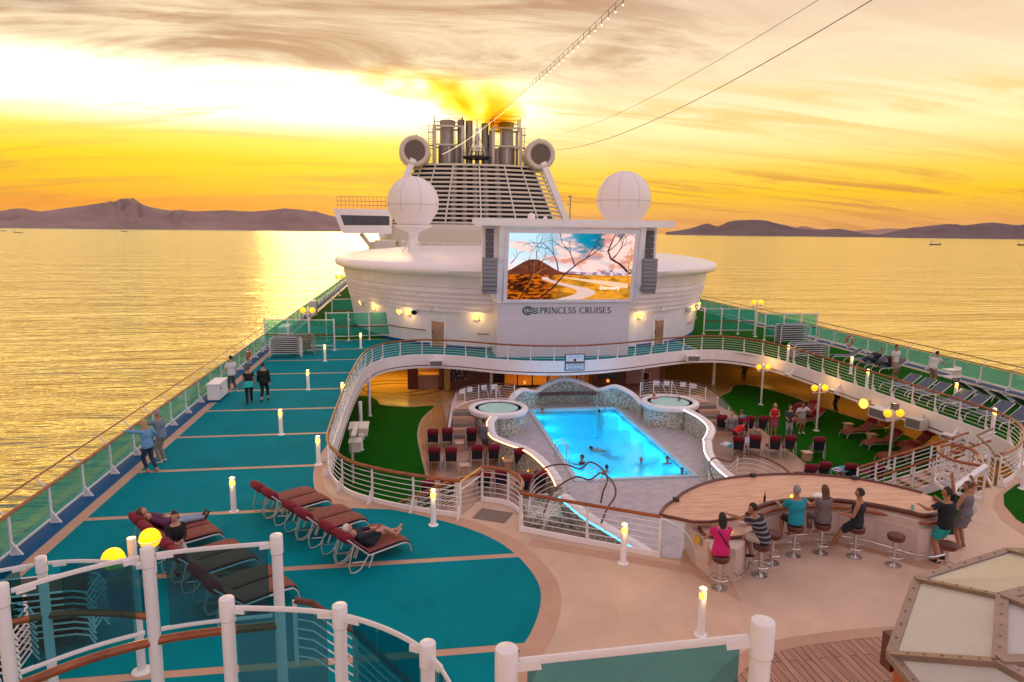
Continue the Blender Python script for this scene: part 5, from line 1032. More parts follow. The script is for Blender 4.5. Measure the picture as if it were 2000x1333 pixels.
# ================================================================ LOUNGERS
def make_lounger(name, label, cat, th, cush, sling, pillow, frame, L1=1.22, loops=True, W=.62):
    t_ = thing(name, label, cat); hx, hz = .74, .36; a = R_(th); bx, bz = hx - .82 * math.cos(a), hz + .82 * math.sin(a); ex = hx + L1
    w2 = W / 2
    s = MB(); side = lambda y: [(hx - .05, y, hz - .03), (ex - .28, y, hz - .03), (ex - .1, y, hz - .06), (ex - .01, y, hz - .16), (ex + .03, y, .02)]
    for y in (-w2, w2): s.tube(side(y), .02, 6)
    s.tube([(ex - .28, -w2, hz - .03), (ex - .28, w2, hz - .03)], .018, 6); s.tube([(hx, -w2, hz - .03), (bx, -w2, bz), (bx, w2, bz), (hx, w2, hz - .03)], .02, 6); s.build('frame', frame, t_)
    for y in (-w2, w2):
        s = MB(); s.tube([(hx + .12, y, hz - .03), (hx - .02, y, .02)], .022, 6); s.build('leg', frame, t_)
    if loops:
        for y in (-w2, w2):
            s = MB(); d_ = -.03; f = .45; px, pz = hx + (bx - hx) * f, hz + (bz - hz) * f
            s.tube([(px - .16, y, pz + .12), (px - .30, y, .25), (px - .26, y, .05), (px - .12, y, .02), (px + .02, y, .06), (px + .22, y, hz - .05)], .016, 6); s.tube([(px - .2, y, .3), (px + .12, y, .22)], .012, 5); s.build('support_loop', frame, t_)
    sd = Vector((math.cos(a), 0, math.sin(a)))
    s = MB(); s.box((hx + L1 / 2 - .08, 0, hz), (L1 - .15, W - .05, .02)); c = Vector((hx, 0, hz)).lerp(Vector((bx, 0, bz)), .5); s.box(c, (.80, W - .05, .02), M=Matrix.Rotation(a, 3, 'Y')); s.build('sling', sling, t_)
    if cush:
        th_ = .075; P = [(hx - .02, hz + th_ * .6), (hx + .3, hz + th_ * .7), (ex - .45, hz + th_ * .7), (ex - .22, hz + th_ * .5), (ex - .05, hz - .02), (ex + .01, hz - .12)]
        s = MB(); s.loft([((x, 0, z), (0, w2 * .97, 0), (0, 0, th_ * .55)) for x, z in P], 14); vs_ = s.v
        s = MB(); k = len(P); up = [(x, z + th_ * .45) for x, z in P]; dn = [(x, z - th_ * .45) for x, z in P]
        vs_ = []; 
        for (x, z), (x2, z2) in zip(up, dn):
            vs_ += [(x, -w2 * .98, (z + z2) / 2), (x, -w2 * .86, z), (x, -.2, z + .004), (x, 0, z + .008), (x, .2, z + .004), (x, w2 * .86, z), (x, w2 * .98, (z + z2) / 2), (x, w2 * .86, z2), (x, -w2 * .86, z2)]
        fs_ = [(i * 9 + j, (i + 1) * 9 + j, (i + 1) * 9 + (j + 1) % 9, i * 9 + (j + 1) % 9) for i in range(k - 1) for j in range(9)] + [tuple(range(9)), tuple(range((k - 1) * 9, k * 9))[::-1]]
        s.add(vs_, fs_, True); s.build('seat_cushion', cush, t_)
        s = MB(); n_ = Vector((math.sin(a), 0, math.cos(a))); u_ = Vector((bx - hx, 0, bz - hz)).normalized(); o_ = Vector((hx, 0, hz)) + n_ * .05
        s.loft([(o_ + u_ * q, (0, w2 * .95 * e, 0), n_ * .045 * e) for q, e in ((.0, .8), (.04, 1), (.45, 1.05), (.78, 1), (.82, .8))], 14); s.build('back_cushion', cush, t_)
    if pillow:
        n_ = Vector((math.sin(a), 0, math.cos(a))); u_ = Vector((bx - hx, 0, bz - hz)).normalized(); o_ = Vector((hx, 0, hz)) + u_ * .74 + n_ * .03
        s = MB(); s.loft([(o_ + Vector((0, y, 0)), u_ * .175 * e, n_ * .125 * e) for y, e in ((-w2 * 1.02, .55), (-w2 * .95, .85), (-w2 * .6, 1), (0, 1.05), (w2 * .6, 1), (w2 * .95, .85), (w2 * 1.02, .55))], 14); s.build('pillow', pillow, t_)
    return t_
fr = smat('lounger_frame', (.58, .55, .53), .35, metal=.3)
AX = R_(36); wv = Vector((.588, -.809))
first = None
def pairs(legs, labs, group):
    global first
    for (x, y), (la, lb) in zip(legs, labs):
        for k, lab in ((.33, lb), (1.03, la)):
            p = Vector((x, y)) - wv * k + Vector((.05, .03))
            if first is None: first = make_lounger('sun_lounger', lab, 'sun lounger', 43, M['cushion'], M['mesh_navy'], M['maroon'], fr); first.location = (p.x, p.y, .008); first.rotation_euler = (0, 0, AX); first['group'] = group
            else: dup(first, (p.x, p.y, .008), AX, lab, 'sun lounger', group)
Lg = 'maroon cushioned sun loungers on the teal deck'
pairs([(-4.0, 18.53), (-2.86, 17.0), (-1.71, 15.52)], [('maroon lounger at the far end of the right hand row, beside the bollard light', 'maroon lounger second from the far end of the right hand row'), ('maroon lounger in the middle pair of the right hand row, farther half', 'maroon lounger in the middle pair of the right hand row, nearer half'),
      ('empty maroon lounger beside the white haired man', 'maroon lounger with the white haired man lying on it')], Lg)
pairs([(-6.55, 16.6), (-5.35, 15.05), (-4.2, 13.55)], [('maroon lounger on which the person in blue trousers is stretched out', 'maroon lounger on whose edge the dark haired woman sits'), ('maroon lounger of the left row behind the first tall glass post, farther half', 'maroon lounger of the left row behind the first tall glass post, nearer half'),
      ('maroon lounger seen through the smoked glass, farther half of the nearest pair', 'maroon lounger seen through the smoked glass, nearest of all to the camera')], Lg)
# lower deck chairs
ch = None
def low_chair(x, y, lab, rz, group, var=0):
    global ch
    if ch is None: ch = make_lounger('deck_chair', lab, 'deck chair', 62, M['maroon'], M['mesh_navy'], M['maroon'], fr, .95, True, .56); ch.location = (x, y, -2.985); ch.rotation_euler = (0, 0, rz); ch['group'] = group
    else: dup(ch, (x, y, -2.985), rz, lab, 'deck chair', group)
gA = 'maroon topped deck chairs at the left of the pool'
for x, y, lab in ((1.05, 33.7, 'maroon topped chair, far row left end beside the turf'), (1.8, 33.8, 'maroon topped chair, second in the far row beside the turf'), (3.05, 33.7, 'maroon topped chair draped with a white shirt, next to the standing man'),
                  (1.02, 30.7, 'maroon topped chair, left end of the middle row by the turf'), (1.8, 30.6, 'maroon topped chair, second in the middle row'), (3.05, 30.8, 'maroon topped chair right of the first small table in the middle row'), (3.85, 30.8, 'maroon topped chair left of the second small table'), (5.0, 30.1, 'maroon topped chair alone right of the second small table'),
                  (.6, 26.4, 'maroon topped chair under the near balustrade by the turf edge'), (1.4, 26.4, 'maroon topped chair under the near balustrade, second from the turf'), (3.0, 27.2, 'maroon topped chair behind the stair gate, left one'), (3.75, 27.3, 'maroon topped chair behind the stair gate, right one'), (4.7, 26.6, 'maroon topped chair behind the farther curly railing'), (5.4, 27.0, 'maroon topped chair tucked against the glowing curved wall'),
                  (3.8, 20.6, 'maroon chair seen through the straight balustrade, left one'), (4.75, 20.4, 'maroon chair with a striped towel seen through the straight balustrade')):
    low_chair(x, y - .1, lab, R_(90), gA)
gB = 'maroon topped deck chairs at the right of the pool'
for x, y, lab, a in ((17.1, 34.6, 'maroon chair at the right end of the curling wall', 75), (17.9, 33.9, 'maroon chair behind the bending child in red', 60), (18.6, 34.2, 'maroon chair in the far right row, left of the woman in red', 78), (19.35, 34.1, 'maroon chair at the far right end of its row beside the woman in red', 78),
                     (16.0, 30.7, 'maroon chair nearest the white curling wall with a turquoise towel', 55), (17.0, 30.8, 'maroon chair with a blue striped towel in the middle right row', 62), (18.0, 30.5, 'maroon chair in the middle right row, third', 70), (18.85, 30.5, 'maroon chair in the middle right row, fourth', 75), (20.1, 30.1, 'maroon chair at the right end of the middle row by a small table', 65),
                     (17.4, 26.3, 'maroon chair behind the bar top, left one', 80), (18.2, 26.5, 'maroon chair behind the bar top, second', 80), (19.2, 26.2, 'maroon chair behind the bar top with a turquoise towel', 70), (20.2, 26.0, 'maroon chair behind the bar top, rightmost', 55)):
    low_chair(x, y, lab, R_(a), gB)
lr = None
for x, y, lab, a in ((24.4, 36.6, 'low maroon lounger on the right turf, farthest', 186), (25.9, 33.9, 'low maroon lounger on the right turf, second from far', 183), (25.8, 31.8, 'low maroon lounger on the right turf beside the nearest lamp post', 180), (25.1, 29.7, 'low maroon lounger on the right turf, nearest', 180), (25.0, 38.2, 'low maroon lounger held up beside the man in the white shirt', 190), (27.6, 34.6, 'maroon lounger under the right deck edge, farther one', 183), (27.4, 31.4, 'maroon lounger under the right deck edge, nearer one', 181)):
    if lr is None: lr = make_lounger('sun_lounger', lab, 'sun lounger', 40, M['cushion'], M['mesh_navy'], M['maroon'], fr, 1.25, False, .66); lr.location = (x, y, -2.985); lr.rotation_euler = (0, 0, R_(a)); lr['group'] = 'low maroon loungers on the right turf'
    else: dup(lr, (x, y, -2.985), R_(a), lab, 'sun lounger', 'low maroon loungers on the right turf')
def side_table(x, y, z, lab, c=None):
    t_ = thing('side_table', lab, 'side table', (x, y, z)); s = MB(); s.box((0, 0, .44), (.46, .46, .04)); s.build('table_top', M['creamdeck'], t_)
    s = MB(); s.box((0, 0, .21), (.34, .34, .42)); s.build('base', M['tan'], t_)
side_table(2.4, 33.9, -3, 'small square table between the far row of maroon chairs'); side_table(2.4, 30.5, -3, 'small square table with a snack in the middle row at left'); side_table(4.5, 30.9, -3, 'small square table with a white plate near the curved wall'); side_table(19.6, 30.4, -3, 'small tan table in the middle right row of chairs')
side_table(25.0, 35.0, -3, 'small yellow topped table between the far right turf loungers'); side_table(25.0, 32.9, -3, 'small yellow topped table between the near right turf loungers')
# slate blue loungers on the upper right deck
bl_ = None
gC = 'slate blue loungers on the right upper deck'
def blue(x, y, rz, lab):
    global bl_
    if bl_ is None: bl_ = make_lounger('blue_lounger', lab, 'sun lounger', 32, None, M['mesh_blue'], None, M['rail'], 1.3, False, .68); bl_.location = (x, y, .008); bl_.rotation_euler = (0, 0, rz); bl_['group'] = gC
    else: dup(bl_, (x, y, .008), rz, lab, 'sun lounger', gC)
ys = [32.6, 31.5, 30.5, 28.9, 27.9, 26.6, 25.5, 24.2, 23.1]
nm9 = ['first from the far end', 'second from the far end', 'third from the far end', 'fourth from the far end', 'fifth, in the middle', 'fourth from the near bend', 'third from the near bend', 'second from the near bend', 'nearest the balustrade bend']
for y, n_ in zip(ys, nm9): blue(26.9 + (.2 if y > 30 else 0), y, R_(187), 'slate blue lounger in the row along the right balustrade, ' + n_)
for y, n_ in zip([30.8, 29.7, 28.6, 27.4, 26.2, 25.0], ['farthest, beside the crew cart', 'second', 'third', 'fourth', 'fifth', 'nearest']): blue(28.0 + .0, y, R_(5), 'slate blue lounger in the outer row along the glass railing, ' + n_)
for x, y, a, lab in ((29.5, 40.6, 170, 'slate blue lounger with raised back near the life ring'), (29.8, 39.4, 175, 'slate blue lounger just behind the seated reader'), (29.6, 38.1, 185, 'slate blue lounger under the person with the striped towel'), (29.8, 37.0, 185, 'slate blue lounger beside the crewman in white')): blue(x, y, R_(a), lab)
# stacks of folded sun beds
def stack_beds(x, y, rz, n, dz, L0, lab, group, sl_, frm, W=.7, base=.30):
    s = MB(); e = [(-L0 / 2, 0, -.30), (-L0 / 2 + .03, 0, -.12), (-L0 / 2 + .14, 0, -.01), (-L0 / 2 + .3, 0, 0), (L0 / 2 - .35, 0, 0), (L0 / 2 - .12, 0, -.06), (L0 / 2, 0, -.30)]
    for yy in (-W / 2, W / 2): s.tube([(a, yy, c) for a, b, c in e], .02, 6)
    s.tube([(-L0 / 2 + .05, -W / 2, -.08), (-L0 / 2 + .05, W / 2, -.08)], .018, 5); s.tube([(L0 / 2 - .1, -W / 2, -.08), (L0 / 2 - .1, W / 2, -.08)], .018, 5); fm = s.mesh('frame', frm)
    s = MB(); s.box((0, 0, .0), (L0 - .5, W - .05, .015)); s.beam((-L0 / 2 + .04, 0, -.13), (-L0 / 2 + .26, 0, 0), W - .05, .015); sm = s.mesh('sling', sl_)
    words = ['bottom', 'second up', 'third up', 'fourth up', 'fifth up', 'sixth up', 'seventh up', 'eighth up', 'ninth up', 'tenth up']
    for i in range(n):
        w_ = 'topmost' if i == n - 1 else words[i]
        t_ = thing('stacked_sun_bed', '%s, %s' % (lab, w_), 'sun bed', (x, y, base + .02 + i * dz), rz, group); inst('frame', fm, t_); inst('sling', sm, t_)
stack_beds(-8.0, 45.2, R_(3), 9, .125, 2.0, 'white framed sun bed strapped before the left wind screen', 'stacked sun beds on the left deck', M['mesh_navy'], M['rail'])
stack_beds(-7.1, 46.5, R_(3), 9, .125, 1.5, 'dark sun bed in the stack behind the strapped one', 'stacked sun beds on the left deck', M['black'], M['dsteel'])
stack_beds(28.7, 47.6, R_(2), 8, .17, 2.5, 'slate blue sun bed piled by the right wind screen', 'stacked slate blue sun beds', M['mesh_blue'], M['rail'], .8)
stack_beds(26.3, 41.6, R_(2), 6, .15, 2.6, 'slate blue sun bed piled on the turf behind the balustrade', 'stacked slate blue sun beds', M['mesh_blue'], M['rail'], .8)
stack_beds(-7.4, 13.7, R_(6), 8, .13, 2.3, 'black sun bed piled behind the foreground glass at left', 'black sun beds stacked near the camera', M['black'], M['rail'], .75)
stack_beds(-8.2, 12.6, R_(6), 8, .13, 2.3, 'black sun bed in the second pile behind the foreground glass', 'black sun beds stacked near the camera', M['black'], M['rail'], .75)
# ================================================================ BAR
br_ = thing('bar', 'large curved bar with wide pale wooden top and dark wood edge rails', 'bar counter')
base_ = [(6.95, 15.35), (7.05, 14.6), (7.55, 14.2), (7.85, 14.42), (8.3, 15.05), (8.95, 15.65), (9.7, 16.02), (10.55, 16.12), (11.3, 15.95), (12.05, 15.42), (12.68, 14.62), (13.35, 14.7), (13.85, 15.3), (14.1, 16.1), (13.55, 16.8), (12.8, 17.3), (11.5, 17.75), (10, 17.8), (8.7, 17.55), (7.8, 17.0), (7.15, 16.3)]
s = MB(); s.prism(base_, -.9, .84); s.prism([(p[0], p[1] + (.12 if i < 12 else 0)) for i, p in enumerate(base_) if i not in (1, 2, 3)], .84, 1.03); s.build('body', smat('bar_laminate', (.60, .48, .42), .4, var=.06), br_)
otop = [(p.x, p.y) for p in interp([(6.24, 15.78, 0), (6.55, 16.25, 0), (6.95, 16.63, 0), (7.58, 17.26, 0), (8.65, 17.9, 0), (10.02, 18.19, 0), (11.56, 18.13, 0), (12.84, 17.65, 0), (13.62, 16.99, 0), (14.2, 16.1, 0), (14.0, 15.35, 0), (13.5, 14.95, 0), (12.95, 14.82, 0), (12.73, 15.05, 0), (12.22, 15.52, 0), (11.54, 15.92, 0), (10.77, 16.12, 0), (10.12, 16.17, 0), (9.36, 16.02, 0), (8.75, 15.72, 0), (8.35, 15.35, 0), (7.95, 15.3, 0), (7.3, 15.2, 0), (6.9, 15.28, 0), (6.24, 15.78, 0)], 4)][:-1]
s = MB(); s.prism(otop, 1.03, 1.085); s.build('bar_top', woodmat('pale_bar_top', C(188, 138, 108), C(222, 176, 146), (1.2, 7, 1), .35), br_)
i0 = min(range(len(otop)), key=lambda i: abs(otop[i][0] - 14.1) + abs(otop[i][1] - 16.1)); ou_ = otop[:i0]
s = MB(); s.tube([(x, y, 1.10) for x, y in ou_], .045, 8); s.build('outer_rim', M['darkwood'], br_)
inn = [(p.x, p.y) for p in interp([(14.15, 15.9, 0), (13.95, 15.3, 0), (13.5, 14.95, 0), (12.95, 14.82, 0), (12.73, 15.05, 0), (12.22, 15.52, 0), (11.54, 15.94, 0), (10.77, 16.15, 0), (10.12, 16.2, 0), (9.36, 16.05, 0), (8.75, 15.72, 0), (8.45, 15.45, 0)], 5)]
s = MB(); s.tube([(x, y, 1.13) for x, y in inn], .065, 10); s.build('arm_rail', M['darkwood'], br_)
s = MB(); s.tube([(x, y, .98) for x, y in off(inn, -.12)], .05, 8); s.build('lower_trim', M['wood'], br_)
s = MB(); s.tube([(x, y, 1.10) for x, y in ((6.24, 15.78), (6.9, 15.25), (7.3, 15.2), (7.95, 15.3), (8.4, 15.4))], .04, 8); s.build('side_rim', M['darkwood'], br_)
fr_ = [(7.55, 14.0), (7.9, 14.3), (8.4, 14.95), (9.0, 15.5), (9.75, 15.86), (10.55, 15.95), (11.25, 15.78), (11.95, 15.26), (12.55, 14.48), (13.0, 14.35), (13.5, 14.5)]
s = MB(); s.tube([(p.x, p.y, .25) for p in interp([(a, b, 0) for a, b in fr_], 4)], .025, 8)
for a, b in fr_[::2]: s.tube([(a, b, .25), (a - .02, b + .2, .25)], .015, 5)
s.build('foot_rail', M['chrome'], br_)
s = MB(); s.box((8.0, 14.85, .5), (.02, .02, .02)); lc_ = [(p.x, p.y) for p in interp([(7.12, 15.35, 0), (7.1, 14.95, 0), (7.45, 14.75, 0), (8.0, 14.75, 0), (8.4, 15.0, 0), (8.6, 15.4, 0)], 4)]
s = MB(); s.prism(lc_, .86, .90); s.build('low_shelf', M['creamdeck'], br_); s = MB(); s.tube([(x, y, .885) for x, y in lc_], .045, 8); s.tube([(8.1, 14.8, .88), (8.1, 14.8, 0)], .03, 6); s.build('shelf_rim', M['darkwood'], br_)
s = MB(); s.box((6.92, 15.0, .74), (.03, .25, .2), R_(12)); s.build('notice_plate', smat('yellow_plate', (.6, .35, .05), .4), br_)
s = MB()
s.box((0, 0, 0), (.14, .12, .10)); cm_ = s.mesh('clip', M['dark'])
for x, y in ((7.0, 16.62), (10.0, 18.12), (12.9, 17.55)): inst('clip', cm_, br_, (x, y, 1.14))
st_ = None
for x, y, lab in ((7.07, 14.0, 'bar stool under the woman in the pink top'), (8.33, 14.45, 'bar stool under the man in the striped shirt'), (8.94, 15.0, 'empty pale topped bar stool between the striped shirt and the turquoise shirt'), (9.71, 15.3, 'bar stool under the man in the turquoise shirt'), (10.5, 15.35, 'bar stool under the long haired woman in grey'),
                  (11.26, 15.05, 'bar stool under the man in the black sleeveless top'), (11.95, 14.5, 'empty bar stool at the right part of the bar front'), (12.9, 13.9, 'empty bar stool beside the man in turquoise shorts')):
    if st_ is None:
        st_ = thing('bar_stool', lab, 'bar stool', (x, y, 0), 0, 'bar stools round the bar')
        s = MB(); s.lathe([(.19, 0), (.19, .02), (.07, .035), (.045, .06), (.045, .68)], 18); s.build('pedestal', M['chrome'], st_)
        s = MB(); s.lathe([(.06, .66), (.17, .68), (.20, .72), (.20, .77)], 18); s.build('seat_base', M['darkwood'], st_)
        s = MB(); s.lathe([(.205, .77), (.21, .80), (.18, .83), (0, .84)], 18); s.build('seat', smat('stool_leather', (.10, .03, .02), .5), st_)
        s = MB(); s.tube([(.2 * math.cos(a), .2 * math.sin(a), .27) for a in [i * math.pi / 10 for i in range(20)]], .014, 5, True); s.beam((-.2, 0, .27), (.2, 0, .27), .02, .02); s.build('foot_ring', M['chrome'], st_)
    else: dup(st_, (x, y, 0), .3 * x, lab, 'bar stool', 'bar stools round the bar')
def small(name, mb, mt, lab, cat): o = mb.build(name, mt); return tag(o, lab, cat)
s = MB(); s.lathe([(.032, 1.09), (.032, 1.25), (.012, 1.31), (.012, 1.37)], 12, (9.35, 16.25, 0)); small('beer_bottle', s, smat('brown_glass', (.06, .015, .005), .1), 'brown beer bottle standing on the bar top', 'bottle')
s = MB(); s.lathe([(.035, 1.09), (.03, 1.17), (0, 1.18)], 12, (10.25, 16.45, 0)); small('candle', s, M['lampw'], 'small lit candle glass on the bar left of the long haired woman', 'candle')
s = MB(); s.lathe([(.035, .90), (.03, .98), (0, .99)], 12, (7.8, 15.0, 0)); small('candle', s, M['lampw'], 'small lit candle on the low shelf between the two seated at left', 'candle')
s = MB(); s.ball((11.0, 16.35, 1.15), (.2, .13, .08), 12, 8); small('white_bag', s, M['white'], 'white crumpled bag on the bar between two seated people', 'bag')
s = MB(); s.box((11.12, 16.22, 1.12), (.16, .1, .08)); small('small_camera', s, M['black'], 'black camera lying on the bar beside the white bag', 'camera')
s = MB(); s.lathe([(.04, 1.09), (.035, 1.22), (.02, 1.22)], 12, (13.0, 15.3, 0)); small('drink_glass', s, M['glass'], 'tall drink glass on the bar in front of the standing man', 'glass')
# ================================================================ FOREGROUND WIND SCREENS
def near_screen(name, label, pts, tops, floor=0.0, r=.082, gl_h=1.12, hand=None, gl='glass2', hmat='wood'):
    t_ = thing(name, label, 'glass screen', (pts[0][0], pts[0][1], 0)); o0 = Vector((pts[0][0], pts[0][1], 0)); L_ = [Vector((p[0], p[1], 0)) - o0 for p in pts]; k = len(L_)
    for p, h in zip(L_, tops):
        s = MB(); s.lathe([(r * 1.7, floor), (r * 1.7, floor + .04), (r * .9, floor + .05), (r * .9, h - .28), (r * 1.05, h - .26), (r * 1.05, h - .012), (r * .98, h), (0, h + .012)], 20, p); s.build('post', M['rail'], t_, 30)
    C_ = interp([(p.x, p.y, h) for p, h in zip(L_, tops)], 8)
    for i in range(k - 1):
        c = C_[i * 8:(i + 1) * 8 + 1]; d0 = (c[1] - c[0]).normalized(); seg = [c[0] + d0 * r * 1.2] + c[1:-1] + [c[-1] - (c[-1] - c[-2]).normalized() * r * 1.2]
        s = MB(); s.tube([p - Vector((0, 0, .12)) for p in seg], .026, 6, flat=(.7, 1.3))
        for e in (1, -2): q = seg[e]; s.beam(q - Vector((0, 0, .15)) - d0 * .1, q - Vector((0, 0, .15)) + d0 * .1, .05, .07)
        s.build('top_rail', M['rail'], t_)
        s = MB(); s.tube([p - Vector((0, 0, gl_h + .08)) for p in seg], .026, 6, flat=(.7, 1.3)); s.build('lower_rail', M['rail'], t_)
        s = MB(); g_ = seg[1:-1]; s.ribbon([(p.x, p.y) for p in g_], [p.z - gl_h - .05 for p in g_], [p.z - .14 for p in g_], .012); s.build('glass_panel', M[gl], t_)
    if hand: s = MB(); s.tube([p - Vector((0, 0, hand)) for p in C_], .06, 10); s.build('handrail', M[hmat], t_)
    return t_
near_screen('wind_screen', 'nearest tall curved glass screen with thick wooden rail at lower left', [(-6.6, 6.4), (-4.86, 8.34), (-3.51, 9.14), (-1.89, 9.33)], [4.0, 4.0, 4.0, 4.0], hand=1.36)
near_screen('wind_screen', 'low foreground glass screen curving down in front of the teal deck', [(-3.4, 7.6), (-2.14, 7.69), (-.84, 7.37), (.13, 6.52), (.5, 5.4)][1:], [4.0, 4.0, 4.0, 3.9])
near_screen('wind_screen', 'glass screen with leaning rail at the far lower left corner behind the first', [(-8.6, 10.6), (-6.09, 11.57), (-4.3, 11.3)], [2.75, 2.82, 2.82], hand=1.05, gl_h=.95)
near_screen('wind_screen', 'close glass screen between the two thickest posts at the bottom centre', [(.66, 4.5), (2.45, 4.16)], [5.21, 5.49])
railing('stair_railing', 'dark handrail with white bars descending behind the foreground glass', [(-1.75, 9.7, 1.75), (-1.5, 9.75, 1.65), (-.9, 9.6, 1.25), (-.15, 9.1, .75), (.5, 8.4, .3)], 1.05, 'darkwood', 6, .9, 0, hr=.05)
# ================================================================ SKYLIGHT
sk = thing('skylight', 'faceted frosted glass skylight with bronze frames at the lower right corner', 'skylight')
rim = [(5.6, 5.5), (5.91, 7.05), (7.62, 8.72), (9.87, 9.4), (12.0, 8.9), (13.4, 7.2), (13.2, 5.2), (11.5, 3.6), (9.2, 3.2), (6.9, 3.7)]
inn_ = [(6.3, 5.25), (6.45, 6.08), (7.67, 7.31), (9.6, 7.8), (11.2, 7.5), (12.1, 6.6), (12.0, 5.4), (10.9, 4.5), (9.2, 4.2), (7.4, 4.5)]
inn_ = [(6.75, 4.9), (6.45, 6.08), (7.67, 7.31), (9.6, 7.7), (11.2, 7.4), (12.1, 6.6), (12.0, 5.4), (10.9, 4.5), (9.2, 4.2), (7.4, 4.3)]
fg = smat('frosted_glass', (.46, .45, .42), .25, var=.16, vscale=.7); fm_ = smat('bronze_frame', (.30, .21, .16), .45, metal=.3, var=.25, vscale=3)
n_ = len(rim)
for i in range(n_):
    a, b, c, d_ = (rim[i][0], rim[i][1], 3.0), (rim[(i + 1) % n_][0], rim[(i + 1) % n_][1], 3.0), (inn_[(i + 1) % n_][0], inn_[(i + 1) % n_][1], 3.5), (inn_[i][0], inn_[i][1], 3.5)
    s = MB(); s.add([a, b, c, d_], [(0, 1, 2), (0, 2, 3)]); s.build('frosted_pane', fg, sk)
    s = MB(); s.beam(a, b, .12, .08); s.beam(d_, c, .14, .09); s.beam(a, d_, .13, .08)
    for k in range(1, 6):
        for (p, q) in ((a, b), (d_, c), (a, d_)): w_ = Vector(p).lerp(Vector(q), k / 6); s.ball(w_ + Vector((0, 0, .045)), .018, 6, 4)
    s.build('frame_bar', fm_, sk)
s = MB(); s.sheet([inn_], 3.5); s.build('frosted_pane', fg, sk)
for i, j in ((2, 8), (3, 7), (1, 6)): s = MB(); s.beam((inn_[i][0], inn_[i][1], 3.53), (inn_[j][0], inn_[j][1], 3.53), .14, .07); s.build('frame_bar', fm_, sk)
s = MB(); r2 = [(9.5 + (x - 9.5) * .985, 6.2 + (y - 6.2) * .985) for x, y in rim]; s.prism(r2, 2.2, 2.96); s.build('curb', smat('orange_curb', (.42, .10, .02), .5, var=.1), sk)
s = MB(); r3 = [(9.5 + (x - 9.5) * .9, 6.2 + (y - 6.2) * .9) for x, y in rim]; s.prism(r3, 0.01, 2.2); s.build('drum', M['creamdeck'], sk)
s = MB(); s.box((6.5, 7.75, 2.55), (.16, .2, .5)); s.build('vent_box', M['darkwood'], sk)
# ================================================================ FIXTURES
def fx(name, lab, cat, boxes, mt): 
    s = MB()
    for b in boxes: s.box(*b)
    o = s.build(name, mt); return tag(o, lab, cat)
lk = fx('rescue_locker', 'white cabinet against the left glass railing beside the person in white', 'cabinet', [((-9.35, 34.2, .42), (.55, 1.5, .84)), ((-9.35, 34.2, .86), (.62, 1.56, .05))], M['white'])
s = MB(); s.box((-9.06, 33.7, .62), (.02, .12, .1)); s.box((-9.35, 34.2, .06), (.57, 1.52, .1)); s.build('plinth', M['blue'], lk)
fx('rescue_locker', 'distant white cabinet by the left railing near the wind screens', 'cabinet', [((-9.3, 52.5, .55), (.7, 2.0, 1.1))], M['white'])
fx('rescue_locker', 'grey box cabinet farther along the left railing', 'cabinet', [((-9.3, 68, .7), (.6, 1.2, 1.4))], M['white2'])
fx('equipment_box', 'pale boxes hung below the left balustrade over the turf', 'equipment', [((-2.45, 31.5, -1.0), (.8, 1.1, .34)), ((-2.45, 31.5, -.80), (.9, 1.2, .05)), ((-2.5, 29.9, -1.25), (.5, .7, .42)), ((-2.5, 29.9, -1.02), (.56, .76, .04)), ((-2.55, 30.6, -.7), (.2, 2.2, .08)), ((-2.3, 30.7, -1.1), (.25, .4, .25)), ((-2.6, 29.5, -1.9), (.1, .1, 1.9))], M['cream'])
def spk(x, y, z, rz, lab, mt='white', d=(.9, .55, .42)):
    t_ = thing('deck_speaker', lab, 'loudspeaker', (x, y, z), rz); s = MB(); s.box((0, 0, 0), d); s.beam((0, .2, .1), (0, .5, .35), .1, .1); s.build('case', M[mt], t_); s = MB(); s.box((0, -d[1] / 2 - .01, 0), (d[0] - .1, .02, d[2] - .1)); s.build('grille', smat('grille', (.16, .15, .15), .7), t_)
spk(1.6, 44.2, -.35, 0, 'white loudspeaker on the fascia at the far left of the opening'); spk(19.4, 44.4, -.35, R_(-5), 'white loudspeaker on the fascia at the far right of the opening')
spk(23.45, 30.2, -.62, R_(-80), 'big white loudspeaker on the right fascia next to the round lamp', 'white', (1.2, .7, .5)); spk(23.5, 28.0, -.5, R_(-75), 'white loudspeaker on the right fascia above the nearest lamp post', 'cream', (.8, .5, .5)); spk(23.5, 25.9, -.55, R_(-75), 'low white loudspeaker on the right fascia near the bend', 'white', (.7, .4, .25)); spk(23.6, 34.6, -.5, R_(-80), 'small white loudspeaker on the right fascia between two lamp posts', 'white', (.5, .3, .2)); spk(23.4, 39.0, -.5, R_(-80), 'tiny white light box on the right fascia near the farthest lamp post', 'white', (.45, .25, .15))
def board(z0, z1, lines, lab, sz):
    t_ = thing('notice_board', lab, 'sign', (0, 0, 0)); s = MB(); s.box((10.28, 41.58, (z0 + z1) / 2), (1.28, .05, z1 - z0)); s.build('frame', M['ring'] if 0 else M['darkwood'], t_)
    s = MB(); s.box((10.28, 41.55, (z0 + z1) / 2), (1.16, .03, z1 - z0 - .1)); s.build('plate', smat('sign_face', (.62, .70, .76), .4), t_)
    for tx, zz in lines: text(tx, sz, wallM(10.28, 41.53, zz), smat('sign_blue', (.03, .16, .36), .5), 'lettering', t_, .003, 'CENTER')
board(-.48, .02, [('NO JUMPING', -.19), ('OR DIVING', -.40)], 'framed NO JUMPING OR DIVING sign on the fascia behind the pool', .17)
b2 = thing('notice_board', 'upper framed sign with a row of pale letters and a red emblem', 'sign', (0, 0, 0)); s = MB(); s.box((10.28, 41.58, .32), (1.28, .05, .54)); s.build('frame', M['darkwood'], b2); s = MB(); s.box((10.28, 41.55, .32), (1.16, .03, .44)); s.build('plate', smat('sign_face2', (.66, .74, .80), .4), b2)
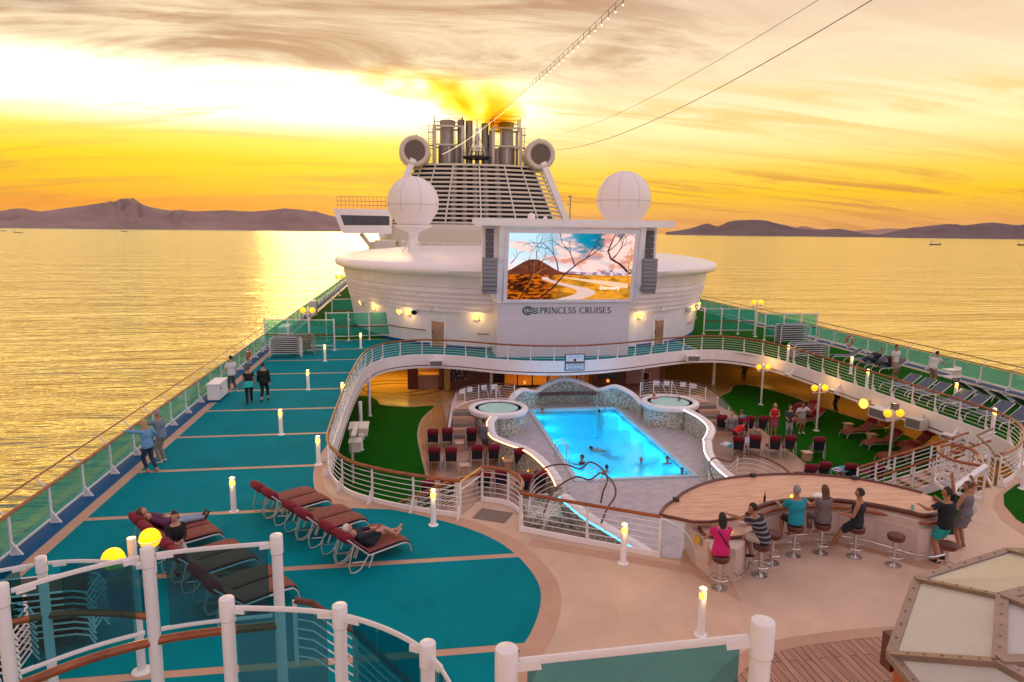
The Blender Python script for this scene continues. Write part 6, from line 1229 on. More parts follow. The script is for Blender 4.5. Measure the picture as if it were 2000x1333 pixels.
text('NUHARA', .20, wallM(10.28, 41.53, .34), smat('pale_blue_letters', (.2, .5, .62), .5), 'lettering', b2, .003, 'CENTER'); s = MB(); s.lathe([(0, 0), (.07, 0)], 14, (10.28, 41.53, .20), Matrix.Rotation(R_(90), 3, 'X')); s.tube([(10.28 + .08 * math.cos(a), 41.53, .2 + .08 * math.sin(a)) for a in [i * .4 for i in range(16)]], .012, 4, True); s.build('emblem', M['ring'], b2)
for (x, y, z, rz, lab) in ((31.55, 44.9, .62, 90, 'orange life ring hung on the right glass railing'), (-9.75, 42.6, .62, 90, 'orange life ring standing by the left railing before the stacked beds')):
    t_ = thing('life_ring', lab, 'life ring', (x, y, z), R_(rz)); s = MB(); s.tube([(.30 * math.cos(a), 0, .36 * math.sin(a)) for a in [i * math.pi / 14 for i in range(28)]], .065, 8, True); s.build('ring', M['ring'], t_)
    s = MB()
    for a in (0.78, 2.36, 3.9, 5.5): s.tube([(.30 * math.cos(a + q), 0, .36 * math.sin(a + q)) for q in (-.1, 0, .1)], .07, 8)
    s.build('band', M['white'], t_)
ct = thing('towel_cart', 'crew service cart with towels beside the right glass railing', 'cart', (29.5, 33.0, 0)); s = MB(); s.box((0, 0, .55), (.8, .5, .05)); s.box((0, 0, .95), (.8, .5, .04)); s.box((.4, 0, .7), (.03, .5, .8)); s.build('shelf', M['white'], ct)
for a in (-.35, .35):
    for b in (-.2, .2): s = MB(); s.box((a, b, .28), (.04, .04, .5)); s.ball((a, b, .05), .05, 8, 6); s.build('caster', M['dark'], ct)
def towel(x, y, z, c, lab, rz=0, stripes=False, sz=(.55, .4)):
    m_ = smat('towel_cloth', c, .9, bump=.5, bscale=60)
    if stripes:
        n = m_.node_tree.nodes; l = m_.node_tree.links; g = n.new('ShaderNodeNewGeometry'); wv_ = n.new('ShaderNodeTexWave'); wv_.inputs['Scale'].default_value = 3.2; wv_.bands_direction = 'DIAGONAL'; l.new(g.outputs['Position'], wv_.inputs[0]); cr = n.new('ShaderNodeValToRGB'); cr.color_ramp.interpolation = 'CONSTANT'; cr.color_ramp.elements[1].position = .5
        cr.color_ramp.elements[0].color = (.02, .06, .22, 1); cr.color_ramp.elements[1].color = (.75, .78, .85, 1); l.new(wv_.outputs[1], cr.inputs[0]); l.new(cr.outputs[0], n['Principled BSDF'].inputs['Base Color'])
    s = MB(); K = 10; vs = []
    for i in range(K + 1):
        for j in range(K + 1):
            u, v = i / K - .5, j / K - .5; hh = .10 * (1 - (2 * u) ** 2) * (1 - (2 * v) ** 2) + .06 * mnoise.noise(Vector((u * 6 + x, v * 6, y))); k_ = 1 + .15 * mnoise.noise(Vector((u * 3, v * 3, x)))
            vs.append((u * sz[0] * k_, v * sz[1] * k_, hh))
    vs2 = [(a, b, c_ - .03) for a, b, c_ in vs]; W_ = K + 1; fs = [(i * W_ + j, (i + 1) * W_ + j, (i + 1) * W_ + j + 1, i * W_ + j + 1) for i in range(K) for j in range(K)]; n0 = W_ * W_
    fs2 = [tuple(q + n0 for q in f[::-1]) for f in fs]; ed_ = [(i * W_, (i + 1) * W_) for i in range(K)] + [(K * W_ + j, K * W_ + j + 1) for j in range(K)] + [((K - i) * W_ + K, (K - i - 1) * W_ + K) for i in range(K)] + [(K - j, K - j - 1) for j in range(K)]
    s.add(vs + vs2, fs + fs2 + [(b, a, a + n0, b + n0) for a, b in ed_], True); o = s.build('towel', m_); o.location = (x, y, z); o.rotation_euler = (0, 0, rz); return tag(o, lab, 'towel')
towel(16.25, 31.6, -2.5, (.02, .40, .45), 'turquoise towel on the maroon chair next to the white curling wall'); towel(16.0, 31.9, -2.48, (.7, .72, .76), 'white towel beside the turquoise one at the curling wall', .5); towel(17.3, 32.3, -2.45, (.5, .5, .6), 'blue and white striped towel spread over the chairs near the bending child', .4, True, (1.1, .7))
towel(19.4, 27.0, -2.2, (.02, .40, .45), 'turquoise towel on the chairs behind the bar top', .3, False, (.8, .6)); towel(18.9, 26.9, -2.2, (.5, .5, .6), 'striped towel next to the turquoise one behind the bar top', .3, True); towel(4.6, 21.0, -2.45, (.5, .5, .6), 'navy striped towel on the chair under the straight balustrade', .2, True); towel(3.05, 34.5, -2.4, (.7, .7, .74), 'white shirt draped on a chair beside the standing man')
towel(20.2, 26.7, -2.25, (.15, .01, .02), 'maroon towel heap on the rightmost chairs behind the bar', .3, False, (.9, .6))
# ================================================================ CABLES AND STRING LIGHTS
P = catenary((4.95, 104, 19.55), (8.5, 27.5, 17.4), -1.2, 60); P = [Vector(p) for p in P]
sl_t = thing('string_lights', 'long string of small bulbs running from the funnel up out of view', 'string lights')
far_, near_ = Vector((4.95, 104, 19.55)), Vector((9.2, 26, 17.9))
P = [far_.lerp(near_, i / 60) - Vector((0, 0, 2.2 * 4 * (i / 60) * (1 - i / 60) * .35)) for i in range(61)] + [near_ + (near_ - far_) * .02 * k + Vector((0, 0, .12 * k)) for k in range(1, 14)]
s = MB(); s.tube(P, .014, 4); s.tube([p + Vector((0, 0, .22)) for p in P], .012, 4); s.build('wire', M['dark'], sl_t)
bm_ = None; W_ = walk(P, .92)[:100]
for i, (p, d_) in enumerate(W_):
    if bm_ is None: s = MB(); s.ball((0, 0, -.18), .036, 8, 6); bm_ = s.mesh('bulb', emis('bulb_glow', (1, .80, .5), 2.4)); s = MB(); s.box((0, 0, .05), (.018, .018, .36)); hm_ = s.mesh('holder', M['dark'])
    inst('holder', hm_, inst('bulb', bm_, sl_t, p))
for a, b, sg_, r_, lab in (((21.06, 100, 19.99), (21.0, 28, 19.0), 1.6, .03, 'dark rigging cable from the right jet pod out over the deck, lower one'), ((22.14, 100, 22.38), (18.9, 28, 19.1), 1.0, .018, 'thin rigging cable rising across the right sky, upper one')):
    P = catenary(a, b, sg_); d_ = (Vector(b) - Vector(a)) * .012; P += [P[-1] + d_ * k for k in range(1, 12)]; s = MB(); s.tube(P, r_, 4); o = s.build('cable', M['dsteel']); tag(o, lab, 'cable')
# ================================================================ OTHER SHIPS
def cargo(x, y, L0, rz, lab):
    t_ = thing('cargo_ship', lab, 'ship', (x, y, SEA), rz); h = L0 * .07
    s = MB(); s.add([(-L0 / 2, -L0 * .07, -1), (L0 * .42, -L0 * .07, -1), (L0 / 2, 0, -1), (L0 * .42, L0 * .07, -1), (-L0 / 2, L0 * .07, -1), (-L0 / 2, -L0 * .08, h * 1.2), (L0 * .44, -L0 * .08, h * 1.2), (L0 * .56, 0, h * 1.7), (L0 * .44, L0 * .08, h * 1.2), (-L0 / 2, L0 * .08, h * 1.2)], [(0, 1, 6, 5), (1, 2, 7, 6), (2, 3, 8, 7), (3, 4, 9, 8), (4, 0, 5, 9), (5, 6, 7, 8, 9), (4, 3, 2, 1, 0)]); s.build('hull', smat('ship_hull_dark', (.10, .06, .06), .6), t_)
    s = MB(); s.box((-L0 * .38, 0, h * 2.2), (L0 * .14, L0 * .12, h * 2)); s.box((-L0 * .38, 0, h * 3.4), (L0 * .1, L0 * .13, h * .6)); s.build('bridge', M['white'], t_)
    s = MB(); s.box((-L0 * .42, 0, h * 4), (L0 * .04, L0 * .04, h * 1.4)); s.tube([(L0 * .1, 0, h), (L0 * .1, 0, h * 4)], L0 * .006, 5); s.tube([(L0 * .45, 0, h), (L0 * .45, 0, h * 3)], L0 * .005, 5); s.build('mast', M['dark'], t_)
cargo(2385, 2842, 62, R_(8), 'small dark cargo ship out on the right side of the bay'); cargo(2935, 2923, 70, R_(170), 'dark ship cut by the right edge of the picture')
cargo(-2627, 6895, 60, 0, 'tiny boat below the left mountain'); cargo(-2381, 4646, 45, .4, 'tiny fishing boat near the left edge, right hand one'); cargo(-3139, 5913, 50, .2, 'tiny fishing boat near the left edge, left hand one')
# ================================================================ PEOPLE
SK = {'a': smat('skin_light', (.50, .25, .16), .5), 'b': smat('skin_tan', (.36, .165, .095), .5)}
HR = {'dark': smat('hair_dark', (.016, .010, .008), .6, bump=.4, bscale=200), 'brown': smat('hair_brown', (.11, .05, .02), .55, bump=.4, bscale=200), 'blond': smat('hair_blond', (.46, .28, .12), .55, bump=.4, bscale=200), 'grey': smat('hair_grey', (.28, .25, .23), .6, bump=.4, bscale=200), 'white': smat('hair_white', (.66, .60, .54), .6, bump=.3, bscale=200)}
CL = {}
def cloth(c):
    if c not in CL: CL[c] = smat('cloth', c, .85, bump=.35, bscale=90, var=.12, vscale=7)
    return CL[c]
def stripecloth():
    m_ = smat('striped_cloth', (.02, .02, .03), .85); n = m_.node_tree.nodes; l = m_.node_tree.links; g = n.new('ShaderNodeTexCoord'); wv_ = n.new('ShaderNodeTexWave'); wv_.bands_direction = 'Z'; wv_.inputs['Scale'].default_value = 3.0; l.new(g.outputs['Object'], wv_.inputs[0])
    cr = n.new('ShaderNodeValToRGB'); cr.color_ramp.interpolation = 'CONSTANT'; cr.color_ramp.elements[1].position = .72; cr.color_ramp.elements[0].color = (.012, .014, .022, 1); cr.color_ramp.elements[1].color = (.22, .22, .24, 1); l.new(wv_.outputs[1], cr.inputs[0]); l.new(cr.outputs[0], n['Principled BSDF'].inputs['Base Color']); return m_
dg = None
def remesh(mb, name, mt_, par, vox):
    me = mb.mesh('tmp'); o = bpy.data.objects.new('tmp', me); col.objects.link(o); md = o.modifiers.new('r', 'REMESH'); md.mode = 'VOXEL'; md.voxel_size = vox; md.use_smooth_shade = True
    sm_ = o.modifiers.new('s', 'SMOOTH'); sm_.factor = .5; sm_.iterations = 2
    bpy.context.view_layer.update(); me2 = bpy.data.meshes.new_from_object(o.evaluated_get(bpy.context.evaluated_depsgraph_get())); bpy.data.objects.remove(o); bpy.data.meshes.remove(me)
    me2.name = name; me2.materials.clear(); me2.materials.append(mt_); me2.polygons.foreach_set('use_smooth', [True] * len(me2.polygons))
    r = bpy.data.objects.new(name, me2); col.objects.link(r); r.parent = par; return r
def ik(a, b, l1, l2, hint):
    d = b - a; D = d.length; D2 = min(D, (l1 + l2) * .998); u = d / max(D, 1e-5); b = a + u * D2
    x = (l1 * l1 - l2 * l2 + D2 * D2) / (2 * D2); h = math.sqrt(max(l1 * l1 - x * x, 0)); hn = Vector(hint); hn = (hn - u * hn.dot(u)); hn.normalize(); return a + u * x + hn * h, b
def limb(mb, pts, rad, n=10):
    a, m_, b = pts; P = []; R = []
    for i, t_ in enumerate((0, .33, .66, 1)): P.append(a.lerp(m_, t_)); R.append(rad[i])
    for i, t_ in enumerate((.33, .66, 1)): P.append(m_.lerp(b, t_)); R.append(rad[4 + i])
    mb.tube(P, R, n)
def cut(pts, f):   # sub-path of a two-bone limb up to fraction f
    a, m_, b = pts
    if f <= .5: return [a, a.lerp(m_, f * 2)]
    return [a, m_, m_.lerp(b, (f - .5) * 2)]
def person(loc, hd, lab, pel=(0, 0, .93), lean=(0, 0, 1), face=(0, 1, 0), hl=(-.27, .06, .78), hr=(.27, .06, .78), fl=(-.11, 0, .08), fr=(.11, .02, .08), kn=(0, 1, 0), el=(-.4, -1, 0), er=(.4, -1, 0), top=None, slv=.3, bot=None, leg=1.0, skirt=None, hair='dark', long=0, skin='a', fem=False, s=1.0, near=True, shoes=None, twist=0, foot=(0, 1, -.15), toplen=-.12, topmat=None, bun=False, hint_head=None, group=None, bald=False):
    t_ = thing('person', lab, 'person', loc, R_(hd), group); V_ = Vector; pel = V_(pel); U = V_(lean).normalized(); F = V_((math.sin(-R_(twist)) * -1, math.cos(R_(twist)), 0)); F = (F - U * F.dot(U)).normalized(); Rt = F.cross(U).normalized()
    vox = (.011 if near else .02) * s; vc = (.013 if near else .02) * s
    P = lambda a, b=0, c=0: pel + (U * a + Rt * b + F * c)
    wst = .125 if fem else .160; sh = .160 if fem else .196
    tor = [(-.12, .11, .09), (-.04, .165, .115), (.05, .160 if fem else .15, .11), (.18, wst, .095), (.31, .152 if fem else .178, .128 if not fem else .12), (.41, sh * .92, .105), (.465, sh * .72, .08), (.50, .068, .062), (.60, .05, .053)]
    tor = [(a_, rx * (1.09 if a_ < .48 else 1), ry * (1.12 if a_ < .48 else 1)) for a_, rx, ry in tor]; b = MB(); b.loft([(P(z_), Rt * rx, F * ry) for z_, rx, ry in tor], 16)
    HU = (U * .5 + V_((0, 0, 1)) * .5 if hint_head is None else V_(hint_head)).normalized(); fc = V_(face); fc = (fc - HU * fc.dot(HU)).normalized(); HR_ = fc.cross(HU)
    hc = P(.545) + HU * .145 + fc * .018; Mh = Matrix((HR_, fc, HU)).transposed()
    b.ball(hc, (.073, .092, .112), 18, 14, Mh); b.ball(hc + fc * .035 - HU * .055, (.050, .055, .058), 12, 10, Mh)
    b.tube([hc + fc * .075 + HU * .02, hc + fc * .105 - HU * .02, hc + fc * .092 - HU * .032], [.010, .014, .012], 8)
    for e in (-1, 1): b.ball(hc + HR_ * .076 * e - fc * .008 - HU * .005, (.012, .02, .032), 8, 8, Mh)
    b.tube([P(.47), hc - HU * .06], [.058, .052], 10)
    arms = []; legs = []
    for e, h_, hn in ((-1, hl, el), (1, hr, er)):
        S_ = P(.435, e * sh); elb, wr = ik(S_, V_(h_), .285, .25, hn); arms.append([S_, elb, wr]); limb(b, [S_, elb, wr], [.057, .051, .046, .040, .042, .033, .026])
        b.ball(S_, .056, 10, 8)
        d = (wr - elb).normalized(); sd = d.cross(V_((0, 0, 1)));
        if sd.length < .2: sd = V_((1, 0, 0)) if abs(d.x) < .5 else V_((0, 1, 0))
        if abs(d.z) > .7: sd = (F - d * F.dot(d))   # hanging hand: palm edge forward
        sd.normalize(); pn = d.cross(sd).normalized()
        b.loft([(wr - d * .01, sd * .024, pn * .020), (wr + d * .03, sd * .034, pn * .017), (wr + d * .085, sd * .040, pn * .015)], 10)
        inn2 = -e if abs(d.z) > .7 else 1
        for q, (o_, ln) in enumerate(((-.030, .058), (-.010, .072), (.011, .076), (.031, .066))):
            k0 = wr + d * .080 + sd * o_; k1 = k0 + d * ln * .5 - pn * .006; k2 = k1 + d * ln * .42 - pn * .020 - V_((0, 0, .004)); b.tube([k0, k1, k2], [.0105, .0098, .0085], 7)
        tb = wr + d * .025 + sd * .032; b.tube([tb, tb + d * .03 + sd * .028, tb + d * .06 + sd * .036], [.013, .0115, .009], 7)
    for e, f_ in ((-1, fl), (1, fr)):
        Hj = P(-.04, e * .088); kne, an = ik(Hj, V_(f_), .43, .42, kn if not isinstance(kn, tuple) or not isinstance(kn[0], tuple) else kn[0 if e < 0 else 1]); legs.append([Hj, kne, an]); limb(b, [Hj, kne, an], [.094, .088, .074, .060, .062, .050, .038], 12)
        fd = V_(foot).normalized(); hz_ = fd.cross(V_((0, 0, 1))).normalized() if abs(fd.z) < .95 else V_((1, 0, 0)); un_ = hz_.cross(fd)
        fm_2 = shoes or SK[skin]; bb = b if not shoes else MB(); bb.loft([(an - fd * .055 - un_ * .035, hz_ * .028, un_ * .03), (an - un_ * .03, hz_ * .036, un_ * .042), (an + fd * .08 - un_ * .045, hz_ * .042, un_ * .03), (an + fd * .15 - un_ * .052, hz_ * .043, un_ * .02), (an + fd * .19 - un_ * .056, hz_ * .03, un_ * .013)], 12)
        if shoes: bb.build('shoe', shoes, t_)
    remesh(b, 'body', SK[skin], t_, vox)
    if bot is not None or skirt is not None:
        c_ = MB(); col_ = bot if bot is not None else skirt; c_.loft([(P(z_), Rt * (rx + .016), F * (ry + .016)) for z_, rx, ry in tor[:4]][:3] + [(P(.10), Rt * .16, F * .115)], 16)
        if skirt is None:
            for lg in legs:
                pp = cut(lg, leg); rr = [.104, .075, .060][:len(pp)] if len(pp) == 3 else [.104, .088]
                if leg > .55: rr = [.102, .072, .056 if leg > .9 else .066]
                c_.tube(pp, rr, 12)
        else:
            z1 = (legs[0][0].lerp(legs[0][1], .9) + legs[1][0].lerp(legs[1][1], .9)) / 2; a0 = (legs[0][0] + legs[1][0]) / 2; c_.loft([(a0 + U * .06, Rt * .17, F * .125), (a0.lerp(z1, .5), Rt * .20, F * .15), (z1, Rt * .215, F * .165)], 16)
        remesh(c_, 'trousers' if skirt is None and leg > .6 else ('shorts' if skirt is None else 'skirt'), cloth(col_), t_, vc)
    if top is not None or topmat:
        c_ = MB(); tr = [(toplen, .168, .12)] + [q for q in tor if q[0] > toplen + .03 and q[0] < .48]; c_.loft([(P(z_), Rt * (rx + .020), F * (ry + .020)) for z_, rx, ry in tr], 16)
        if slv > 0:
            for ar in arms:
                pp = cut(ar, slv); rr = [.074, .066] if len(pp) == 2 else [.072, .058, .042 if slv > .9 else .052]; c_.ball(ar[0], .068, 10, 8); c_.tube(pp, rr, 12)
        remesh(c_, 'shirt', topmat or cloth(top), t_, vc)
    if not bald:
        h_ = MB(); n_, m_2 = 22, 16; vs = []; rx, ry, rz = .083, .103, .122
        for i in range(m_2 + 1):
            th = math.pi * i / m_2
            for j in range(n_):
                an_ = 2 * math.pi * j / n_; p = V_((rx * math.sin(th) * math.cos(an_), ry * math.sin(th) * math.sin(an_), -rz * math.cos(th)))
                if p.y > .018 and p.z < .052: p *= .72
                if p.z < (-.085 if long else -.05): p *= .75
                p += V_((0, -.012, .008)); p *= 1 + .05 * mnoise.noise(p * 40 + V_(loc)); vs.append(hc + Mh @ p)
        h_.add(vs, [(i * n_ + j, i * n_ + (j + 1) % n_, (i + 1) * n_ + (j + 1) % n_, (i + 1) * n_ + j) for i in range(m_2) for j in range(n_)], True)
        if long: h_.loft([(hc - fc * .035 + HU * .02, HR_ * .088, fc * .07), (hc - fc * .05 - HU * .08, HR_ * .10, fc * .06), (hc - fc * .085 - HU * (.08 + long * .5), HR_ * .085, fc * .032), (hc - fc * .10 - HU * (.08 + long), HR_ * .05, fc * .02)], 14)
        if bun: h_.ball(hc - fc * .10 + HU * .06, .045, 10, 8)
        h_.build('hair', HR[hair], t_)
    if near:
        e_ = MB()
        for e in (-1, 1): e_.ball(hc + HR_ * .029 * e + fc * .083 + HU * .004, (.009, .006, .006), 8, 6, Mh)
        e_.build('eyes', M['black'], t_); e_ = MB(); e_.tube([hc + fc * .090 - HU * .055 - HR_ * .022, hc + fc * .096 - HU * .057, hc + fc * .090 - HU * .055 + HR_ * .022], .005, 6); e_.build('mouth', smat('lips', (.30, .09, .07), .5), t_)
    s *= 1.07; t_.scale = (s, s, s)
    return t_
W_, BK, NV_, KH, TQ = (.62, .60, .60), (.010, .010, .012), (.012, .018, .04), (.30, .22, .14), (.01, .36, .36)
dk = smat('shoe_dark', (.02, .018, .016), .5); wsh = smat('shoe_white', (.65, .62, .6), .5)
SIT = dict(pel=(0, 0, .93), fl=(-.12, .34, .42), fr=(.12, .36, .42), el=(-.5, -.3, -1), er=(.5, -.3, -1))
p = person((7.05, 13.98, 0), -8, 'woman in a bright pink top and white shorts on the leftmost bar stool', **SIT, lean=(0, .06, 1), hl=(-.22, .42, .98), hr=(.22, .42, .98), top=(.60, .012, .16), slv=.28, bot=W_, leg=.36, hair='dark', long=.13, fem=True)
s = MB(); s.beam((-.12, -.125, 1.38), (.13, -.13, 1.02), .012, .03); s.build('bag_strap', M['black'], p)
person((8.35, 14.42, 0), 42, 'man in a navy shirt with grey stripes leaning over the low shelf of the bar', pel=(0, 0, .93), fl=(-.15, .42, .45), fr=(.13, .30, .38), lean=(-.05, .42, .9), hl=(-.32, .72, 1.38), hr=(.22, .50, 1.0), el=(-1, .2, .6), topmat=stripecloth(), slv=.34, bot=(.45, .40, .36), leg=.42, hair='dark', face=(-.2, 1, -.25), shoes=dk, skin='b')
person((9.7, 15.28, 0), 4, 'bald man in a turquoise t-shirt sitting at the bar', **SIT, lean=(0, .08, 1), hl=(-.20, .46, 1.16), hr=(.18, .46, 1.16), top=(.006, .27, .36), slv=.36, bot=BK, leg=.42, hair='grey', s=1.02, skin='b')
person((10.5, 15.33, 0), 2, 'long haired woman in a grey top sitting in the middle of the bar', **SIT, lean=(0, .06, 1), hl=(-.15, .46, 1.15), hr=(.18, .46, 1.15), top=(.16, .13, .13), slv=.12, bot=(.13, .11, .115), leg=.9, hair='brown', long=.36, fem=True)
person((11.25, 15.05, 0), 46, 'man in a black sleeveless top and shorts turned sideways on a bar stool', pel=(0, 0, .93), fl=(-.05, .5, .22), fr=(.14, .46, .20), kn=(0, 1, .4), lean=(0, -.02, 1), face=(.1, 1, .15), el=(-.5, -.3, -1), er=(.5, -.3, -1), hl=(-.22, .30, 1.10), hr=(.16, .30, .98), top=(.014, .016, .020), slv=0, bot=(.012, .016, .022), leg=.44, hair='dark', skin='b')
person((13.3, 14.5, 0), 12, 'man with raised arm in a black polo shirt and turquoise shorts', lean=(0, .05, 1), hl=(-.36, .34, 1.24), hr=(.20, .12, 1.98), er=(1, -.2, .2), el=(-1, -.4, -.3), face=(-.45, 1, .15), top=BK, slv=.34, bot=TQ, leg=.42, hair='dark', shoes=dk, skin='b', s=1.07, fl=(-.13, 0, .08), fr=(.13, .06, .08))
person((14.45, 15.15, 0), 20, 'woman with a hair bun in a sleeveless grey dress beside the raised arm', lean=(0, .02, 1), hl=(-.20, .30, 1.10), hr=(.22, .05, 1.74), er=(1, 0, -.2), face=(-.4, 1, .05), top=(.15, .15, .17), slv=0, skirt=(.15, .15, .17), hair='brown', bun=True, fem=True, skin='b', s=1.0, toplen=-.2)
person((-8.85, 23.75, 0), 68, 'woman in a light blue shirt and dark jeans stretching one arm to the left rail', hl=(-.28, .66, 1.38), hr=(.30, .12, .98), er=(1, -.6, 0), top=(.13, .30, .50), slv=.9, bot=(.02, .03, .06), leg=.92, hair='blond', long=.16, fem=True, fl=(-.06, .0, .08), fr=(.10, -.22, .09), face=(0, 1, 0), lean=(-.03, .1, 1))
person((-8.75, 24.75, 0), 72, 'man in a grey blue shirt and beige trousers leaning on the left rail', hl=(-.25, .62, 1.28), hr=(.26, .55, 1.20), lean=(0, .12, 1), top=(.16, .21, .27), slv=.5, bot=(.26, .22, .18), leg=.96, hair='grey', s=1.04, skin='b', shoes=wsh)
person((-9.0, 35.5, 0), 50, 'person in a white t-shirt and grey trousers by the white cabinet', top=W_, slv=.32, bot=(.09, .08, .075), leg=.85, hair='dark', hl=(-.22, .3, 1.05), shoes=wsh, s=1.02, fr=(.16, -.12, .08))
person((-7.6, 32.95, 0), 15, 'woman in black with a turquoise wrap round her waist strolling on the teal deck', top=BK, slv=.2, bot=BK, leg=1.0, hair='brown', fem=True, fr=(.10, .28, .10), fl=(-.1, -.22, .12), skin='b', shoes=dk, near=True, toplen=-.0)
s = MB(); s.loft([((0, 0, 1.08), (.16, 0, 0), (0, .125, 0)), ((0, 0, .95), (.21, 0, 0), (0, .17, 0)), ((-.03, 0, .78), (.20, 0, 0), (0, .16, 0))], 16); o = s.build('waist_wrap', cloth((.02, .50, .50)), [c for c in col.objects if c.get('label', '').startswith('woman in black with a turq')][0])
person((-7.02, 33.4, 0), -5, 'person all in black with cropped trousers seen from behind on the teal deck', top=BK, slv=.9, bot=BK, leg=.84, hair='dark', fr=(.10, .18, .10), fl=(-.1, -.1, .09), s=1.02, shoes=dk)
person((-5.75, 16.75, 0), -150, 'dark haired woman in a black jacket and white trousers seated on a lounger edge', pel=(0, -.05, .52), fl=(-.12, .40, .08), fr=(.12, .42, .08), lean=(0, .10, 1), face=(.35, 1, 0), hl=(-.06, .34, .72), hr=(.08, .36, .70), top=BK, slv=.95, bot=(.50, .46, .46), leg=.95, hair='dark', long=.02, fem=True, shoes=dk)
def lying(pair, k, lab, **kw):
    x, y = pair; q = Vector((x, y)) - wv * k + Vector((.05, .03)) + Vector((math.cos(AX), math.sin(AX))) * .88
    return person((q.x, q.y, 0), math.degrees(AX) - 90, lab, pel=(0, 0, .54), lean=(0, -.80, .60), face=kw.pop('face', (0, .9, .5)), hint_head=(0, -.6, .8), **kw)
lying((-1.71, 15.52), .33, 'white haired man in a dark jacket and shorts lying on a maroon lounger', hl=(-.10, .26, .74), hr=(.10, .24, .74), fl=(-.10, .98, .50), fr=(.10, .72, .50), kn=((0, .2, 1), (0, .3, 1)), top=(.012, .016, .03), slv=.95, bot=(.014, .018, .03), leg=.36, hair='white', foot=(0, .7, .7))
lying((-6.55, 16.6), 1.03, 'person in pale blue trousers and purple top stretched out on a lounger', hl=(-.18, .05, .70), hr=(.18, .10, .68), fl=(-.09, 1.0, .46), fr=(.09, .98, .47), kn=(0, 0, 1), top=(.10, .02, .07), slv=.9, bot=(.26, .33, .42), leg=.98, hair='brown', foot=(0, .5, .9), shoes=dk)
person((-9.5, 15.9, 0), 60, 'person in a black jacket cut by the left edge of the picture', lean=(0, .12, 1), hl=(-.2, .5, 1.2), hr=(.22, .5, 1.2), top=BK, slv=.95, bot=(.05, .04, .035), leg=1.0, hair='dark', shoes=dk)
# lower deck
person((3.55, 32.9, -3), -60, 'man in a grey polo and patterned shorts standing by the glowing curved wall', top=(.13, .15, .17), slv=.4, bot=(.09, .07, .09), leg=.46, hair='dark', skin='b', s=1.06, near=False, shoes=dk)
person((16.4, 45.2, -3), 150, 'dark haired woman in black standing behind the right hot tub railing', top=BK, slv=0, bot=BK, leg=1, hair='dark', long=.14, fem=True, near=False, hl=(-.2, .25, 1.1))
person((25.4, 48.3, -3), 10, 'dim figure walking in the amber passage at right', top=(.06, .04, .03), slv=.9, bot=(.02, .015, .01), leg=1, near=False, skin='b', s=1.05)
person((27.0, 39.1, -3), 80, 'dark dressed figure standing under the right deck among the loungers', top=BK, slv=.9, bot=BK, leg=1, near=False)
person((20.2, 34.7, -3), 150, 'blond woman in a red top and pink skirt behind the right hand chairs', top=(.55, .012, .02), slv=.12, skirt=(.30, .05, .10), hair='blond', long=.16, fem=True, near=False, hl=(-.15, .28, 1.1), hr=(.15, .28, 1.08))
person((20.85, 34.25, -3), 160, 'woman in a dark grey shirt and pale trousers next to the woman in red', top=(.05, .055, .06), slv=.5, bot=(.30, .29, .28), leg=1, hair='brown', fem=True, near=False, hl=(-.12, .25, 1.0), hr=(.12, .25, 1.0), shoes=wsh, face=(-.3, 1, 0))
person((22.0, 34.9, -3), 175, 'man in a white shirt and khaki shorts carrying a maroon cushion', top=W_, slv=.35, bot=KH, leg=.45, hair='dark', skin='b', near=False, lean=(.15, .3, 1), hl=(-.2, .45, 1.25), hr=(.38, .4, 1.0), shoes=wsh, s=1.03)
s = MB(); s.loft([((21.9, 35.6, -1.72), (.05, .10, .0), (0, 0, .28)), ((22.9, 36.2, -1.72), (.05, .10, 0), (0, 0, .28))], 10); small('loose_cushion', s, M['maroon'], 'dark maroon cushion held by the man in khaki shorts', 'cushion')
person((17.0, 32.9, -3), -80, 'child in a red t-shirt bending over the chairs', lean=(.0, .95, .55), face=(0, .7, -.5), hl=(-.12, .62, .72), hr=(.12, .62, .70), top=(.62, .012, .012), slv=.3, bot=BK, leg=.25, hair='brown', near=False, s=.88)
person((17.75, 34.9, -3), -15, 'light haired guest sitting on the chairs behind the bending child', pel=(0, 0, .48), fl=(-.12, .5, .1), fr=(.12, .5, .1), top=(.25, .25, .28), slv=.4, bot=NV_, leg=.6, hair='blond', near=False)
person((18.55, 35.3, -3), 20, 'guest with a turquoise top sitting left of the woman in red', pel=(0, 0, .48), fl=(-.12, .5, .1), fr=(.12, .5, .1), top=(.02, .35, .40), slv=.4, bot=NV_, leg=.6, hair='brown', near=False)
person((23.6, 36.55, -3), 96, 'guest in maroon reclining on the farthest low lounger', pel=(0, 0, .50), lean=(0, -.6, .8), fl=(-.1, .85, .45), fr=(.1, .85, .45), kn=(0, 0, 1), hl=(-.1, .25, .8), hr=(.1, .25, .8), top=(.2, .02, .03), slv=.6, bot=BK, leg=1, near=False, hair='dark')
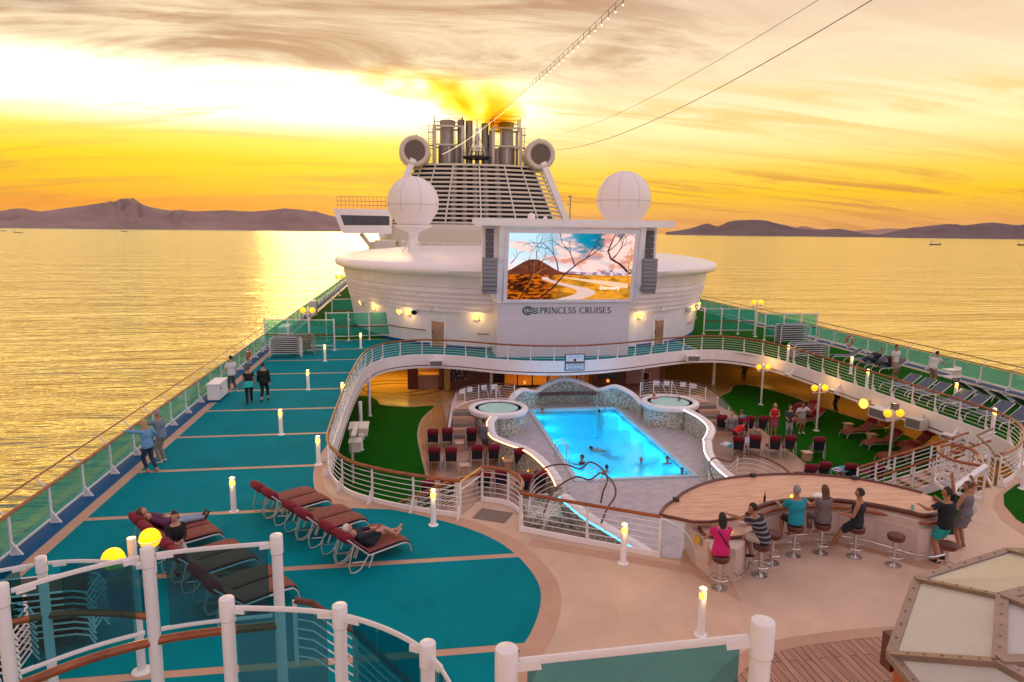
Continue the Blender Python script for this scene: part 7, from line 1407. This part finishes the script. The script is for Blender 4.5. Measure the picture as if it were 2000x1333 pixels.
# crew and guests on the right upper deck
person((28.0, 35.5, 0), -170, 'crewman in a white shirt standing beside the raised blue loungers', top=W_, slv=.35, bot=KH, leg=.5, hair='dark', skin='b', near=False, s=1.04)
person((28.7, 33.4, 0), -75, 'crewman in a white shirt and khaki shorts bending over the towel cart', top=W_, slv=.35, bot=KH, leg=.48, hair='dark', skin='b', near=False, lean=(0, .35, 1), hl=(-.2, .55, 1.0), hr=(.2, .58, 1.0), shoes=wsh, s=1.05)
person((28.6, 38.1, 0), 95, 'dark clothed reader reclining with a striped towel near the right glass rail', pel=(0, 0, .50), lean=(0, -.6, .8), fl=(-.1, .85, .5), fr=(.1, .8, .5), kn=(0, 0, 1), hl=(-.1, .25, .8), hr=(.1, .25, .8), top=NV_, slv=.9, bot=NV_, leg=1, near=False, hair='dark')
person((28.7, 36.9, 0), 95, 'second recliner in dark clothes beside the standing crewman', pel=(0, 0, .50), lean=(0, -.6, .8), fl=(-.1, .85, .45), fr=(.1, .85, .45), kn=(0, 0, 1), hl=(-.1, .25, .8), hr=(.1, .25, .8), top=BK, slv=.9, bot=BK, leg=1, near=False, hair='brown')
# bathers
def bather(x, y, hd, lab, dz=-4.62, **kw): return person((x, y, dz), hd, lab, near=False, bot=kw.pop('bot', NV_), leg=.4, skin=kw.pop('skin', 'b'), **kw)
bather(8.15, 41.1, 180, 'swimmer resting with spread arms at the far left corner of the pool', hl=(-.55, .1, 1.38), hr=(.55, .1, 1.38), hair='dark')
bather(11.75, 40.4, 0, 'dark swimmer under the ladder at the far edge of the pool', -4.62, hair='dark', lean=(0, .5, .8))
bather(9.95, 33.4, 60, 'swimmer stretched out in the middle of the pool', -3.85, pel=(0, 0, .55), lean=(0, 1, .12), fl=(-.15, -.8, .4), fr=(.15, -.85, .35), kn=(0, 0, -1), hl=(-.3, .9, .55), hr=(.3, 1.0, .5), hint_head=(0, .6, .8), hair='dark')
bather(8.35, 31.7, 75, 'dark haired swimmer holding the near pool ladder', -4.55, hl=(-.2, .45, 1.35), hair='dark', top=NV_, slv=.3)
bather(9.2, 30.3, 0, 'head of a swimmer near the curly railing', -4.62, hair='dark')
bather(11.3, 31.4, 180, 'swimmer floating face up in the near half of the pool', -4.7, hair='grey', face=(0, .4, .9), hl=(-.5, .3, 1.35), hr=(.5, .3, 1.35))
bather(12.55, 31.1, 190, 'child swimmer in a blue shirt near the right edge of the pool', -4.6, top=(.05, .16, .5), slv=.5, hair='dark')
bather(12.7, 29.6, 150, 'dark head of a swimmer at the near right corner of the pool', -4.66, hair='dark')
person((14.55, 38.6, -3.35), 190, 'bather with pink hair sitting on the left side of the right hot tub', near=False, skin='a', hair='blond', long=.1, fem=True, pel=(0, 0, 1.15), fl=(-.1, .4, .8), fr=(.1, .4, .8), top=(.5, .1, .2), slv=0)
person((15.4, 38.4, -3.75), 180, 'small bather low in the right hot tub', near=False, hair='brown', pel=(0, 0, 1.0), fl=(-.1, .4, .8), fr=(.1, .4, .8))
person((15.85, 37.9, -3.45), 120, 'dark haired bather on the right side of the right hot tub', near=False, hair='dark', pel=(0, 0, 1.05), fl=(-.1, .4, .8), fr=(.1, .4, .8), skin='b')
# ================================================================ SMOKE AND HAZE
def volbox(name, lab, x0, x1, y0, y1, z0, z1, build):
    s = MB(); s.box(((x0 + x1) / 2, (y0 + y1) / 2, (z0 + z1) / 2), (x1 - x0, y1 - y0, z1 - z0)); m_ = bpy.data.materials.new(name); m_.use_nodes = True; n = m_.node_tree.nodes; l = m_.node_tree.links; n.clear(); o = n.new('ShaderNodeOutputMaterial'); pv = n.new('ShaderNodeVolumePrincipled'); l.new(pv.outputs[0], o.inputs['Volume']); build(n, l, pv)
    ob = s.build(name, m_); return tag(ob, lab, None, None, 'stuff')
def smk(n, l, pv):
    ab = n.new('ShaderNodeVolumeAbsorption'); ab.inputs[0].default_value = (.985, .80, .02, 1); sc = n.new('ShaderNodeVolumeScatter'); sc.inputs[0].default_value = (.95, .55, .15, 1); sc.inputs['Anisotropy'].default_value = .5; ads = n.new('ShaderNodeAddShader'); l.new(ab.outputs[0], ads.inputs[0]); l.new(sc.outputs[0], ads.inputs[1]); l.new(ads.outputs[0], n['Material Output'].inputs['Volume']); n.remove(pv)
    g = n.new('ShaderNodeNewGeometry'); mp = n.new('ShaderNodeMapping'); mp.inputs['Scale'].default_value = (.17, .10, .22); l.new(g.outputs['Position'], mp.inputs[0]); t = n.new('ShaderNodeTexNoise'); t.inputs['Scale'].default_value = 1; t.inputs['Detail'].default_value = 5; t.inputs['Distortion'].default_value = .8; l.new(mp.outputs[0], t.inputs[0])
    sp = n.new('ShaderNodeSeparateXYZ'); l.new(g.outputs['Position'], sp.inputs[0])
    def M_(op, a, b, cl=False):
        q = n.new('ShaderNodeMath'); q.operation = op; q.use_clamp = cl
        for i, v in enumerate((a, b)):
            if isinstance(v, (int, float)): q.inputs[i].default_value = v
            else: l.new(v, q.inputs[i])
        return q.outputs[0]
    # plume axis leans to the left as it rises: centre x = 14 - 1.5 * (z - 24)
    zz = M_('SUBTRACT', sp.outputs[2], 23.5); cxx = M_('SUBTRACT', 14.2, M_('MULTIPLY', M_('POWER', M_('MAXIMUM', zz, 0.01), 1.6), .55)); dx = M_('ABSOLUTE', M_('SUBTRACT', sp.outputs[0], cxx), 0); wd = M_('ADD', 1.0, M_('MULTIPLY', M_('MAXIMUM', zz, 0), 2.3))
    fall = M_('SUBTRACT', 1.0, M_('DIVIDE', dx, wd), True); nz = M_('SUBTRACT', M_('MULTIPLY', t.outputs[0], 2.4), .95, True); up = M_('SUBTRACT', 1.0, M_('DIVIDE', zz, 9.0), True)
    D_ = M_('MULTIPLY', M_('MULTIPLY', fall, nz), up); l.new(M_('MULTIPLY', D_, 2.2), ab.inputs['Density']); l.new(M_('MULTIPLY', D_, .22), sc.inputs['Density'])
volbox('smoke', 'orange lit exhaust smoke drifting left from the funnel stacks', -16, 18, 104, 113, 23.6, 36, smk)

def hz(n, l, pv):
    pv.inputs['Color'].default_value = (1.0, .78, .58, 1); pv.inputs['Density'].default_value = 0.0000035; pv.inputs['Anisotropy'].default_value = 0.0
volbox('haze', 'thin evening haze over the bay', -62000, 62000, -62000, 62000, SEA - 12, 1500, hz)
